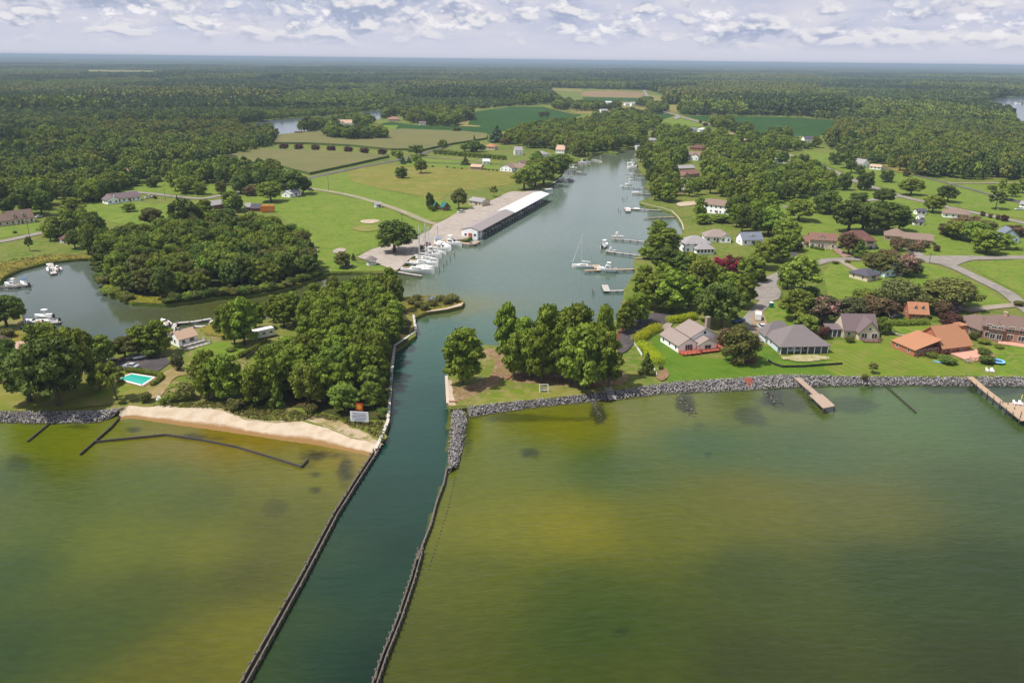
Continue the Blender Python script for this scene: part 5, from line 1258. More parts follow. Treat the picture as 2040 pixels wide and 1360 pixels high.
house('small grey playhouse under the pines on the point', (1094,729), (1109,728), [(0,1,0,3.4,2.0,'gx',1.6,{'nf':1})], wallm('grey', (120,118,120)), GREYR, name='playhouse', cat='shed')
# marina
house('dark log cabin with green roof, left of the twin marina cabins', (864,419), (876,418), [(0,1,0,5.5,2.7,'gy',2.4,{'nf':2})], LOG, TEAL, name='cabin', cat='cabin')
house('dark log cabin with green roof, right of the twin marina cabins', (884,420.5), (897,419.5), [(0,1,0,5.5,2.7,'gy',2.4,{'nf':2})], LOG, TEAL, name='cabin', cat='cabin')
house('beige workshop with light roof at the edge of the gravel lot', (934,408), (960,412), [(0,1,0,8,3.2,'gx',1.6,{})], BEIGE, LGREY, name='workshop', cat='workshop')
house('small white hut beside the gravel road', (748,414.5), (760,414), [(0,1,0,4,2.5,'gx',1.2,{'nf':1})], WHITE, LGREY, name='hut', cat='hut')
# covered boat slips
def slip_shed():
    f0, f1 = P(914,482,0), P(955,478,0); b1 = P(1091,401,0)
    f0 = np.array(f0); f1 = np.array(f1); b1 = np.array(b1); d = b1-f1; L = np.linalg.norm(d); d /= L
    nn = np.array([-d[1], d[0]]); Wd = abs(np.dot(f0-f1, nn)); rz = math.atan2(d[1], d[0])
    # local x runs along the water side, y away from the water
    e = thing('covered_boat_slips', 'very long covered boat slip shed with white and grey metal roof', 'boat shed', (*f1, 0), rz)
    H, RH = 5.0, 1.5; Wd = max(10, min(14, Wd)); cut = L*.44
    for nm, xa, xb, mt in (('roof', -.6, cut, roofm('slipgrey', (176,166,164))), ('roof', cut+.03, L+1.0, plain('white_metal_roof', (.60, .61, .63), .45, var=.10, scale=.2))):
        r_ = MB(); o2 = .25 if xb > cut+1 else 0
        ring = lambda x: [(x, -.8-o2, H-.1), (x, Wd/2, H+RH), (x, Wd+.8, H-.1), (x, Wd+.8, H-.35), (x, Wd/2, H+RH-.25), (x, -.8-o2, H-.35)]
        r_.loft([ring(xa), ring(xb)]); ro = obj(nm, r_, mt, e)
        rib = MB()
        for k in range(int((xb-xa)/2.5)): 
            x = xa+k*2.5+1; rib.bar((x, -.8, H-.08), (x, Wd/2, H+RH+.02), .08, .05)
        obj('roof_rib', rib, mt, ro)
    n = int(L/4.6)
    for k in range(n+1):
        x = .3+(L-.6)*k/n; link('post', pile_mesh(.15, H, wood_dark), e, (x, .1, 0)); link('post', pile_mesh(.14, H, wood_dark), e, (x, 5.5, 0))
    wb = MB().box(0, -.12, H-1.0, L, -.02, H-.2); obj('fascia', wb, plain('fascia_grey', (.25, .26, .28), .6), e)
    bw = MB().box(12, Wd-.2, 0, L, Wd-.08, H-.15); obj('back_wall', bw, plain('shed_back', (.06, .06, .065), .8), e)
    tie = MB()
    for k in range(n+1):
        x = .3+(L-.6)*k/n; tie.bar((x, .1, H-.6), (x, Wd-.3, H-.6), .15, .25); tie.box(x-.5, .3, .6, x+.5, 6.5, .8)
    obj('finger_docks', tie, wood_old, e)
    # white office built into the near end
    of = MB().box(-.45, .9, 0, 8, Wd-.05, H-.45); of.add([(-.45, -.2, H-.5), (-.45, Wd+.2, H-.5), (-.45, Wd/2, H+RH-.35), (-.25, -.2, H-.5), (-.25, Wd+.2, H-.5), (-.25, Wd/2, H+RH-.35)], [(0,2,1),(3,4,5),(0,1,4,3)])
    o_ = obj('office', of, WHITE, e)
    for y, w_, h_, nm in ((2.4, 1.4, 1.3, 'window'), (Wd-2.4, 1.4, 1.3, 'window')): 
        q = put_window(e, 'l', -.48, y, 1.9, w_, h_, nm); q.parent = o_
    obj('door', MB().box(-.53, Wd/2-1.1, 1.2, -.44, Wd/2+1.1, 3.4), plain('red_door', (.45, .12, .07), .6), o_)
    return e, d, nn, f1, L, Wd
SLIP = slip_shed()
# gazebo
gx, gy = P(740,528); e = thing('gazebo', 'small white octagonal gazebo on the marina lawn', 'gazebo', (gx, gy, LZ))
ring = lambda r, z, n=8: [(r*math.cos(k*2*math.pi/n+.39), r*math.sin(k*2*math.pi/n+.39), z) for k in range(n)]
obj('base', MB().loft([ring(2.3, -.2), ring(2.3, .35)]), white_p, e); obj('roof', MB().loft([ring(2.9, 2.7), ring(2.9, 2.85), ring(.9, 4.0), ring(.05, 4.4)]), GREYR, e)
for p in ring(2.1, 0): obj('post', MB().box(p[0]-.09, p[1]-.09, .35, p[0]+.09, p[1]+.09, 2.72), white_p, e)
rl = MB(); rr = ring(2.1, 0)
for k in range(8): 
    for zz in (.6, .8, 1.0, 1.2): rl.bar((rr[k][0], rr[k][1], zz), (rr[(k+1) % 8][0], rr[(k+1) % 8][1], zz), .06, .14)
obj('railing', rl, white_p, e)
# ---------------------------------------------------------------- trees one can tell apart
T = tree
# point right of the channel mouth
T(922,768,650,100,'pine','pine','dense pine standing alone at the tip of the point beside the channel')
T(1010,722,598,58,'pine','pine','tall slim pine at the left end of the picnic lawn clump')
g_ = 'pines in the clump on the picnic lawn'
for a in [(1025,752,660,60),(1060,752,650,70),(1180,772,645,80),(1135,765,648,70),(1046,742,628,76),(1092,733,600,78),(1078,762,642,66),(1130,738,605,66),(1150,748,598,84),(1163,776,642,104),(1200,757,600,52),(1212,775,655,62),(1110,760,640,50)]: T(*a,'pine','pine','pine in the dense clump over the bare earth of the picnic lawn',g_)
g_ = 'pines north of the asphalt drive'
for a in [(1252,655,592,42),(1274,645,580,46),(1240,665,610,36)]: T(*a,'pine','pine','small dense pine between the creek and the end of the asphalt drive','small pines by the asphalt drive')
for a in [(1298,618,540,64),(1338,622,535,84),(1283,600,525,58),(1318,600,520,60),(1372,612,545,50)]: T(*a,'pine','pine','spreading pine shading the ground above the asphalt drive',g_)
g_ = 'pines on the bank by the small inlet'
for a in [(1308,494,435,48),(1332,505,452,52),(1300,510,465,40)]: T(*a,'pine','pine','pine on the creek bank below the small inlet',g_)
T(1325,545,490,66,'broad','dark','dark oak leaning over the bank above the yellow dock'); T(1356,548,500,60,'broad','dark','dark oak behind the bank lawn, right of the leaning oak'); T(1290,516,490,34,'broad','broad','small round tree at the shore end of the two cruiser dock')
g_ = 'shade trees round the hidden beige house'
for a in [(1392,600,512,70,'broad','broad'),(1418,590,525,66,'broad','broad'),(1436,655,560,92,'broad','dark'),(1450,606,540,66,'pine','pine'),(1482,615,540,48,'pine','pine'),(1400,566,508,50,'broad','broad'),(1410,640,575,58,'broad','dark'),(1500,560,505,50,'broad','broad'),(1376,548,500,44,'broad','broad')]: T(*a,'shade tree crowding round the beige house north of the drive',g_)
T(1458,545,508,40,'round','crimson','crape myrtle in crimson flower behind the cul de sac trees'); T(1432,540,512,32,'round','crimson','smaller red flowering crape myrtle left of the crimson one')
T(1483,548,512,44,'broad','bright','light green tree right of the crimson crape myrtle'); T(1500,570,535,22,'cone','dark','dark cedar at the edge of the cul de sac, left'); T(1515,560,528,24,'cone','dark','dark cedar at the edge of the cul de sac, right')
T(1472,722,648,80,'round','olive','large round olive green tree right of the red deck')
T(1447,693,642,42,'bush','brown','brownish shrub behind the large round tree'); T(1474,672,640,30,'bush','broad','green shrub beside the drive cul de sac')
T(1592,592,508,100,'open','broad','open crowned tall tree beside the cul de sac'); T(1568,575,520,44,'pine','pine','dark pine left of the open crowned tree')
T(1585,640,575,74,'broad','broad','dense tree left of the row behind the gray hip roofed house'); T(1638,645,588,72,'broad','pink','olive crape myrtle with pale flowers behind the beige house'); T(1690,640,590,64,'round','pink','pink flowering crape myrtle behind the beige house, right of the olive one')
T(1614,588,568,40,'bush','dark','dark shrub under the open crowned tree'); T(1606,662,625,46,'broad','broad','green tree touching the back of the gray hip roof'); T(1718,604,575,56,'broad','broad','low green tree before the slope lawn'); T(1738,625,590,60,'round','brown','reddish brown crape myrtle left of the garage hedge'); T(1770,628,598,44,'round','brown','brownish shrub row behind the orange garage')
T(1790,612,545,90,'willow','willow','pale green weeping willow on the sloping lawn')
T(1888,612,546,104,'flat','olive','wide spreading olive tree right of the willow'); T(1838,622,585,52,'broad','olive','olive tree between the willow and the orange garage')
T(1755,545,502,70,'broad','olive','olive crape myrtle left of the pink flowering one above the slate roofs'); T(1800,548,506,66,'round','pink','pink flowering crape myrtle above the slate roofed cottage'); T(1768,520,496,44,'round','brown','brownish myrtle at the road bend')
T(1758,664,630,33,'round','bright','round bright green tree right of the beige house'); T(1893,655,622,46,'round','plum','dark red plum tree before the long brick bungalow')
T(1898,620,598,30,'round','lilac','purple flowering crape myrtle behind the brick bungalow'); T(1640,674,646,26,'bush','plum','dark red bush between the gray and beige houses'); T(1876,632,598,34,'round','brown','brown leaved tree beside the purple myrtle')
T(1737,744,720,26,'open','olive','thin half bare young tree on the striped lawn'); T(1722,757,742,12,'bush','olive','small olive shrub near the stones'); T(1692,682,667,20,'bush','olive','grey green shrub at the beige house corner')
for i, (x, y, t_, w_, mt, lb) in enumerate([(1808,688,668,26,'dark','dark shrub at the lean-to corner of the orange house'),(1820,692,676,14,'hedge','yellow flowering shrub beside the orange house'),(1836,697,678,24,'dark','dark green round shrub left of the orange house wall'),(1856,712,700,24,'broad','green shrub under the lean-to roof'),(1887,724,708,36,'dark','clipped dark shrub left of the pink terrace'),(1960,708,690,26,'dark','dark shrub right of the pink terrace, upper'),(1964,724,704,28,'dark','dark shrub right of the pink terrace, lower'),(1940,676,656,22,'olive','olive shrub against the brick bungalow'),(1960,684,674,24,'broad','green shrub below the brick house bays'),(1990,694,684,18,'broad','small round shrub on the brick house lawn')]): T(x,y,t_,w_,'bush',mt,lb)
T(2028,610,596,20,'bush','olive','olive shrub at the driveway mouth'); T(1288,745,700,34,'cone','dark','dark dense conifer at the lower end of the yellow hedge'); T(1316,737,726,12,'bush','dark','small dark shrub beside the dark conifer')
# right middle
g_ = 'trees behind the red roofed house'
for a in [(1530,470,412,66,'broad','bright'),(1560,480,432,56,'broad','broad'),(1508,455,405,52,'broad','broad'),(1550,520,466,60,'pine','pine'),(1515,535,480,56,'broad','broad'),(1575,500,455,46,'broad','broad'),(1590,440,395,60,'broad','broad')]: T(*a,'leafy tree left of the cream house with the red tiled roof',g_)
T(1712,513,474,34,'cone','dark','dark egg shaped conifer in front of the red hip roofed house'); T(1690,506,462,42,'broad','brown','brownish tree left of the egg shaped conifer'); T(1657,494,478,20,'open','plum','small purple leaved tree at the red tiled porch'); T(1590,497,482,22,'bush','brown','brown shrub at the corner of the red tiled house')
g_ = 'big oaks between the two lawns'
for a in [(1690,462,396,78),(1718,460,400,64),(1768,462,402,82),(1740,466,410,60),(1790,460,412,44)]: T(*a,'broad','dark','big dark oak in the pair of clumps behind the red hip roofed house',g_)
T(1645,426,378,54,'round','dark','round dark tree alone at the edge of the upper lawn'); T(1710,402,382,34,'round','dark','small dark tree in front of the upper road'); T(1758,406,374,44,'broad','dark','dark tree at the corner of the two upper roads'); T(1857,424,387,42,'broad','broad','spreading tree beside the upper road above the sheds'); T(1887,403,368,38,'broad','dark','dark oak on the big lawn right of the upper road'); T(1814,389,354,46,'broad','broad','lone round oak in the middle of the big lawn'); T(1765,363,336,28,'round','dark','lone dark oak on the lawn, farther left'); T(1722,379,338,33,'round','dark','dark oak left of the upper road'); T(1680,379,342,30,'round','dark','dark oak right of the bank wood'); T(1983,417,378,44,'open','dark','flat topped dark tree at the right lawn'); T(2016,392,362,22,'pine','pine','pine at the far right lawn'); T(1996,380,356,16,'pine','pine','slim dark pine left of the far right pine'); T(1976,378,368,18,'round','broad','small round tree by the white drive'); T(2036,385,355,24,'pine','pine','pine cut by the right edge on the upper lawn')
T(1662,328,302,28,'round','dark','round tree by the upper road garages'); T(1686,335,302,40,'broad','dark','spreading oak before the steep roofed house'); T(1695,345,318,26,'broad','dark','dark oak between the steep roofed house and the road'); T(1712,348,328,20,'round','dark','dark round tree beside the low garage'); T(1806,352,338,16,'round','olive','olive tree at the gravel path pole'); T(1600,328,306,22,'round','dark','round tree at the bend of the upper road')
for a in [(1910,476,438,58,'broad','broad','bushy green tree left in the right lawn clump'),(1940,482,440,56,'broad','bright','bright green tree in the right lawn clump'),(1964,505,456,60,'pine','pine','broad pine with a dark shadow on the right lawn'),(1998,496,464,40,'pine','pine','smaller pine right of the broad lawn pine'),(1890,468,444,44,'round','brown','russet crape myrtle in the right lawn clump'),(1925,452,430,60,'round','brown','row of russet leaved trees behind the tan bungalow'),(2020,470,448,44,'round','brown','russet tree by the blue grey gabled house'),(1960,462,438,44,'broad','olive','olive tree behind the bushy clump')]: T(*a)
for x, y, t_, w_ in [(1957,431,420,9),(1972,435,425,8),(1987,438,427,8)]: T(x,y,t_,w_,'round','brown','small round street tree in the roadside row of three','small street trees on the right road')
T(2000,441,427,15,'round','plum','small plum tree at the end of the roadside row'); T(1865,501,487,14,'round','brown','tiny lollipop tree on the lawn before the road'); T(2030,499,490,14,'bush','broad','low shrub at the right lawn edge')
for x, y, t_, w_, mt, lb in [(1785,500,470,30,'brown','brown shrub at the tan house'),(1800,492,470,30,'pink','pale flowering shrub at the tan house'),(1838,493,474,26,'pink','pale flowering shrub at the tan house wing'),(1822,500,480,36,'brown','wide brown shrub before the tan house wing'),(1664,526,519,14,'olive','olive shrub at the head of the sloping lawn'),(1688,524,516,12,'olive','small shrub beside the concrete garage drive')]: T(x,y,t_,w_,'bush',mt,lb)
# bank woods on the right, filled
mixR = [('broad','broad',3),('broad','dark',2),('pine','pine',3),('broad','bright',.3)]
lab = {'broad': 'broadleaf tree in the leafy wood between the upper right houses', 'pine': 'pine in the leafy wood between the upper right houses'}
fill([(1402,330),(1425,308),(1500,306),(1560,330),(1640,352),(1662,380),(1640,398),(1560,408),(1500,402),(1465,395),(1452,405),(1405,382),(1396,352)], 10.8, (9,15), (9,13), mixR, lab, 'trees in the wood between the upper right houses', avoid=AVOID, seed=5)
lab = {'broad': 'broadleaf tree along the upper right creek bank', 'pine': 'pine along the upper right creek bank'}
fill([(1285,345),(1275,325),(1278,306),(1300,300),(1355,302),(1362,330),(1332,335),(1330,345)], 10.5, (10,15), (9,13), mixR, lab, 'trees along the upper right creek bank', avoid=AVOID, seed=6)
fill([(1296,372),(1302,356),(1330,352),(1348,365),(1350,388),(1345,400),(1320,412),(1302,402),(1310,386)], 9.5, (11,16), (9,13), mixR, lab, 'trees along the upper right creek bank', avoid=AVOID, seed=7)
fill([(1352,365),(1398,360),(1400,392),(1372,396),(1368,384)], 9.5, (10,14), (9,12), mixR, lab, 'trees along the upper right creek bank', avoid=AVOID, seed=8)
lab = {'broad': 'broadleaf tree round the grey roofed house among the creek pines', 'pine': 'tall pine round the grey roofed house among the creek pines'}
fill([(1362,440),(1385,432),(1465,432),(1500,420),(1540,430),(1535,470),(1500,478),(1460,470),(1440,446),(1400,448),(1370,462)], 10.5, (12,17), (9,12), [('pine','pine',4),('broad','dark',2),('broad','broad',1)], lab, 'trees round the grey roofed house', avoid=AVOID, seed=9)
lab = {'broad': 'broadleaf tree among the houses beyond the creek head', 'pine': 'pine among the houses beyond the creek head'}
fill([(1278,296),(1300,270),(1340,262),(1372,270),(1440,272),(1540,285),(1600,290),(1640,292),(1600,302),(1540,305),(1480,300),(1420,302),(1400,292),(1365,290),(1340,298)], 13.5, (10,15), (10,14), mixR, lab, 'trees among the houses beyond the creek head', avoid=AVOID, seed=10)
# left bank of the creek
lab = {'broad': 'broadleaf tree in the wood at the head of the creek', 'pine': 'pine in the wood at the head of the creek'}
fill([(1003,285),(1040,268),(1100,258),(1180,252),(1262,262),(1285,272),(1272,290),(1242,298),(1226,304),(1200,300),(1178,308),(1160,315),(1140,316),(1124,308),(1104,300),(1060,296)], 10.5, (11,17), (10,14), [('broad','broad',4),('broad','dark',2),('pine','pine',1),('broad','olive',.6)], lab, 'trees of the wood at the head of the creek', avoid=AVOID, seed=11)
g_ = 'trees at the upper end of the covered slips'
for a in [(1044,378,330,56,'broad','broad'),(1083,368,312,64,'broad','broad'),(1102,358,306,58,'broad','dark'),(1066,372,326,52,'broad','broad'),(1060,350,318,40,'broad','broad'),(1120,340,305,44,'broad','broad'),(1070,328,300,34,'broad','bright')]: T(*a,'big leafy tree between the covered slips and the sprawling white house',g_)
T(990,284,250,36,'cone','spruce','big dark conical tree beyond the hedge row'); T(1005,288,274,24,'round','brown','reddish tree beside the big dark conical tree')
T(910,264,252,20,'round','dark','round dark tree on the edge of the soybean field'); T(1078,234,222,18,'broad','dark','left tree of the pair inside the soybean field'); T(1090,235,221,12,'broad','dark','right tree of the pair inside the soybean field')
T(799.5,355,331,26,'round','dark','lone dark bush like tree in the meadow'); T(838.7,345,316,28,'broad','broad','tall tree in the meadow right of the lone dark one'); T(830,328,306,26,'broad','broad','tree behind the tall meadow tree'); T(797,322,299,18,'broad','broad','left tree beside the grey road bend'); T(803,327,311,13,'cone','spruce','blue spruce beside the grey road bend'); T(815,325,312,13,'cone','spruce','second blue spruce right of the first'); T(830,310,288,40,'broad','dark','wide dark tree over the grey road'); T(882,300,277,22,'broad','broad','round tree beside the tan field'); T(927,329,311,19,'cone','dark','single dark cedar on the lot lawn'); T(945,302,268,14,'cone','olive','slender conifer behind the hedge row'); T(786,310,300,16,'round','dark','low dark tree at the end of the purple tree row')
for a in [(926,302,286,26),(944,303,280,34),(960,303,286,22)]: T(*a,'broad','dark','dark tree in the clump behind the hedge row','dark clump behind the hedge row')
for i in range(15): 
    t_ = i/14; T(868+136*t_, 306.5+12*t_, 296.5+12*t_, 13, 'round','broad','clipped round tree in the long hedge row below the tan field','round trees of the hedge row')
for x, y in [(566,298),(596,299.5),(629,301),(660,303),(694,304.5),(726,306.5),(762,309)]: T(x,y,y-13.5,20,'round','plum','round purple plum tree in the row of seven along the cornfield','purple trees along the cornfield')
for x, y in [(862,333),(891,334),(905,336),(920,337),(968,339),(974,340),(982,340),(990,341)]: T(x,y,y-4,5,'bush','dark','tiny dark shrub along the meadow edge','tiny shrubs along the meadow edge')
# marina
T(857,417,382,18,'round','dark','dark column shaped tree beside the green roofed cabins'); T(862,421,407,16,'bush','dark','dark shrub at the foot of the column shaped tree'); T(914,416,373,34,'broad','olive','olive round tree right of the green roofed cabins'); T(984,392,369,24,'open','broad','thin tree at the edge of the gravel lot'); T(786,503,437,88,'broad','dark','very large dark oak on the marina gravel'); T(684,534,500,40,'broad','olive','olive shrubby tree left of the gazebo'); T(704,518,503,10,'cone','dark','tiny cedar right of the olive shrubby tree')
# farms
lab = {'broad': 'broadleaf tree in the grove round the pink roofed farmhouse', 'pine': 'pine in the grove round the pink roofed farmhouse'}
fill([(645,277),(655,268),(700,268),(740,268),(766,272),(766,279),(700,281)], 11, (11,16), (12,17), [('broad','broad',2),('broad','dark',2)], lab, 'grove of the pink roofed farmhouse', seed=12)
fill([(642,262),(655,248),(700,242),(742,242),(745,250),(710,254),(668,258)], 12, (10,14), (11,15), [('broad','dark',2),('broad','broad',2)], lab, 'grove of the pink roofed farmhouse', seed=13, avoid=AVOID)
lab = {'broad': 'broadleaf tree in the small grove beside the far boat shed'}
fill([(600,266),(612,256),(640,250),(636,262),(618,268)], 11, (12,18), (12,15), [('broad','dark',2),('broad','broad',2)], lab, 'grove beside the far boat shed', seed=14)
lab = {'broad': 'broadleaf tree of the farmstead among the soybean fields'}
fill([(800,240),(830,228),(900,222),(945,232),(940,240),(915,245),(910,252),(850,252),(820,246)], 13, (11,17), (12,17), [('broad','broad',3),('broad','olive',1),('broad','dark',2)], lab, 'trees of the farmstead', seed=15, avoid=AVOID)
lab = {'broad': 'broadleaf tree in the strip of trees by the far road'}
for k, pl in enumerate([[(1100,218),(1110,207),(1138,207),(1136,221)], [(1140,222),(1150,210),(1176,212),(1230,212),(1238,218),(1190,222)], [(1268,214),(1276,204),(1296,203),(1300,214)], [(1296,226),(1290,214),(1318,214),(1330,222),(1316,228)], [(1180,250),(1190,232),(1250,228),(1300,238),(1314,248),(1300,262),(1240,262)], [(1415,250),(1430,246),(1460,250),(1458,258),(1430,260)], [(1458,268),(1490,262),(1496,272),(1480,276)], [(1515,285),(1540,272),(1575,276),(1572,288)]]):
    fill(pl, 14, (11,16), (12,17), [('broad','broad',3),('broad','dark',3)], lab, 'trees by the far road and fields', seed=20+k, avoid=AVOID)
T(1395,246,238,8,'bush','dark','dark bush on the light lawn by the far road'); T(1405,252,244,10,'round','plum','small red maple beside the white ranch house')
# wood on the left point
lab = {'pine': 'pine in the wood on the left point beside the channel', 'broad': 'broadleaf tree in the wood on the left point beside the channel'}
fill([(402,806),(470,812),(560,808),(640,816),(690,815),(736,806),(750,790),(754,745),(762,712),(786,690),(800,655),(790,612),(740,606),(660,622),(620,645),(606,708),(564,740),(530,758),(486,782),(440,776),(408,782)], 6.2, (10,14.5), (7.5,10.5), [('pine','pine',7),('broad','broad',2.0),('pine','bright',.5)], lab, 'trees of the wood on the left point', seed=31)
fill([(600,640),(640,612),(700,600),(780,596),(796,610),(740,606),(660,620)], 7.5, (9,13), (7,9), [('pine','pine',3),('broad','broad',1)], lab, 'trees of the wood on the left point', seed=32)
g_ = 'pines beside the parked trailer'
for a in [(468,688,596,62),(488,688,588,64),(450,672,605,44),(510,656,598,44)]: T(*a,'pine','pine','tall dark pine in the clump left of the parked trailer',g_)
for a in [(566,652,582,52),(588,640,578,46),(545,640,585,40)]: T(*a,'pine','pine','pine between the parked trailer and the channel of the left pond','pines behind the parked trailer')
T(552,812,752,30,'cone','bright','bright yellow green young tree at the beach edge of the wood'); T(690,822,762,66,'broad','bright','lighter green bushy tree behind the white sign'); T(742,815,760,50,'broad','bright','lighter green bushy tree at the channel edge by the sign')
for x, y, t_, w_, mt, lb in [(355,738,700,26,'pink','white flowering shrub at the white cottage'),(387,743,718,40,'broad','round green shrub on the worn lawn'),(372,795,755,40,'olive','olive shrub left of the wood at the beach'),(345,800,780,26,'broad','low shrub by the white beach chair'),(290,800,778,26,'olive','grassy shrub on the beach edge, left'),(326,805,788,20,'broad','low shrub beside the lone beach chair'),(432,655,640,20,'olive','marsh shrub before the tall dark pines'),(460,700,690,22,'broad','garden shrub on the oval lawn'),(540,812,795,24,'broad','low shrub at the foot of the beach wood'),(470,815,790,40,'olive','wide shrub at the front of the beach wood'),(620,822,800,30,'olive','low shrub before the beach wood, middle')]: T(x,y,t_,w_,'bush',mt,lb)
for x, y in [(835,612),(846,618),(862,610),(878,600),(900,598),(890,606),(905,602),(822,606),(830,600)]: T(x,y,y-16,22,'bush','olive','low marsh shrub on the spit at the creek mouth','marsh shrubs on the spit')
# left shore garden
T(60,800,690,110,'broad','dark','huge dark oak at the left, over the lawn'); T(118,808,668,126,'broad','dark','huge dark oak right of the first, casting shade on the lawn'); T(150,775,648,74,'broad','broad','tall oak behind the two huge oaks'); T(95,735,640,72,'broad','broad','oak between the pond and the huge oaks'); T(20,760,672,60,'broad','dark','oak at the left edge behind the lawn')
T(168,730,655,50,'broad','broad','oak right of the oak between pond and lawn'); T(207,725,665,48,'pine','broad','slim tree by the pond, left of the parking'); T(250,712,668,54,'broad','olive','low bushy tree above the parking'); T(284,706,645,58,'pine','pine','flat crowned pine above the white pickup'); T(318,705,636,56,'pine','pine','flat crowned pine left of the white cottage'); T(180,752,690,50,'broad','dark','dark tree by the hidden slate roof'); T(300,712,688,36,'bush','dark','dark bushes behind the parked pickup')
T(234,798,715,66,'open','broad','leaning tree with a bare trunk beside the pool', None, -.14); T(200,778,735,40,'broad','broad','tree at the pool corner behind the leaning one')
T(14,652,586,66,'broad','dark','big round tree at the left pond edge'); T(14,672,650,30,'bush','olive','olive bush below the big round pond tree'); T(60,500,470,20,'open','dark','sparse dark tree on the left marsh lawn')
# dense wood across the pond
lab = {'broad': 'broadleaf tree in the dense wood on the north side of the left pond', 'bush': 'thicket shrub in the dense wood on the north side of the left pond'}
fill([(206,548),(217,580),(262,596),(330,598),(420,584),(500,574),(560,572),(640,545),(618,515),(600,492),(560,476),(500,464),(430,466),(350,472),(280,482),(215,502)], 7.4, (8,13.5), (8,12), [('broad','broad',5),('broad','bright',.8),('broad','dark',3),('broad','olive',.7)], lab, 'trees of the dense wood by the left pond', seed=41)
fill([(80,478),(118,466),(165,450),(205,470),(212,500),(205,520),(180,512),(150,496),(140,485)], 8, (8,13), (8,11), [('broad','broad',3),('broad','dark',2)], lab, 'trees of the dense wood by the left pond', avoid=AVOID, seed=42)
T(305,452,412,44,'broad','olive','feathery olive tree at the lawn edge of the dense wood'); T(376,465,392,66,'broad','dark','tallest dark tree at the back of the dense wood')
T(148,440,392,50,'pine','pine','dark broad pine left of the lawn'); T(55,428,368,58,'broad','dark','dark bushy tree behind the cape house, left'); T(84,430,378,42,'broad','dark','dark bushy tree behind the cape house, right'); T(14,424,393,30,'round','dark','round dark tree above the cape house'); T(257,422,404,26,'pine','pine','small pine in front of the long white ranch house'); T(30,465,458,8,'bush','dark','little round shrub on the cape house lawn'); T(96,410,380,24,'broad','dark','dark tree before the left lane'); T(104,470,440,48,'broad','broad','bushy tree at the bend of the left road')
T(303,373,352,24,'round','dark','round lawn tree above the ranch house, right of two'); T(268,371,352,22,'round','dark','round lawn tree above the ranch house, left of two'); T(400,388,360,28,'round','broad','egg shaped tree on the lane lawn'); T(370,386,350,44,'broad','broad','bushy tree left of the egg shaped tree'); T(441,386,358,22,'round','olive','olive lawn tree left of the lane end'); T(309,396,388,9,'bush','plum','little plum bush by the parked white cars'); T(353,400,388,6,'cone','dark','tiny dark cedar beside the lane')
T(480,386,345,36,'round','dark','round tree at the lane end'); T(540,402,360,54,'broad','broad','round oak before the white low house'); T(580,388,338,62,'broad','dark','large dark oak over the white low house'); T(556,378,336,50,'broad','dark','dark oak behind the gravel road end'); T(500,390,368,30,'round','brown','russet tree beside the round lane tree'); T(604,386,350,36,'broad','dark','dark oak at the gravel road end')
lab = {'broad': 'broadleaf tree in the wood edge below the olive cornfield', 'pine': 'pine in the wood edge below the olive cornfield'}
fill([(385,352),(440,338),(500,343),(556,352),(560,366),(510,372),(440,372),(400,366)], 8.5, (9,14), (8,12), [('broad','broad',3),('broad','dark',3),('pine','pine',1)], lab, 'trees of the wood edge below the cornfield', seed=43)
lab = {'broad': 'broadleaf tree between the houses of the left neighbourhood', 'pine': 'pine between the houses of the left neighbourhood'}
fill([(-60,388),(20,380),(80,385),(110,372),(200,352),(250,352),(330,344),(380,352),(330,362),(250,372),(215,392),(150,388),(90,398),(20,402),(-60,412)], 10.5, (9,14), (9,13), [('broad','broad',3),('broad','dark',3),('pine','pine',1)], lab, 'trees of the left neighbourhood', avoid=AVOID, seed=44)
fill([(215,392),(255,378),(225,372),(190,380),(160,400),(200,402)], 9, (9,13), (9,12), [('broad','dark',3),('broad','broad',2)], lab, 'trees of the left neighbourhood', avoid=AVOID, seed=45)
for k, pl in enumerate([[(108,402),(118,380),(170,370),(228,376),(228,394),(205,404),(172,406),(140,402)], [(22,424),(28,392),(98,390),(98,428),(60,420)], [(328,374),(342,352),(402,348),(402,380),(362,386)], [(-60,420),(-60,392),(22,388),(12,410)], [(228,374),(240,345),(300,338),(300,352),(262,362)], [(440,420),(470,416),(486,424),(470,440),(440,438)], [(395,446),(430,430),(440,462),(400,468)]]):
    fill(pl, 8.6, (9,14), (8.5,12), [('broad','broad',3),('broad','dark',3),('pine','pine',1.2)], lab, 'trees of the left neighbourhood', avoid=[(a[0], a[1], a[2]*.8) for a in AVOID], seed=60+k)
r_ = random.Random(77)
for a, b in zip([(640,549),(600,565),(560,578),(500,588),(440,591),(400,597),(330,606),(262,603),(214,585),(202,562),(191,536)], [(600,565),(560,578),(500,588),(440,591),(400,597),(330,606),(262,603),(214,585),(202,562),(191,536),(185,521)]):
    n = max(2, int(math.dist(a, b)/13))
    if 262 <= (a[0]+b[0])/2 <= 400 and a[0] > 214 and b[0] < 300: continue
    for q in range(n):
        t_ = (q+r_.random()*.7)/n; x, y = a[0]+(b[0]-a[0])*t_, a[1]+(b[1]-a[1])*t_; X_, Y_ = P(x, y-3)
        tree_at(X_, Y_, r_.uniform(2.2, 4.2), r_.uniform(4.5, 7), 'bush', r_.choice(['dark', 'broad', 'dark', 'olive']), 'thicket shrub hanging over the water at the edge of the dense wood', 'thicket along the dense wood shore', fillin=True)
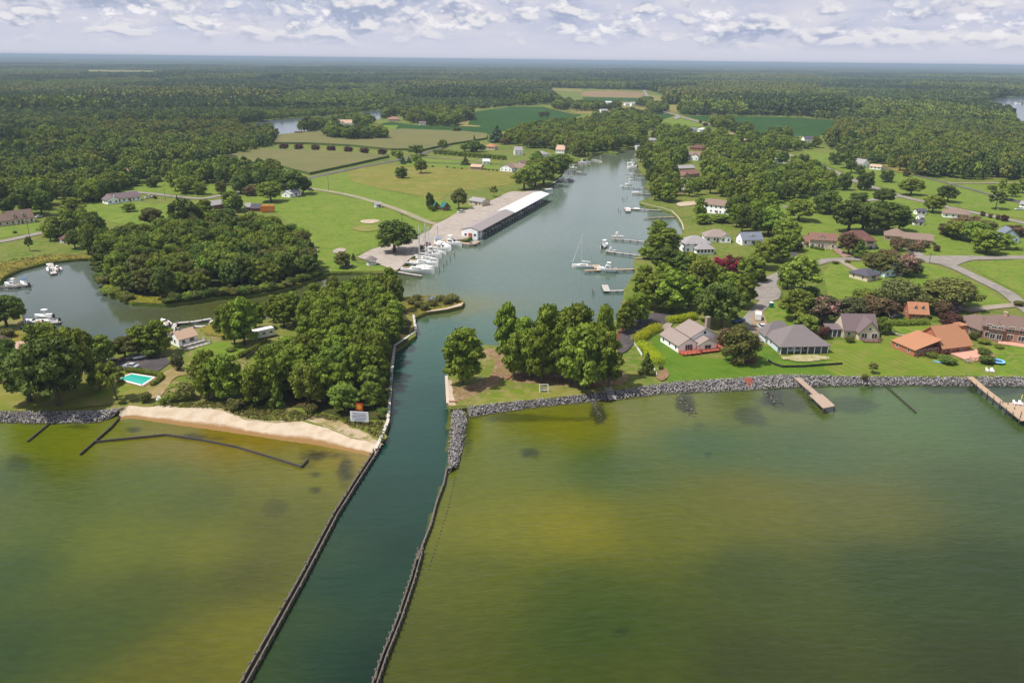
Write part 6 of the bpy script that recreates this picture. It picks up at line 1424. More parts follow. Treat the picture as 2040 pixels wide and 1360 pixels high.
for a, b in [((776,742),(772,788)),((772,788),(762,838)),((520,620),(600,612)),((600,612),(700,597)),((700,597),(790,592))]:
    n = max(2, int(math.dist(a, b)/12))
    for q in range(n):
        t_ = (q+.5)/n; X_, Y_ = P(a[0]+(b[0]-a[0])*t_-4, a[1]+(b[1]-a[1])*t_+2); tree_at(X_, Y_, r_.uniform(1.2, 2.6), r_.uniform(2.2, 3.6), 'bush', r_.choice(['dark', 'broad', 'olive']), 'undergrowth shrub at the water edge of the left point wood', 'undergrowth round the left point wood', fillin=True)
plant_all()
# ---------------------------------------------------------------- hedges
def hedge(label, pts, width, h, mat, seed):
    w_ = [P(*p) for p in pts]; w_ = catmull(w_, 6, False); ox, oy = w_[0]; r_ = random.Random(seed); cl = []
    for (p, d) in along([(a-ox, b-oy) for a, b in w_], width*.36): cl.append((p[0], p[1], h*.48, width*.5*r_.uniform(.92, 1.06), width*.5, h*.52*r_.uniform(.94, 1.05)))
    V, F, t = leaves(cl, int(len(cl)*620), .13, seed, .1, .3, 0, .08); V[:, 2] = np.maximum(V[:, 2], .03)
    o_ = link('hedge', quad_mesh('hedge', V, F, t, [LM[mat]]), None, (ox, oy, LZ)); tag(o_, label, 'hedge'); return o_
hedge('yellow green rounded hedge behind the white beach house', [(1333,643),(1352,641),(1372,637),(1385,634)], 3.4, 2.6, 'hedge', 1)
hedge('yellow green rounded hedge along the asphalt drive, upper piece', [(1270,680),(1284,671),(1300,662),(1312,655)], 4.2, 2.6, 'hedge', 2)
hedge('yellow green rounded hedge between white fence and lawn, lower piece', [(1276,692),(1290,700),(1300,712),(1310,726)], 4.6, 2.4, 'hedge', 3)
hedge('clipped dark green hedge before the orange garage', [(1778,648),(1800,648),(1844,646)], 3.2, 2.2, 'broad', 4)
hedge('low green hedge in front of the red tiled porch', [(1610,492),(1625,496),(1638,499)], 2.4, 1.3, 'dark', 5)
hedge('overgrown green hedge row round the pool', [(255,740),(290,744),(322,752),(305,768)], 1.6, 1.3, 'broad', 6)
hedge('overgrown vine covered fence beside the parked trailer', [(478,712),(505,700),(530,684)], 1.6, 1.6, 'broad', 7)
# standing corn, two metres high
corn = bpy.data.materials.new('corn_crop'); corn.use_nodes = True; g = G(corn.node_tree)
pos = g.n('ShaderNodeNewGeometry').outputs['Position']; nrm = g.n('ShaderNodeSeparateXYZ', {0: g.n('ShaderNodeNewGeometry').outputs['Normal']}).outputs[2]
mp = g.n('ShaderNodeMapping', {'Vector': pos, 'Rotation': (0, 0, R(20)), 'Scale': (.12, 1, 1)})
c_ = g.mix(g.ss(g.noise(pos, .02, 5, .6), .35, .65), k_((126,126,54)), k_((112,118,48)))
c_ = g.mix(g.ss(g.noise(mp, .25, 4, .6), .38, .68), c_, k_((140,130,66)))
c_ = g.mix(g.ss(nrm, .3, .6), k_((100,124,54)), c_)      # leaves on the sides, tassels on top
g.out(g.n('ShaderNodeBsdfPrincipled', {'Base Color': c_, 'Roughness': .9, 'Normal': g.n('ShaderNodeBump', {'Strength': .6, 'Distance': .5, 'Height': g.noise(pos, .8, 5, .7)})}))
for lab, pl in (('front field of tasselled olive corn', [(445,315),(503,302.5),(548,300.5),(667,304.5),(776,314),(700,331),(617,349),(585,341),(556,333),(482,325)]), ('back field of tasselled olive corn beyond the purple trees', [(536,287),(558,271),(604,266),(640,258),(650,276),(700,281),(768,278),(770,262),(800,259.5),(920,264),(971,269),(970,278),(895,290),(848,300),(780,300),(700,292),(620,288)])):
    o = obj('corn_crop', MB().poly(rough_edge([P(*p) for p in pl], 6, .5), LZ+2.1, LZ), corn); tag(o, lab, 'crop', kind='stuff')
# tufts of dune grass on the beach and weeds along the rocks
def tufts(label, poly, n, h, mat, seed):
    r_ = np.random.default_rng(seed); W_ = np.array([P(*p) for p in poly]); lo, hi = W_.min(0), W_.max(0); out = []
    while len(out) < n:
        q = lo+r_.random(2)*(hi-lo)
        if inpoly(q[:1], q[1:], [tuple(a) for a in W_])[0]: out.append(q)
    C_ = np.array(out); cl = np.concatenate([C_, np.full((n, 1), LZ+h*.35), np.full((n, 1), h*.9), np.full((n, 1), h*.9), np.full((n, 1), h*.6)], 1)
    V, F, t = leaves(cl, n*9, .2*h+.06, seed, 0, .6); V[:, 2] = np.maximum(V[:, 2], LZ-.8)
    o_ = link('dune_grass', quad_mesh('dune_grass', V, F, t, [LM[mat]])); tag(o_, label, 'grass', kind='stuff')
tufts('tufts of beach grass along the foot of the wood', [(300,808),(420,802),(520,814),(640,826),(760,842),(766,880),(735,862),(690,846),(640,832),(600,838),(549,840),(487,832),(443,815),(360,811)], 520, .7, 'olive', 3)
tufts('marsh grass round the left pond', [(-60,570),(0,561),(41,535),(91,522),(182,514),(100,506),(20,518),(-60,535)], 300, .7, 'olive', 4)
tufts('marsh grass on the low spit', [(812,604),(815,594),(845,590),(905,594),(922,602),(890,614),(850,619),(828,626)], 260, .6, 'olive', 5)
tufts('yellow marsh grass before the dense wood', [(205,567),(216,584),(262,601),(330,604),(330,597),(270,590),(230,572)], 240, .6, 'hedge', 6)
tufts('weedy grass along the worn lawns of the left point', [(300,800),(340,770),(420,722),(480,706),(500,716),(440,780),(410,800)], 260, .45, 'olive', 7)
# ---------------------------------------------------------------- boats
gel = plain('gelcoat_white', (.80, .79, .77), .25, var=.03, spec=.5); hull_b = plain('hull_blue', (.05, .12, .30), .3); canvas_b = plain('canvas_blue', (.06, .14, .38), .8); canvas_w = plain('canvas_white', (.74, .72, .68), .8); metal = plain('bright_metal', (.6, .6, .62), .3, 1.0); tealh = plain('hull_teal', (.25, .42, .44), .3); teak = plain('teak', (.34, .22, .13), .7); motor_m = plain('outboard_black', (.03, .03, .032), .35)
BM = {}
def hull_mb(n=11, beam=.29, free=.12, fine=1.0, stern=.85):
    """unit hull, length 1 along +x from stern 0 to bow 1"""
    mb = MB(); rings = []
    for i in range(n):
        t = i/(n-1); w_ = beam/2*(stern+(1-stern)*math.sin(math.pi*min(1, t*1.1)))*(1-max(0, (t-.45)/.55)**(2.1*fine)); w_ = max(w_, .004); sh = free*(1+.45*t*t)
        rings.append([(t, -w_, sh), (t, -w_*.93, sh*.45), (t, -w_*.55, -.03), (t, w_*.55, -.03), (t, w_*.93, sh*.45), (t, w_, sh)])
    mb.loft(rings, True, True); return mb, rings
def boat_meshes(kind):
    if kind in BM: return BM[kind]
    P_ = []
    mb, rg = hull_mb(beam={'sail': .27, 'runabout': .34}.get(kind, .30), free={'sail': .10, 'cruiser': .15}.get(kind, .115), stern=.7 if kind == 'sail' else .88)
    P_.append(('hull', mb.mesh('hull', gel, False)))
    if kind == 'sail':
        c = MB().loft([[(.28, -.085, .10), (.28, .085, .10), (.28, .075, .15), (.28, -.075, .15)], [(.72, -.05, .12), (.72, .05, .12), (.70, .04, .155), (.70, -.04, .155)]]); P_.append(('cabin', c.mesh('cabin', gel)))
        w_ = MB().box(.34, -.0865, .118, .62, .0865, .138); P_.append(('cabin_window', w_.mesh('cabin_window', glass)))
        P_.append(('cockpit', MB().box(.05, -.06, .112, .25, .06, .122).mesh('cockpit', teak)))
        P_.append(('mast', MB().tube([(.56, 0, .1), (.56, 0, 1.32)], [.014, .011], 6).mesh('mast', gel)))
        P_.append(('boom', MB().tube([(.56, 0, .25), (.14, 0, .24)], [.006, .005], 6).mesh('boom', metal)))
        P_.append(('sail_cover', MB().tube([(.56, 0, .30), (.5, 0, .275), (.16, 0, .262)], [.012, .022, .014], 7).mesh('sail_cover', canvas_w)))
        st = MB()
        for a in ((.99, 0, .15), (.02, 0, .13), (.56, -.12, .12), (.56, .12, .12)): st.bar(a, (.56, 0, 1.31), .005)
        P_.append(('rigging', st.mesh('rigging', metal)))
        P_.append(('furled_jib', MB().tube([(.975, 0, .17), (.58, 0, 1.24)], [.012, .005], 6).mesh('furled_jib', canvas_w)))
    elif kind == 'cruiser':
        P_.append(('cabin', MB().loft([[(.30, -.12, .15), (.30, .12, .15), (.32, .105, .27), (.32, -.105, .27)], [(.66, -.10, .17), (.66, .10, .17), (.57, .085, .275), (.57, -.085, .275)]]).mesh('cabin', gel)))
        P_.append(('windscreen', MB().loft([[(.655, -.098, .185), (.655, .098, .185), (.58, .084, .268), (.58, -.084, .268)], [(.662, -.098, .185), (.662, .098, .185), (.587, .084, .268), (.587, -.084, .268)]]).box(.34, -.1205, .19, .55, .1205, .245).mesh('windscreen', glass)))
        P_.append(('foredeck', MB().loft([[(.66, -.09, .165), (.66, .09, .165), (.66, .08, .19), (.66, -.08, .19)], [(.92, -.02, .19), (.92, .02, .19), (.92, .015, .20), (.92, -.015, .20)]]).mesh('foredeck', gel)))
        P_.append(('flybridge', MB().box(.30, -.10, .28, .52, .10, .30).box(.50, -.09, .30, .52, .09, .345).mesh('flybridge', gel)))
        P_.append(('bimini', MB().box(.30, -.10, .43, .50, .10, .445).bar((.31, -.09, .30), (.31, -.09, .43), .008).bar((.31, .09, .30), (.31, .09, .43), .008).bar((.49, .09, .30), (.49, .09, .43), .008).bar((.49, -.09, .30), (.49, -.09, .43), .008).mesh('bimini', canvas_w)))
        P_.append(('cockpit', MB().box(.02, -.11, .153, .28, .11, .158).mesh('cockpit', teak)))
    elif kind == 'console':
        P_.append(('console', MB().box(.36, -.045, .12, .48, .045, .26).mesh('console', gel)))
        P_.append(('t_top', MB().box(.28, -.10, .40, .56, .10, .42).bar((.31, -.08, .12), (.31, -.08, .40), .01).bar((.31, .08, .12), (.31, .08, .40), .01).bar((.53, -.06, .12), (.53, -.08, .40), .01).bar((.53, .06, .12), (.53, .08, .40), .01).mesh('t_top', canvas_w)))
        P_.append(('cockpit', MB().box(.03, -.115, .118, .75, .115, .124).mesh('cockpit', plain('deck_grey', (.5, .5, .48), .7))))
        for s in (-.04, .04): P_.append(('outboard', MB().box(-.06, s-.025, .06, .01, s+.025, .22).box(-.05, s-.012, -.06, -.02, s+.012, .06).mesh('outboard', motor_m)))
        P_.append(('seat', MB().box(.22, -.06, .12, .29, .06, .21).mesh('seat', canvas_w)))
    else:
        P_.append(('windscreen', MB().loft([[(.52, -.11, .12), (.52, .11, .12), (.46, .10, .21), (.46, -.10, .21)], [(.535, -.11, .12), (.535, .11, .12), (.475, .10, .21), (.475, -.10, .21)]]).mesh('windscreen', glass)))
        P_.append(('cockpit', MB().box(.05, -.12, .116, .52, .12, .122).mesh('cockpit', teak)))
        P_.append(('foredeck', MB().loft([[(.54, -.12, .125), (.54, .12, .125), (.54, .11, .15), (.54, -.11, .15)], [(.93, -.02, .165), (.93, .02, .165), (.93, .015, .17), (.93, -.015, .17)]]).mesh('foredeck', gel)))
        P_.append(('outboard', MB().box(-.06, -.03, .06, .01, .03, .21).box(-.05, -.012, -.06, -.02, .012, .06).mesh('outboard', motor_m)))
    BM[kind] = P_; return P_
BN = {'sail': ('sailboat', 'sailboat'), 'cruiser': ('cabin_cruiser', 'boat'), 'console': ('fishing_boat', 'boat'), 'runabout': ('motorboat', 'boat')}
def boat(kind, stern, bow, label, cover=None, z=0.0, group=None, L=None, mh=1.0):
    a, b = np.array(P(*stern, z)), np.array(P(*bow, z)); d = b-a; LL = np.linalg.norm(d)
    if L: c = (a+b)/2; d = d/LL*L; a = c-d/2; LL = L
    e = thing(BN[kind][0], label, BN[kind][1], (a[0], a[1], z+.02*LL), math.atan2(d[1], d[0]), group); e.scale = (LL, LL, LL)
    for nm, me in boat_meshes(kind):
        q = link(nm, me, e)
        if nm in ('mast', 'rigging', 'furled_jib') and mh != 1: q.scale = (1, 1, mh)
        if cover and nm in ('bimini', 't_top', 'sail_cover'):
            q.data = me.copy(); q.data.materials[0] = cover
    if kind == 'runabout' and cover: obj('boat_cover', MB().loft([[(.03, -.12, .12), (.03, .12, .12), (.03, 0, .17)], [(.4, -.13, .13), (.4, .13, .13), (.4, 0, .24)], [(.85, -.05, .16), (.85, .05, .16), (.85, 0, .19)]]), cover, e)
    return e
B_ = boat
B_('sail', (1183,534), (1139,532), 'large white sloop with a tall mast at the yellow dock end', mh=1.15)
lift = B_('cruiser', (1228,541), (1189,539), 'white cruiser raised on the lift beside the yellow dock', z=.6)
B_('cruiser', (1219,473), (1243,475), 'white cruiser alone at the dock nearest below the inlet')
B_('console', (1198,497), (1211,488), 'white boat lying crosswise at the end of the two cruiser dock', canvas_w, L=9)
B_('cruiser', (1207,502), (1229,503), 'white boat alongside the two cruiser dock')
# marina row, bows out
for k, (kd, s, b, lb) in enumerate([('sail', (800,541), (866,546), 'nearest marina sailboat under long white covers'), ('runabout', (828,536), (868,538), 'low white motorboat second in the marina row'), ('sail', (818,525), (873,532), 'marina sailboat third in the row with a bare tall mast'), ('sail', (830,517), (874,523), 'marina sailboat fourth in the row, behind the bare masted one'),
    ('cruiser', (841,510), (880,515), 'white cruiser fifth in the marina row'), ('sail', (852,503), (889,508), 'marina sailboat sixth in the row, last with a mast'), ('cruiser', (861,497), (896,502), 'white cruiser seventh in the marina row'), ('runabout', (871,490), (899,500), 'long slim white motorboat angled eighth in the marina row'), ('cruiser', (882,487), (920,492), 'biggest white cabin cruiser nearest the slip shed'), ('runabout', (848,506), (872,510), 'small white motorboat squeezed between the marina cruisers')]): B_(kd, s, b, lb, canvas_w if kd == 'runabout' else None)
B_('runabout', (1077,381), (1101,380), 'white motorboat moored across the far end of the slip shed')
# boats under the covered slips
sd_, sn_, sf_, sL_ = SLIP[1], SLIP[2], SLIP[3], SLIP[4]
for k in range(20):
    t_ = 14+(sL_-20)*k/19; a = sf_+sd_*t_+sn_*7.5; b = sf_+sd_*(t_+.2)+sn_*.6
    kd = ('console', 'runabout', 'cruiser')[k % 3]; e = thing(BN[kd][0], 'white boat berthed inside the long covered slips', 'boat', (*a, .1), math.atan2(*(b-a)[::-1]), 'boats inside the covered slips'); e.scale = (6.6,)*3
    for nm, me in boat_meshes(kd): link(nm, me, e)
for kd, s, b, lb, cv in [('cruiser', (1130,363), (1112,361), 'white cruiser tied to the long grey walkway', None), ('sail', (1143,361), (1127,358), 'sailboat with a blue sail cover beyond the walkway cruiser', canvas_b), ('cruiser', (1152,325), (1168,326), 'left of the two white cruisers nearest the creek head', None), ('cruiser', (1164,325), (1177,325), 'right of the two white cruisers nearest the creek head', None), ('runabout', (1179,320), (1190,321), 'little white motorboat left of the far sailboat', None), ('sail', (1191,322), (1199,323), 'far white sailboat at the upper left bank', None), ('console', (1136,335), (1150,336), 'pale open boat by the left bank trees', None), ('runabout', (1146,343), (1158,344), 'flat runabout on the dark upper left dock', None),
    ('console', (1266,327), (1249,326), 'open boat farthest up the right bank docks', None), ('cruiser', (1267,336), (1249,335), 'white cruiser at the first dock from the creek head', None), ('runabout', (1270,333), (1257,331), 'white motorboat tucked behind the first dock cruiser', None), ('console', (1263,354), (1247,354), 'white open boat at the third right bank dock', canvas_w), ('runabout', (1263,358), (1252,357), 'small motorboat beside the third right bank dock', None), ('sail', (1243,372), (1234,371), 'slim sailboat moored off the right bank dock', None), ('cruiser', (1259,369), (1245,368), 'white cruiser behind the slim moored sailboat', None), ('console', (1281,386), (1259,385), 'open boat with a blue top at its own dock', canvas_b), ('runabout', (1275,418), (1259,418), 'white jet boat lying on the float dock by the inlet', gel), ('runabout', (1258,419), (1245,417), 'second white motorboat at the head of the float dock', gel), ('runabout', (1276,296), (1268,301), 'white motorboat pulled up at the creek head', None)]: B_(kd, s, b, lb, cv)
for kd, s, b, lb, cv in [('cruiser', (45,573), (5,569), 'white cuddy boat beside the dock at the far left', None), ('console', (60,572), (40,565), 'dark boat with a blue bimini at the far left dock', canvas_b), ('console', (108,635), (68,632), 'upper white boat at the left pond dock', canvas_w), ('console', (114,643), (80,643), 'middle white boat at the left pond dock', canvas_w), ('runabout', (78,645), (58,643), 'small white boat left of the pond dock pair', None), ('console', (105,548), (92,532), 'white boat with a pale canopy at the top of the pond', canvas_w), ('runabout', (122,546), (110,530), 'small boat right of the pale canopy boat', None), ('runabout', (338,651), (322,641), 'small white boat at the U dock behind the cottage', None), ('runabout', (2036,209), (2020,208), 'tiny white boat on the distant river at right', None)]: B_(kd, s, b, lb, cv, L=None if s[0] > 400 else 7.5)
for x, y, lb in [(612,484,'boat on a trailer at the edge of the dense wood, uppermost'), (618,493,'boat on a trailer at the edge of the dense wood, lowest'), (604,470,'small covered boat on the lawn near the dense wood'), (622,500,'white hull at the lawn corner of the dense wood')]:
    B_('runabout', (x-11,y-1), (x+11,y+2), lb, canvas_w, z=LZ+.5)
kay = P(496,576,.6); o = obj('kayak', MB().loft([[(-1.6,-.02,.1),(-1.6,.02,.1),(-1.6,0,.2)],[(-.6,-.3,0),(-.6,.3,0),(-.6,0,.3)],[(.6,-.3,0),(.6,.3,0),(.6,0,.3)],[(1.6,-.02,.1),(1.6,.02,.1),(1.6,0,.2)]]), plain('kayak_red', (.5, .06, .05), .4), loc=(*kay, .55)); tag(o, 'red kayak lying on the small floating dock', 'kayak'); o.rotation_euler = (0,0,1.3)
ky = P(1870,723); o = obj('paddleboard', MB().loft([[(-1.7,-.02,.1),(-1.7,.02,.1),(-1.7,0,.16)],[(-.7,-.4,.05),(-.7,.4,.05),(-.7,0,.2)],[(.8,-.36,.05),(.8,.36,.05),(.8,0,.2)],[(1.7,-.02,.1),(1.7,.02,.1),(1.7,0,.16)]]), plain('board_blue', (.15, .45, .75), .4), loc=(*ky, LZ+.3)); tag(o, 'light blue paddleboard lying on the striped lawn', 'paddleboard'); o.rotation_euler = (0,0,-.6)

# ---------------------------------------------------------------- vehicles
tyre = plain('tyre', (.02, .02, .02), .9); rim_m = plain('wheel_rim', (.5, .5, .5), .3, 1.0); lamp_m = plain('headlight_glass', (.7, .7, .65), .1)
def paint(n_, c): return plain('paint_'+n_, c, .28, var=.02, spec=.6)
CARW = MB().tube([(0, -.12, 0), (0, .12, 0)], [.33, .33], 14).mesh('wheel', tyre); CARR = MB().tube([(0, -.13, 0), (0, .13, 0)], [.19, .19], 10).mesh('rim', rim_m)
def car(rear, front, label, kind='sedan', col_=(.75, .75, .74), name=None, cat=None, L=None):
    a, b = np.array(P(*rear)), np.array(P(*front)); d = b-a; d = d/np.linalg.norm(d); c = (a+b)/2
    L = L or {'sedan': 4.7, 'suv': 4.8, 'pickup': 5.8, 'van': 6.4}[kind]; a = c-d*L/2
    e = thing(name or {'sedan': 'parked_car', 'suv': 'parked_car', 'pickup': 'pickup_truck', 'van': 'delivery_van'}[kind], label, cat or {'sedan': 'car', 'suv': 'car', 'pickup': 'pickup', 'van': 'van'}[kind], (*a, LZ+.25), math.atan2(d[1], d[0]))
    pm = paint('%02d%02d%02d' % tuple(int(v*99) for v in col_), col_); W2 = .92 if kind != 'van' else 1.05
    side = {'sedan': [(0,.35),(0,.85),(.12*L,.95),(.7*L,.92),(L-.1,.75),(L,.45),(L-.05,.3)], 'suv': [(0,.35),(0,1.0),(.06*L,1.05),(.72*L,1.05),(L-.1,.85),(L,.5),(L-.05,.3)], 'pickup': [(0,.4),(0,1.05),(.4*L,1.05),(.72*L,1.1),(L-.1,.95),(L,.55),(L-.05,.35)], 'van': [(0,.35),(0,2.5),(.72*L,2.5),(.74*L,1.2),(L-.1,1.05),(L,.55),(L-.05,.35)]}[kind]
    bd = MB(); n = len(side); bd.loft([[(x, s*(W2 if True else 0), z) for x, z in side] for s in (-1, 1)]); obj('body', bd, pm, e)
    cab = {'sedan': (.17,.26,.58,.72,.94,1.42), 'suv': (.03,.08,.60,.72,1.04,1.68), 'pickup': (.40,.44,.62,.72,1.06,1.75), 'van': (.72,.72,.80,.9,1.15,2.1)}[kind]
    x0,x1,x2,x3,z0,z1 = cab; x0*=L;x1*=L;x2*=L;x3*=L; w1 = W2-.16
    gl = MB().add([(x0,-W2+.05,z0),(x3,-W2+.05,z0),(x3,W2-.05,z0),(x0,W2-.05,z0),(x1,-w1,z1-.04),(x2,-w1,z1-.04),(x2,w1,z1-.04),(x1,w1,z1-.04)], [(0,1,5,4),(1,2,6,5),(2,3,7,6),(3,0,4,7),(4,5,6,7)]); obj('windows', gl, glass, e)
    obj('cab_roof', MB().box(x1-.03,-w1-.02,z1-.05,x2+.03,w1+.02,z1), pm, e)
    if kind == 'pickup': obj('cargo_bed', MB().box(.1, -W2+.12, 1.06, .38*L, W2-.12, 1.075), plain('bed_liner', (.06, .06, .06), .8), e)
    for x in (.18*L, .80*L):
        for s in (-1, 1):
            w_ = link('wheel', CARW, e, (x, s*(W2-.1), .1)); link('rim', CARR, w_)
    for s in (-1, 1): obj('headlight', MB().box(L-.06, s*.66-.17, .62, L+.012, s*.66+.17, .78), lamp_m, e)
    return e
car((268,717), (302,711), 'white pickup parked on the dark lot above the pool', 'pickup', (.78, .78, .77))
car((274,735), (249,732), 'silver sedan parked on the dark lot above the pool', 'sedan', (.42, .45, .48))
car((1510,644), (1509,628), 'white box van parked on the dirt drive', 'van', (.78, .78, .77), L=6.0)
car((1509,648), (1527,664), 'white pickup in front of the white box van', 'pickup', (.76, .76, .75))
car((1460,645), (1480,640), 'dark blue pickup parked under the trees beside the drive', 'pickup', (.04, .10, .24))
car((1798,634), (1772,636), 'black car parked beside the orange garage', 'suv', (.02, .02, .025))
car((1722,500), (1742,494), 'black car before the grey garage door, left', 'suv', (.02, .025, .04)); car((1736,498), (1750,495), 'dark grey car before the grey garage door, right', 'sedan', (.06, .065, .08))
car((1818,512), (1812,505), 'dark car at the end of the tan house driveway', 'sedan', (.03, .03, .035))
car((911,426), (927,423), 'white pickup on the gravel lot below the cabins', 'pickup', (.76, .76, .75)); car((847,493), (856,487), 'rusty red pickup behind the marina boats', 'pickup', (.3, .07, .045)); car((838,500), (842,491), 'dark car behind the marina masts', 'suv', (.05, .06, .08))
car((290,396), (303,394), 'white car on the ranch house lawn', 'pickup', (.76, .76, .75)); car((612,379), (626,381), 'dark car at the end of the gravel road', 'suv', (.03, .03, .035)); car((2022,419), (2040,419), 'white pickup at the far right black drive', 'pickup', (.78, .78, .77)); car((2008,401), (2020,401), 'black car under trees at the far right drive', 'suv', (.02, .02, .025)); car((70,436), (84,433), 'silver car beside the cape house', 'sedan', (.5, .5, .5)); car((955,332), (964,331), 'blue car on the black driveway', 'sedan', (.1, .2, .4))
car((1700,335),(1710,338),'red car beside the steep roofed house','sedan',(.4,.05,.04)); car((684,536),(697,533),'dark boat trailer truck beside the olive shrubby tree','pickup',(.08,.08,.09))
# trailers
def trailer(rear, front, label, L, H, W_, cbody, name, cat, extras):
    a, b = np.array(P(*rear)), np.array(P(*front)); d = b-a; d = d/np.linalg.norm(d); e = thing(name, label, cat, (*a, LZ+.2), math.atan2(d[1], d[0])); y = W_/2
    obj('body', MB().loft([[(x, s*y, z) for x, z in ((0,.35),(0,H-.15),(.15,H),(L-.5,H),(L,H-.7),(L,.9),(L-.35,.35))] for s in (-1, 1)]), cbody, e)
    for x in (.45*L, .58*L):
        for s in (-1, 1): w_ = link('wheel', CARW, e, (x, s*(y-.05), .12)); link('rim', CARR, w_)
    for s in (-1, 1):
        for x in extras: obj('window', MB().box(x*L, s*(y+.012)-.01, 1.4, x*L+.9, s*(y+.012)+.01, 2.0), glass, e)
    obj('hitch', MB().bar((L-.2, .3, .4), (L+1.1, 0, .4), .12).bar((L-.2, -.3, .4), (L+1.1, 0, .4), .12), metal, e)
    return e
tr = trailer((545,668), (510,676), 'white travel trailer parked between the pine clump and the wood', 8.5, 3.0, 2.5, white_p, 'travel_trailer', 'trailer', (.1, .4, .7))
for x in (2, 4.2, 6): obj('roof_vent', MB().box(x-.35, -.35, 3.0, x+.35, .35, 3.2), white_p, tr)
trailer((547,423), (529,423), 'orange box trailer on the lawn beside the barrel shed', 8.0, 4.0, 2.6, plain('orange_paint', (.52, .16, .03), .5), 'box_trailer', 'trailer', ())

# ---------------------------------------------------------------- pool, trampoline, small things
red_log = plain('red_log', (.3, .13, .08), .8); dark_f = plain('silt_cloth', (.02, .02, .022), .8)
pq = [P(*p, LZ) for p in [(234,757),(263,747),(308,754),(283,770)]]; c0 = np.mean(pq, 0); e = thing('swimming_pool', 'turquoise swimming pool with a pale rim and brick surround', 'pool', (*c0, LZ))
lq = [(p[0]-c0[0], p[1]-c0[1]) for p in pq]; sc_ = lambda k: [(p[0]*k, p[1]*k) for p in lq]
obj('surround', MB().poly(sc_(1.22), .40, -.1), m_brickpave, e)
rimm = MB()
for a, b in zip(lq, lq[1:]+lq[:1]): rimm.bar((*a, .43), (*b, .43), .55, .12)
obj('rim', rimm, plain('pool_rim', (.7, .66, .6), .7), e)
obj('pool_water', MB().poly(sc_(.985), .425), plain('pool_turquoise', (.03, .36, .28), .08, var=.08, scale=.4, spec=.5), e)
tx, ty = P(1987,724); e = thing('trampoline', 'round trampoline with a blue rim on the right lawn', 'trampoline', (tx, ty, LZ))
cr = lambda r, z, n=20: [(r*math.cos(k*2*math.pi/n), r*math.sin(k*2*math.pi/n), z) for k in range(n)]
obj('mat', MB().loft([cr(1.35, .86), cr(1.35, .88)]), plain('trampoline_mat', (.03, .06, .12), .6), e)
obj('rim_pad', MB().loft([cr(1.35, .88), cr(1.4, .95), cr(2.05, .95), cr(2.1, .85), cr(1.35, .85)], False), plain('rim_pad_blue', (.18, .5, .8), .6), e)
for p in cr(1.95, 0, 6): obj('leg', MB().tube([(p[0], p[1], 0), (p[0], p[1], .86)], [.04, .04], 6), metal, e)
def chair(x, y, label, mat=white_p, z=LZ, rz=0.0, s=1.0, group=None):
    e = thing('garden_chair', label, 'chair', (*P(x, y, z), z), rz, group); e.scale = (s,)*3
    obj('seat', MB().bar((-.02, -.32, .36), (-.02, .35, .24), .62, .06), mat, e); obj('backrest', MB().bar((0, .32, .24), (0, .68, 1.0), .62, .06, (0, 1, 0)), mat, e)
    for sx_ in (-1, 1): obj('armrest', MB().box(sx_*.36-.07, -.4, .54, sx_*.36+.07, .42, .59), mat, e); obj('leg', MB().box(sx_*.36-.05, -.36, 0, sx_*.36+.05, -.24, .54), mat, e); obj('leg', MB().box(sx_*.36-.05, .3, 0, sx_*.36+.05, .4, .54), mat, e)
    return e
chair(1968,741,'white garden chair on the right lawn, left of the pair', rz=.3, s=1.3); chair(1976,742,'white garden chair on the right lawn, right of the pair', rz=-.2, s=1.3); chair(317,800,'lone white chair at the top of the beach', rz=.4, s=1.4)
chair(2022,806,'white chair on the right pier, left one', z=1.72, rz=.2, s=1.2); chair(2032,807,'white chair on the right pier, right one', z=1.72, rz=-.2, s=1.2); 
for i, (x, y) in enumerate([(1890,458),(1897,458),(1904,459),(1892,461)]): chair(x,y,'white lawn chair in the circle on the right lawn','' or white_p, rz=i*1.5, s=1.5, group='white lawn chairs on the right lawn')
e = thing('parasol', 'closed yellow parasol on the right pier', 'parasol', (*P(2033,803,1.72), 1.72)); obj('pole', MB().tube([(0,0,0),(0,0,2.6)], [.03,.03], 6), metal, e); obj('canopy', MB().tube([(0,0,1.1),(0,0,1.5),(0,0,2.4),(0,0,2.65)], [.06,.16,.12,.02], 8), plain('parasol_yellow', (.6,.5,.12), .8), e)
def bench(x, y, label, mat, rz=0.0, s=1.0):
    e = thing('bench', label, 'bench', (*P(x, y), LZ), rz); e.scale = (s,)*3
    obj('seat', MB().box(-.9, -.22, .42, .9, .22, .48), mat, e)
    for x_ in (-.7, .7): obj('leg', MB().box(x_-.08, -.18, 0, x_+.08, .18, .42), mat, e)
for x, y, r_, lb in [(1030,752,.2,'red wooden bench in the middle of the bare earth'),(1050,750,-.1,'red wooden bench right of the middle one'),(1011,756,1.0,'red wooden bench turned end on, left'),(1182,770,.1,'red wooden bench near the grey steps'),(1225,768,.1,'red wooden bench right of the grey steps'),(902,802,0,'red wooden bench at the sea wall corner'),(957,757,.4,'grey wooden bench in the shade of the lone pine')]: bench(x, y, lb, red_log if 'red' in lb else wood_grey, r_, 1.2)
def table(x, y, label, mat, rz=0.0):
    e = thing('picnic_table', label, 'table', (*P(x, y), LZ), rz); obj('tabletop', MB().box(-.95, -.4, .72, .95, .4, .78), mat, e)
    for s in (-1, 1): obj('bench_seat', MB().box(-.95, s*.75-.15, .43, .95, s*.75+.15, .48), mat, e); obj('leg', MB().bar((s*.7, -.75, 0), (s*.7, .2, .72), .09).bar((s*.7, .75, 0), (s*.7, -.2, .72), .09), mat, e)
table(1110,752,'grey picnic table under the picnic lawn pines', wood_grey, .2); table(1928,722,'patio table with benches on the pink terrace', wood_pier, .1)
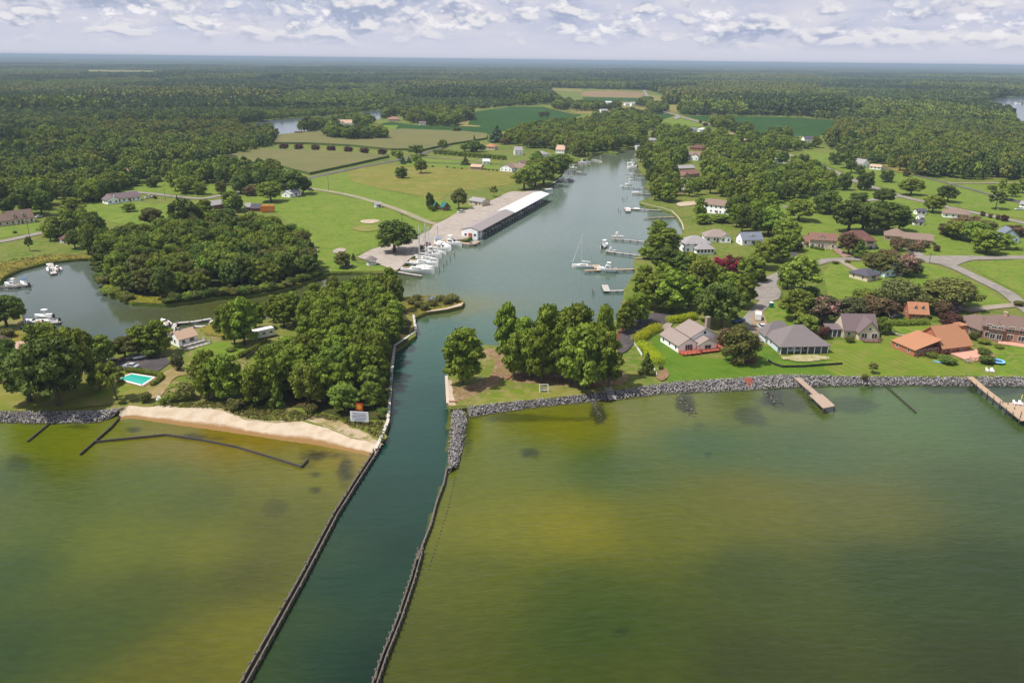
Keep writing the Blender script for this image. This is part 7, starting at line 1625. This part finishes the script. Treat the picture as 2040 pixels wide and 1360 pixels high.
e = thing('garden_swing', 'white framed garden swing facing the bay', 'swing', (*P(1083,781), LZ), .05); e.scale = (1.25,)*3
for s in (-1, 1): obj('frame', MB().bar((s*.95, -.7, 0), (s*.95, 0, 1.9), .09).bar((s*.95, .7, 0), (s*.95, 0, 1.9), .09), white_p, e)
obj('top_beam', MB().bar((-1.05, 0, 1.9), (1.05, 0, 1.9), .11), white_p, e); obj('seat', MB().box(-.7, -.25, .5, .7, .25, .56).box(-.7, .25, .5, .7, .3, 1.05), wood_grey, e)
for s in (-1, 1): obj('chain', MB().bar((s*.66, 0, .55), (s*.66, 0, 1.88), .03), metal, e)
# silt fence, white fences
def fence(label, pts, h, mat, step, name, th=.06, board=True, cat='fence'):
    w_ = [P(*p) for p in pts]; ox, oy = w_[0]; e = thing(name, label, cat, (ox, oy, LZ)); lw = [(a-ox, b-oy) for a, b in w_]; pb = MB()
    for a, b in zip(lw[:-1], lw[1:]): pb.bar((*a, h*.52), (*b, h*.52), th, h*.92)
    obj('panel', pb, mat, e)
    for (p, d) in along(lw, step)[:60]: obj('post', MB().box(p[0]-.06, p[1]-.06, 0, p[0]+.06, p[1]+.06, h*1.08), mat if not board else wood_old, e)
fence('black cloth silt fence curving across the lawn', [(1530,720),(1540,727),(1558,733),(1600,732.5),(1640,729.5),(1678,727)], .9, dark_f, 3, 'silt_fence')
fence('short white picket fence beside the yellow hedge, upper piece', [(1264,687),(1272,699),(1279,710)], 1.0, white_p, 2, 'picket_fence', board=False); fence('short white picket fence beside the dark conifer, lower piece', [(1303,738),(1309,750)], 1.0, white_p, 2, 'picket_fence', board=False)
fence('weathered fence along the path by the parked trailer', [(490,716),(510,704),(528,691)], 1.2, wood_old, 2, 'wooden_fence')
# portable toilet
e = thing('portable_toilet', 'dark green portable toilet with a white roof by the cul de sac', 'toilet', (*P(1536,613), LZ), .2); gr = plain('toilet_green', (.01, .12, .09), .5)
obj('cabin', MB().box(-.6, -.6, 0, .6, .6, 2.1), gr, e); obj('roof', MB().loft([[(-.64,-.64,2.1),(.64,-.64,2.1),(.64,.64,2.1),(-.64,.64,2.1)],[(-.4,-.4,2.4),(.4,-.4,2.4),(.4,.4,2.4),(-.4,.4,2.4)]]), white_p, e); obj('door', MB().box(-.42, -.64, .1, .42, -.59, 1.95), plain('toilet_door', (.02, .2, .15), .5), e)
# channel sign with an orange marker
e = thing('notice_board', 'white notice board with lines of blue lettering facing the channel', 'sign', (*P(717,846), LZ), -.12)
obj('board', MB().box(-2.4, -.06, 1.0, 2.4, .06, 3.7), plain('sign_white', (.72, .73, .76), .5), e)
for s in (-1.7, 1.7): obj('post', MB().box(s-.09, .06, -.2, s+.09, .22, 3.6), wood_grey, e)
ink = plain('sign_ink', (.10, .13, .22), .6)
for i, (z, w_) in enumerate([(3.35,3.9),(2.9,3.4),(2.5,4.0),(2.1,3.6),(1.7,3.9),(1.3,2.6)]):
    r_ = random.Random(i); t_ = MB(); x = -w_/2
    while x < w_/2:
        k = r_.uniform(.16, .5); t_.box(x, -.085, z-.10, min(x+k, w_/2), -.062, z+.10); x += k+.11
    obj('lettering', t_, ink, e)
e = thing('channel_marker', 'square red board with an orange disc behind the notice board', 'marker', (*P(716,828), LZ), -.1)
obj('board', MB().box(-1.05, -.05, 1.5, 1.05, .05, 3.6), plain('marker_red', (.5, .06, .03), .5), e); obj('disc', MB().loft([[(.72*math.cos(a*math.pi/10), -.08, 2.5+.72*math.sin(a*math.pi/10)) for a in range(20)], [(.72*math.cos(a*math.pi/10), -.052, 2.5+.72*math.sin(a*math.pi/10)) for a in range(20)]]), plain('marker_orange', (.72, .33, .03), .5), e); obj('post', MB().box(-.1, .05, -.2, .1, .25, 3.5), wood_old, e)
# poles
def pole(x, y, top, label, name='utility_pole', arm=True, r=.16):
    X_, Y_ = P(x, y); lo, hi = 1., 60.
    for _ in range(25):
        mid = (lo+hi)/2
        if proj(np.array([X_]), np.array([Y_]), np.array([LZ+mid]))[1][0] > top: lo = mid
        else: hi = mid
    e = thing(name, label, 'pole', (X_, Y_, LZ)); obj('shaft', MB().tube([(0,0,-.2),(0,0,lo)], [r, r*.6], 8), wood_old if arm else metal, e)
    if arm: obj('crossarm', MB().bar((-1.1, 0, lo-.6), (1.1, 0, lo-.6), .14), wood_old, e)
    return e
pole(540,435,366,'thin tall metal mast behind the orange box trailer','radio_mast',False,.10); pole(1305,400,352,'utility pole on the point above the inlet'); pole(1640,350,312,'utility pole beside the upper road before the lawn'); pole(1905,430,402,'utility pole by the tan bungalow road'); pole(1700,395,362,'utility pole between the two upper roads'); pole(655,380,352,'utility pole beside the gravel road start'); pole(330,400,368,'utility pole on the left lane'); pole(60,478,440,'utility pole by the left road'); pole(1460,300,278,'utility pole among the upper right houses'); pole(1806,340,322,'utility pole beside the gravel path'); pole(1851,524,503,'street light pole at the road junction'); pole(801,442,424,'utility pole behind the large marina oak'); pole(747,447,433,'thin volleyball net post on the sand patch','net_post',False,.06); pole(727,447,434,'left volleyball net post on the sand patch','net_post',False,.06)
for lb, pts in (('scattered timber and blocks in the pond yard of the big oaks', [(215,716),(228,716),(240,717),(252,715),(262,716)]),):
    for i, (x, y) in enumerate(pts):
        r_ = random.Random(i); mb = MB()
        for q in range(5): 
            a_ = r_.uniform(0, 6); mb.bar((r_.uniform(-.8,.8), r_.uniform(-.5,.5), .1+q*.12), (r_.uniform(-.8,.8)+math.cos(a_), r_.uniform(-.5,.5)+math.sin(a_), .25+q*.12), .25, .14)
        o = obj('debris_pile', mb, [white_p, wood_grey, red_log, conc_m, white_p][i], loc=(*P(x, y), LZ)); tag(o, 'small heap of yard timber along the top of the dark lot', 'debris', 'heaps of timber by the dark lot')
e = thing('fuel_hut', 'small white fuel dock hut behind the marina boats', 'hut', (*P(872,484), LZ), .3); obj('wall', MB().box(-1.6,-1.4,0,1.6,1.4,2.6), white_p, e); obj('roof', MB().loft([[(-2,-1.8,2.6),(2,-1.8,2.6),(2,1.8,2.6),(-2,1.8,2.6)],[(-.5,-.3,3.6),(.5,-.3,3.6),(.5,.3,3.6),(-.5,.3,3.6)]]), roofm('hutblue',(170,178,196)), e); put_window(e,'f',0,-1.41,1.0,1.2,1.1)
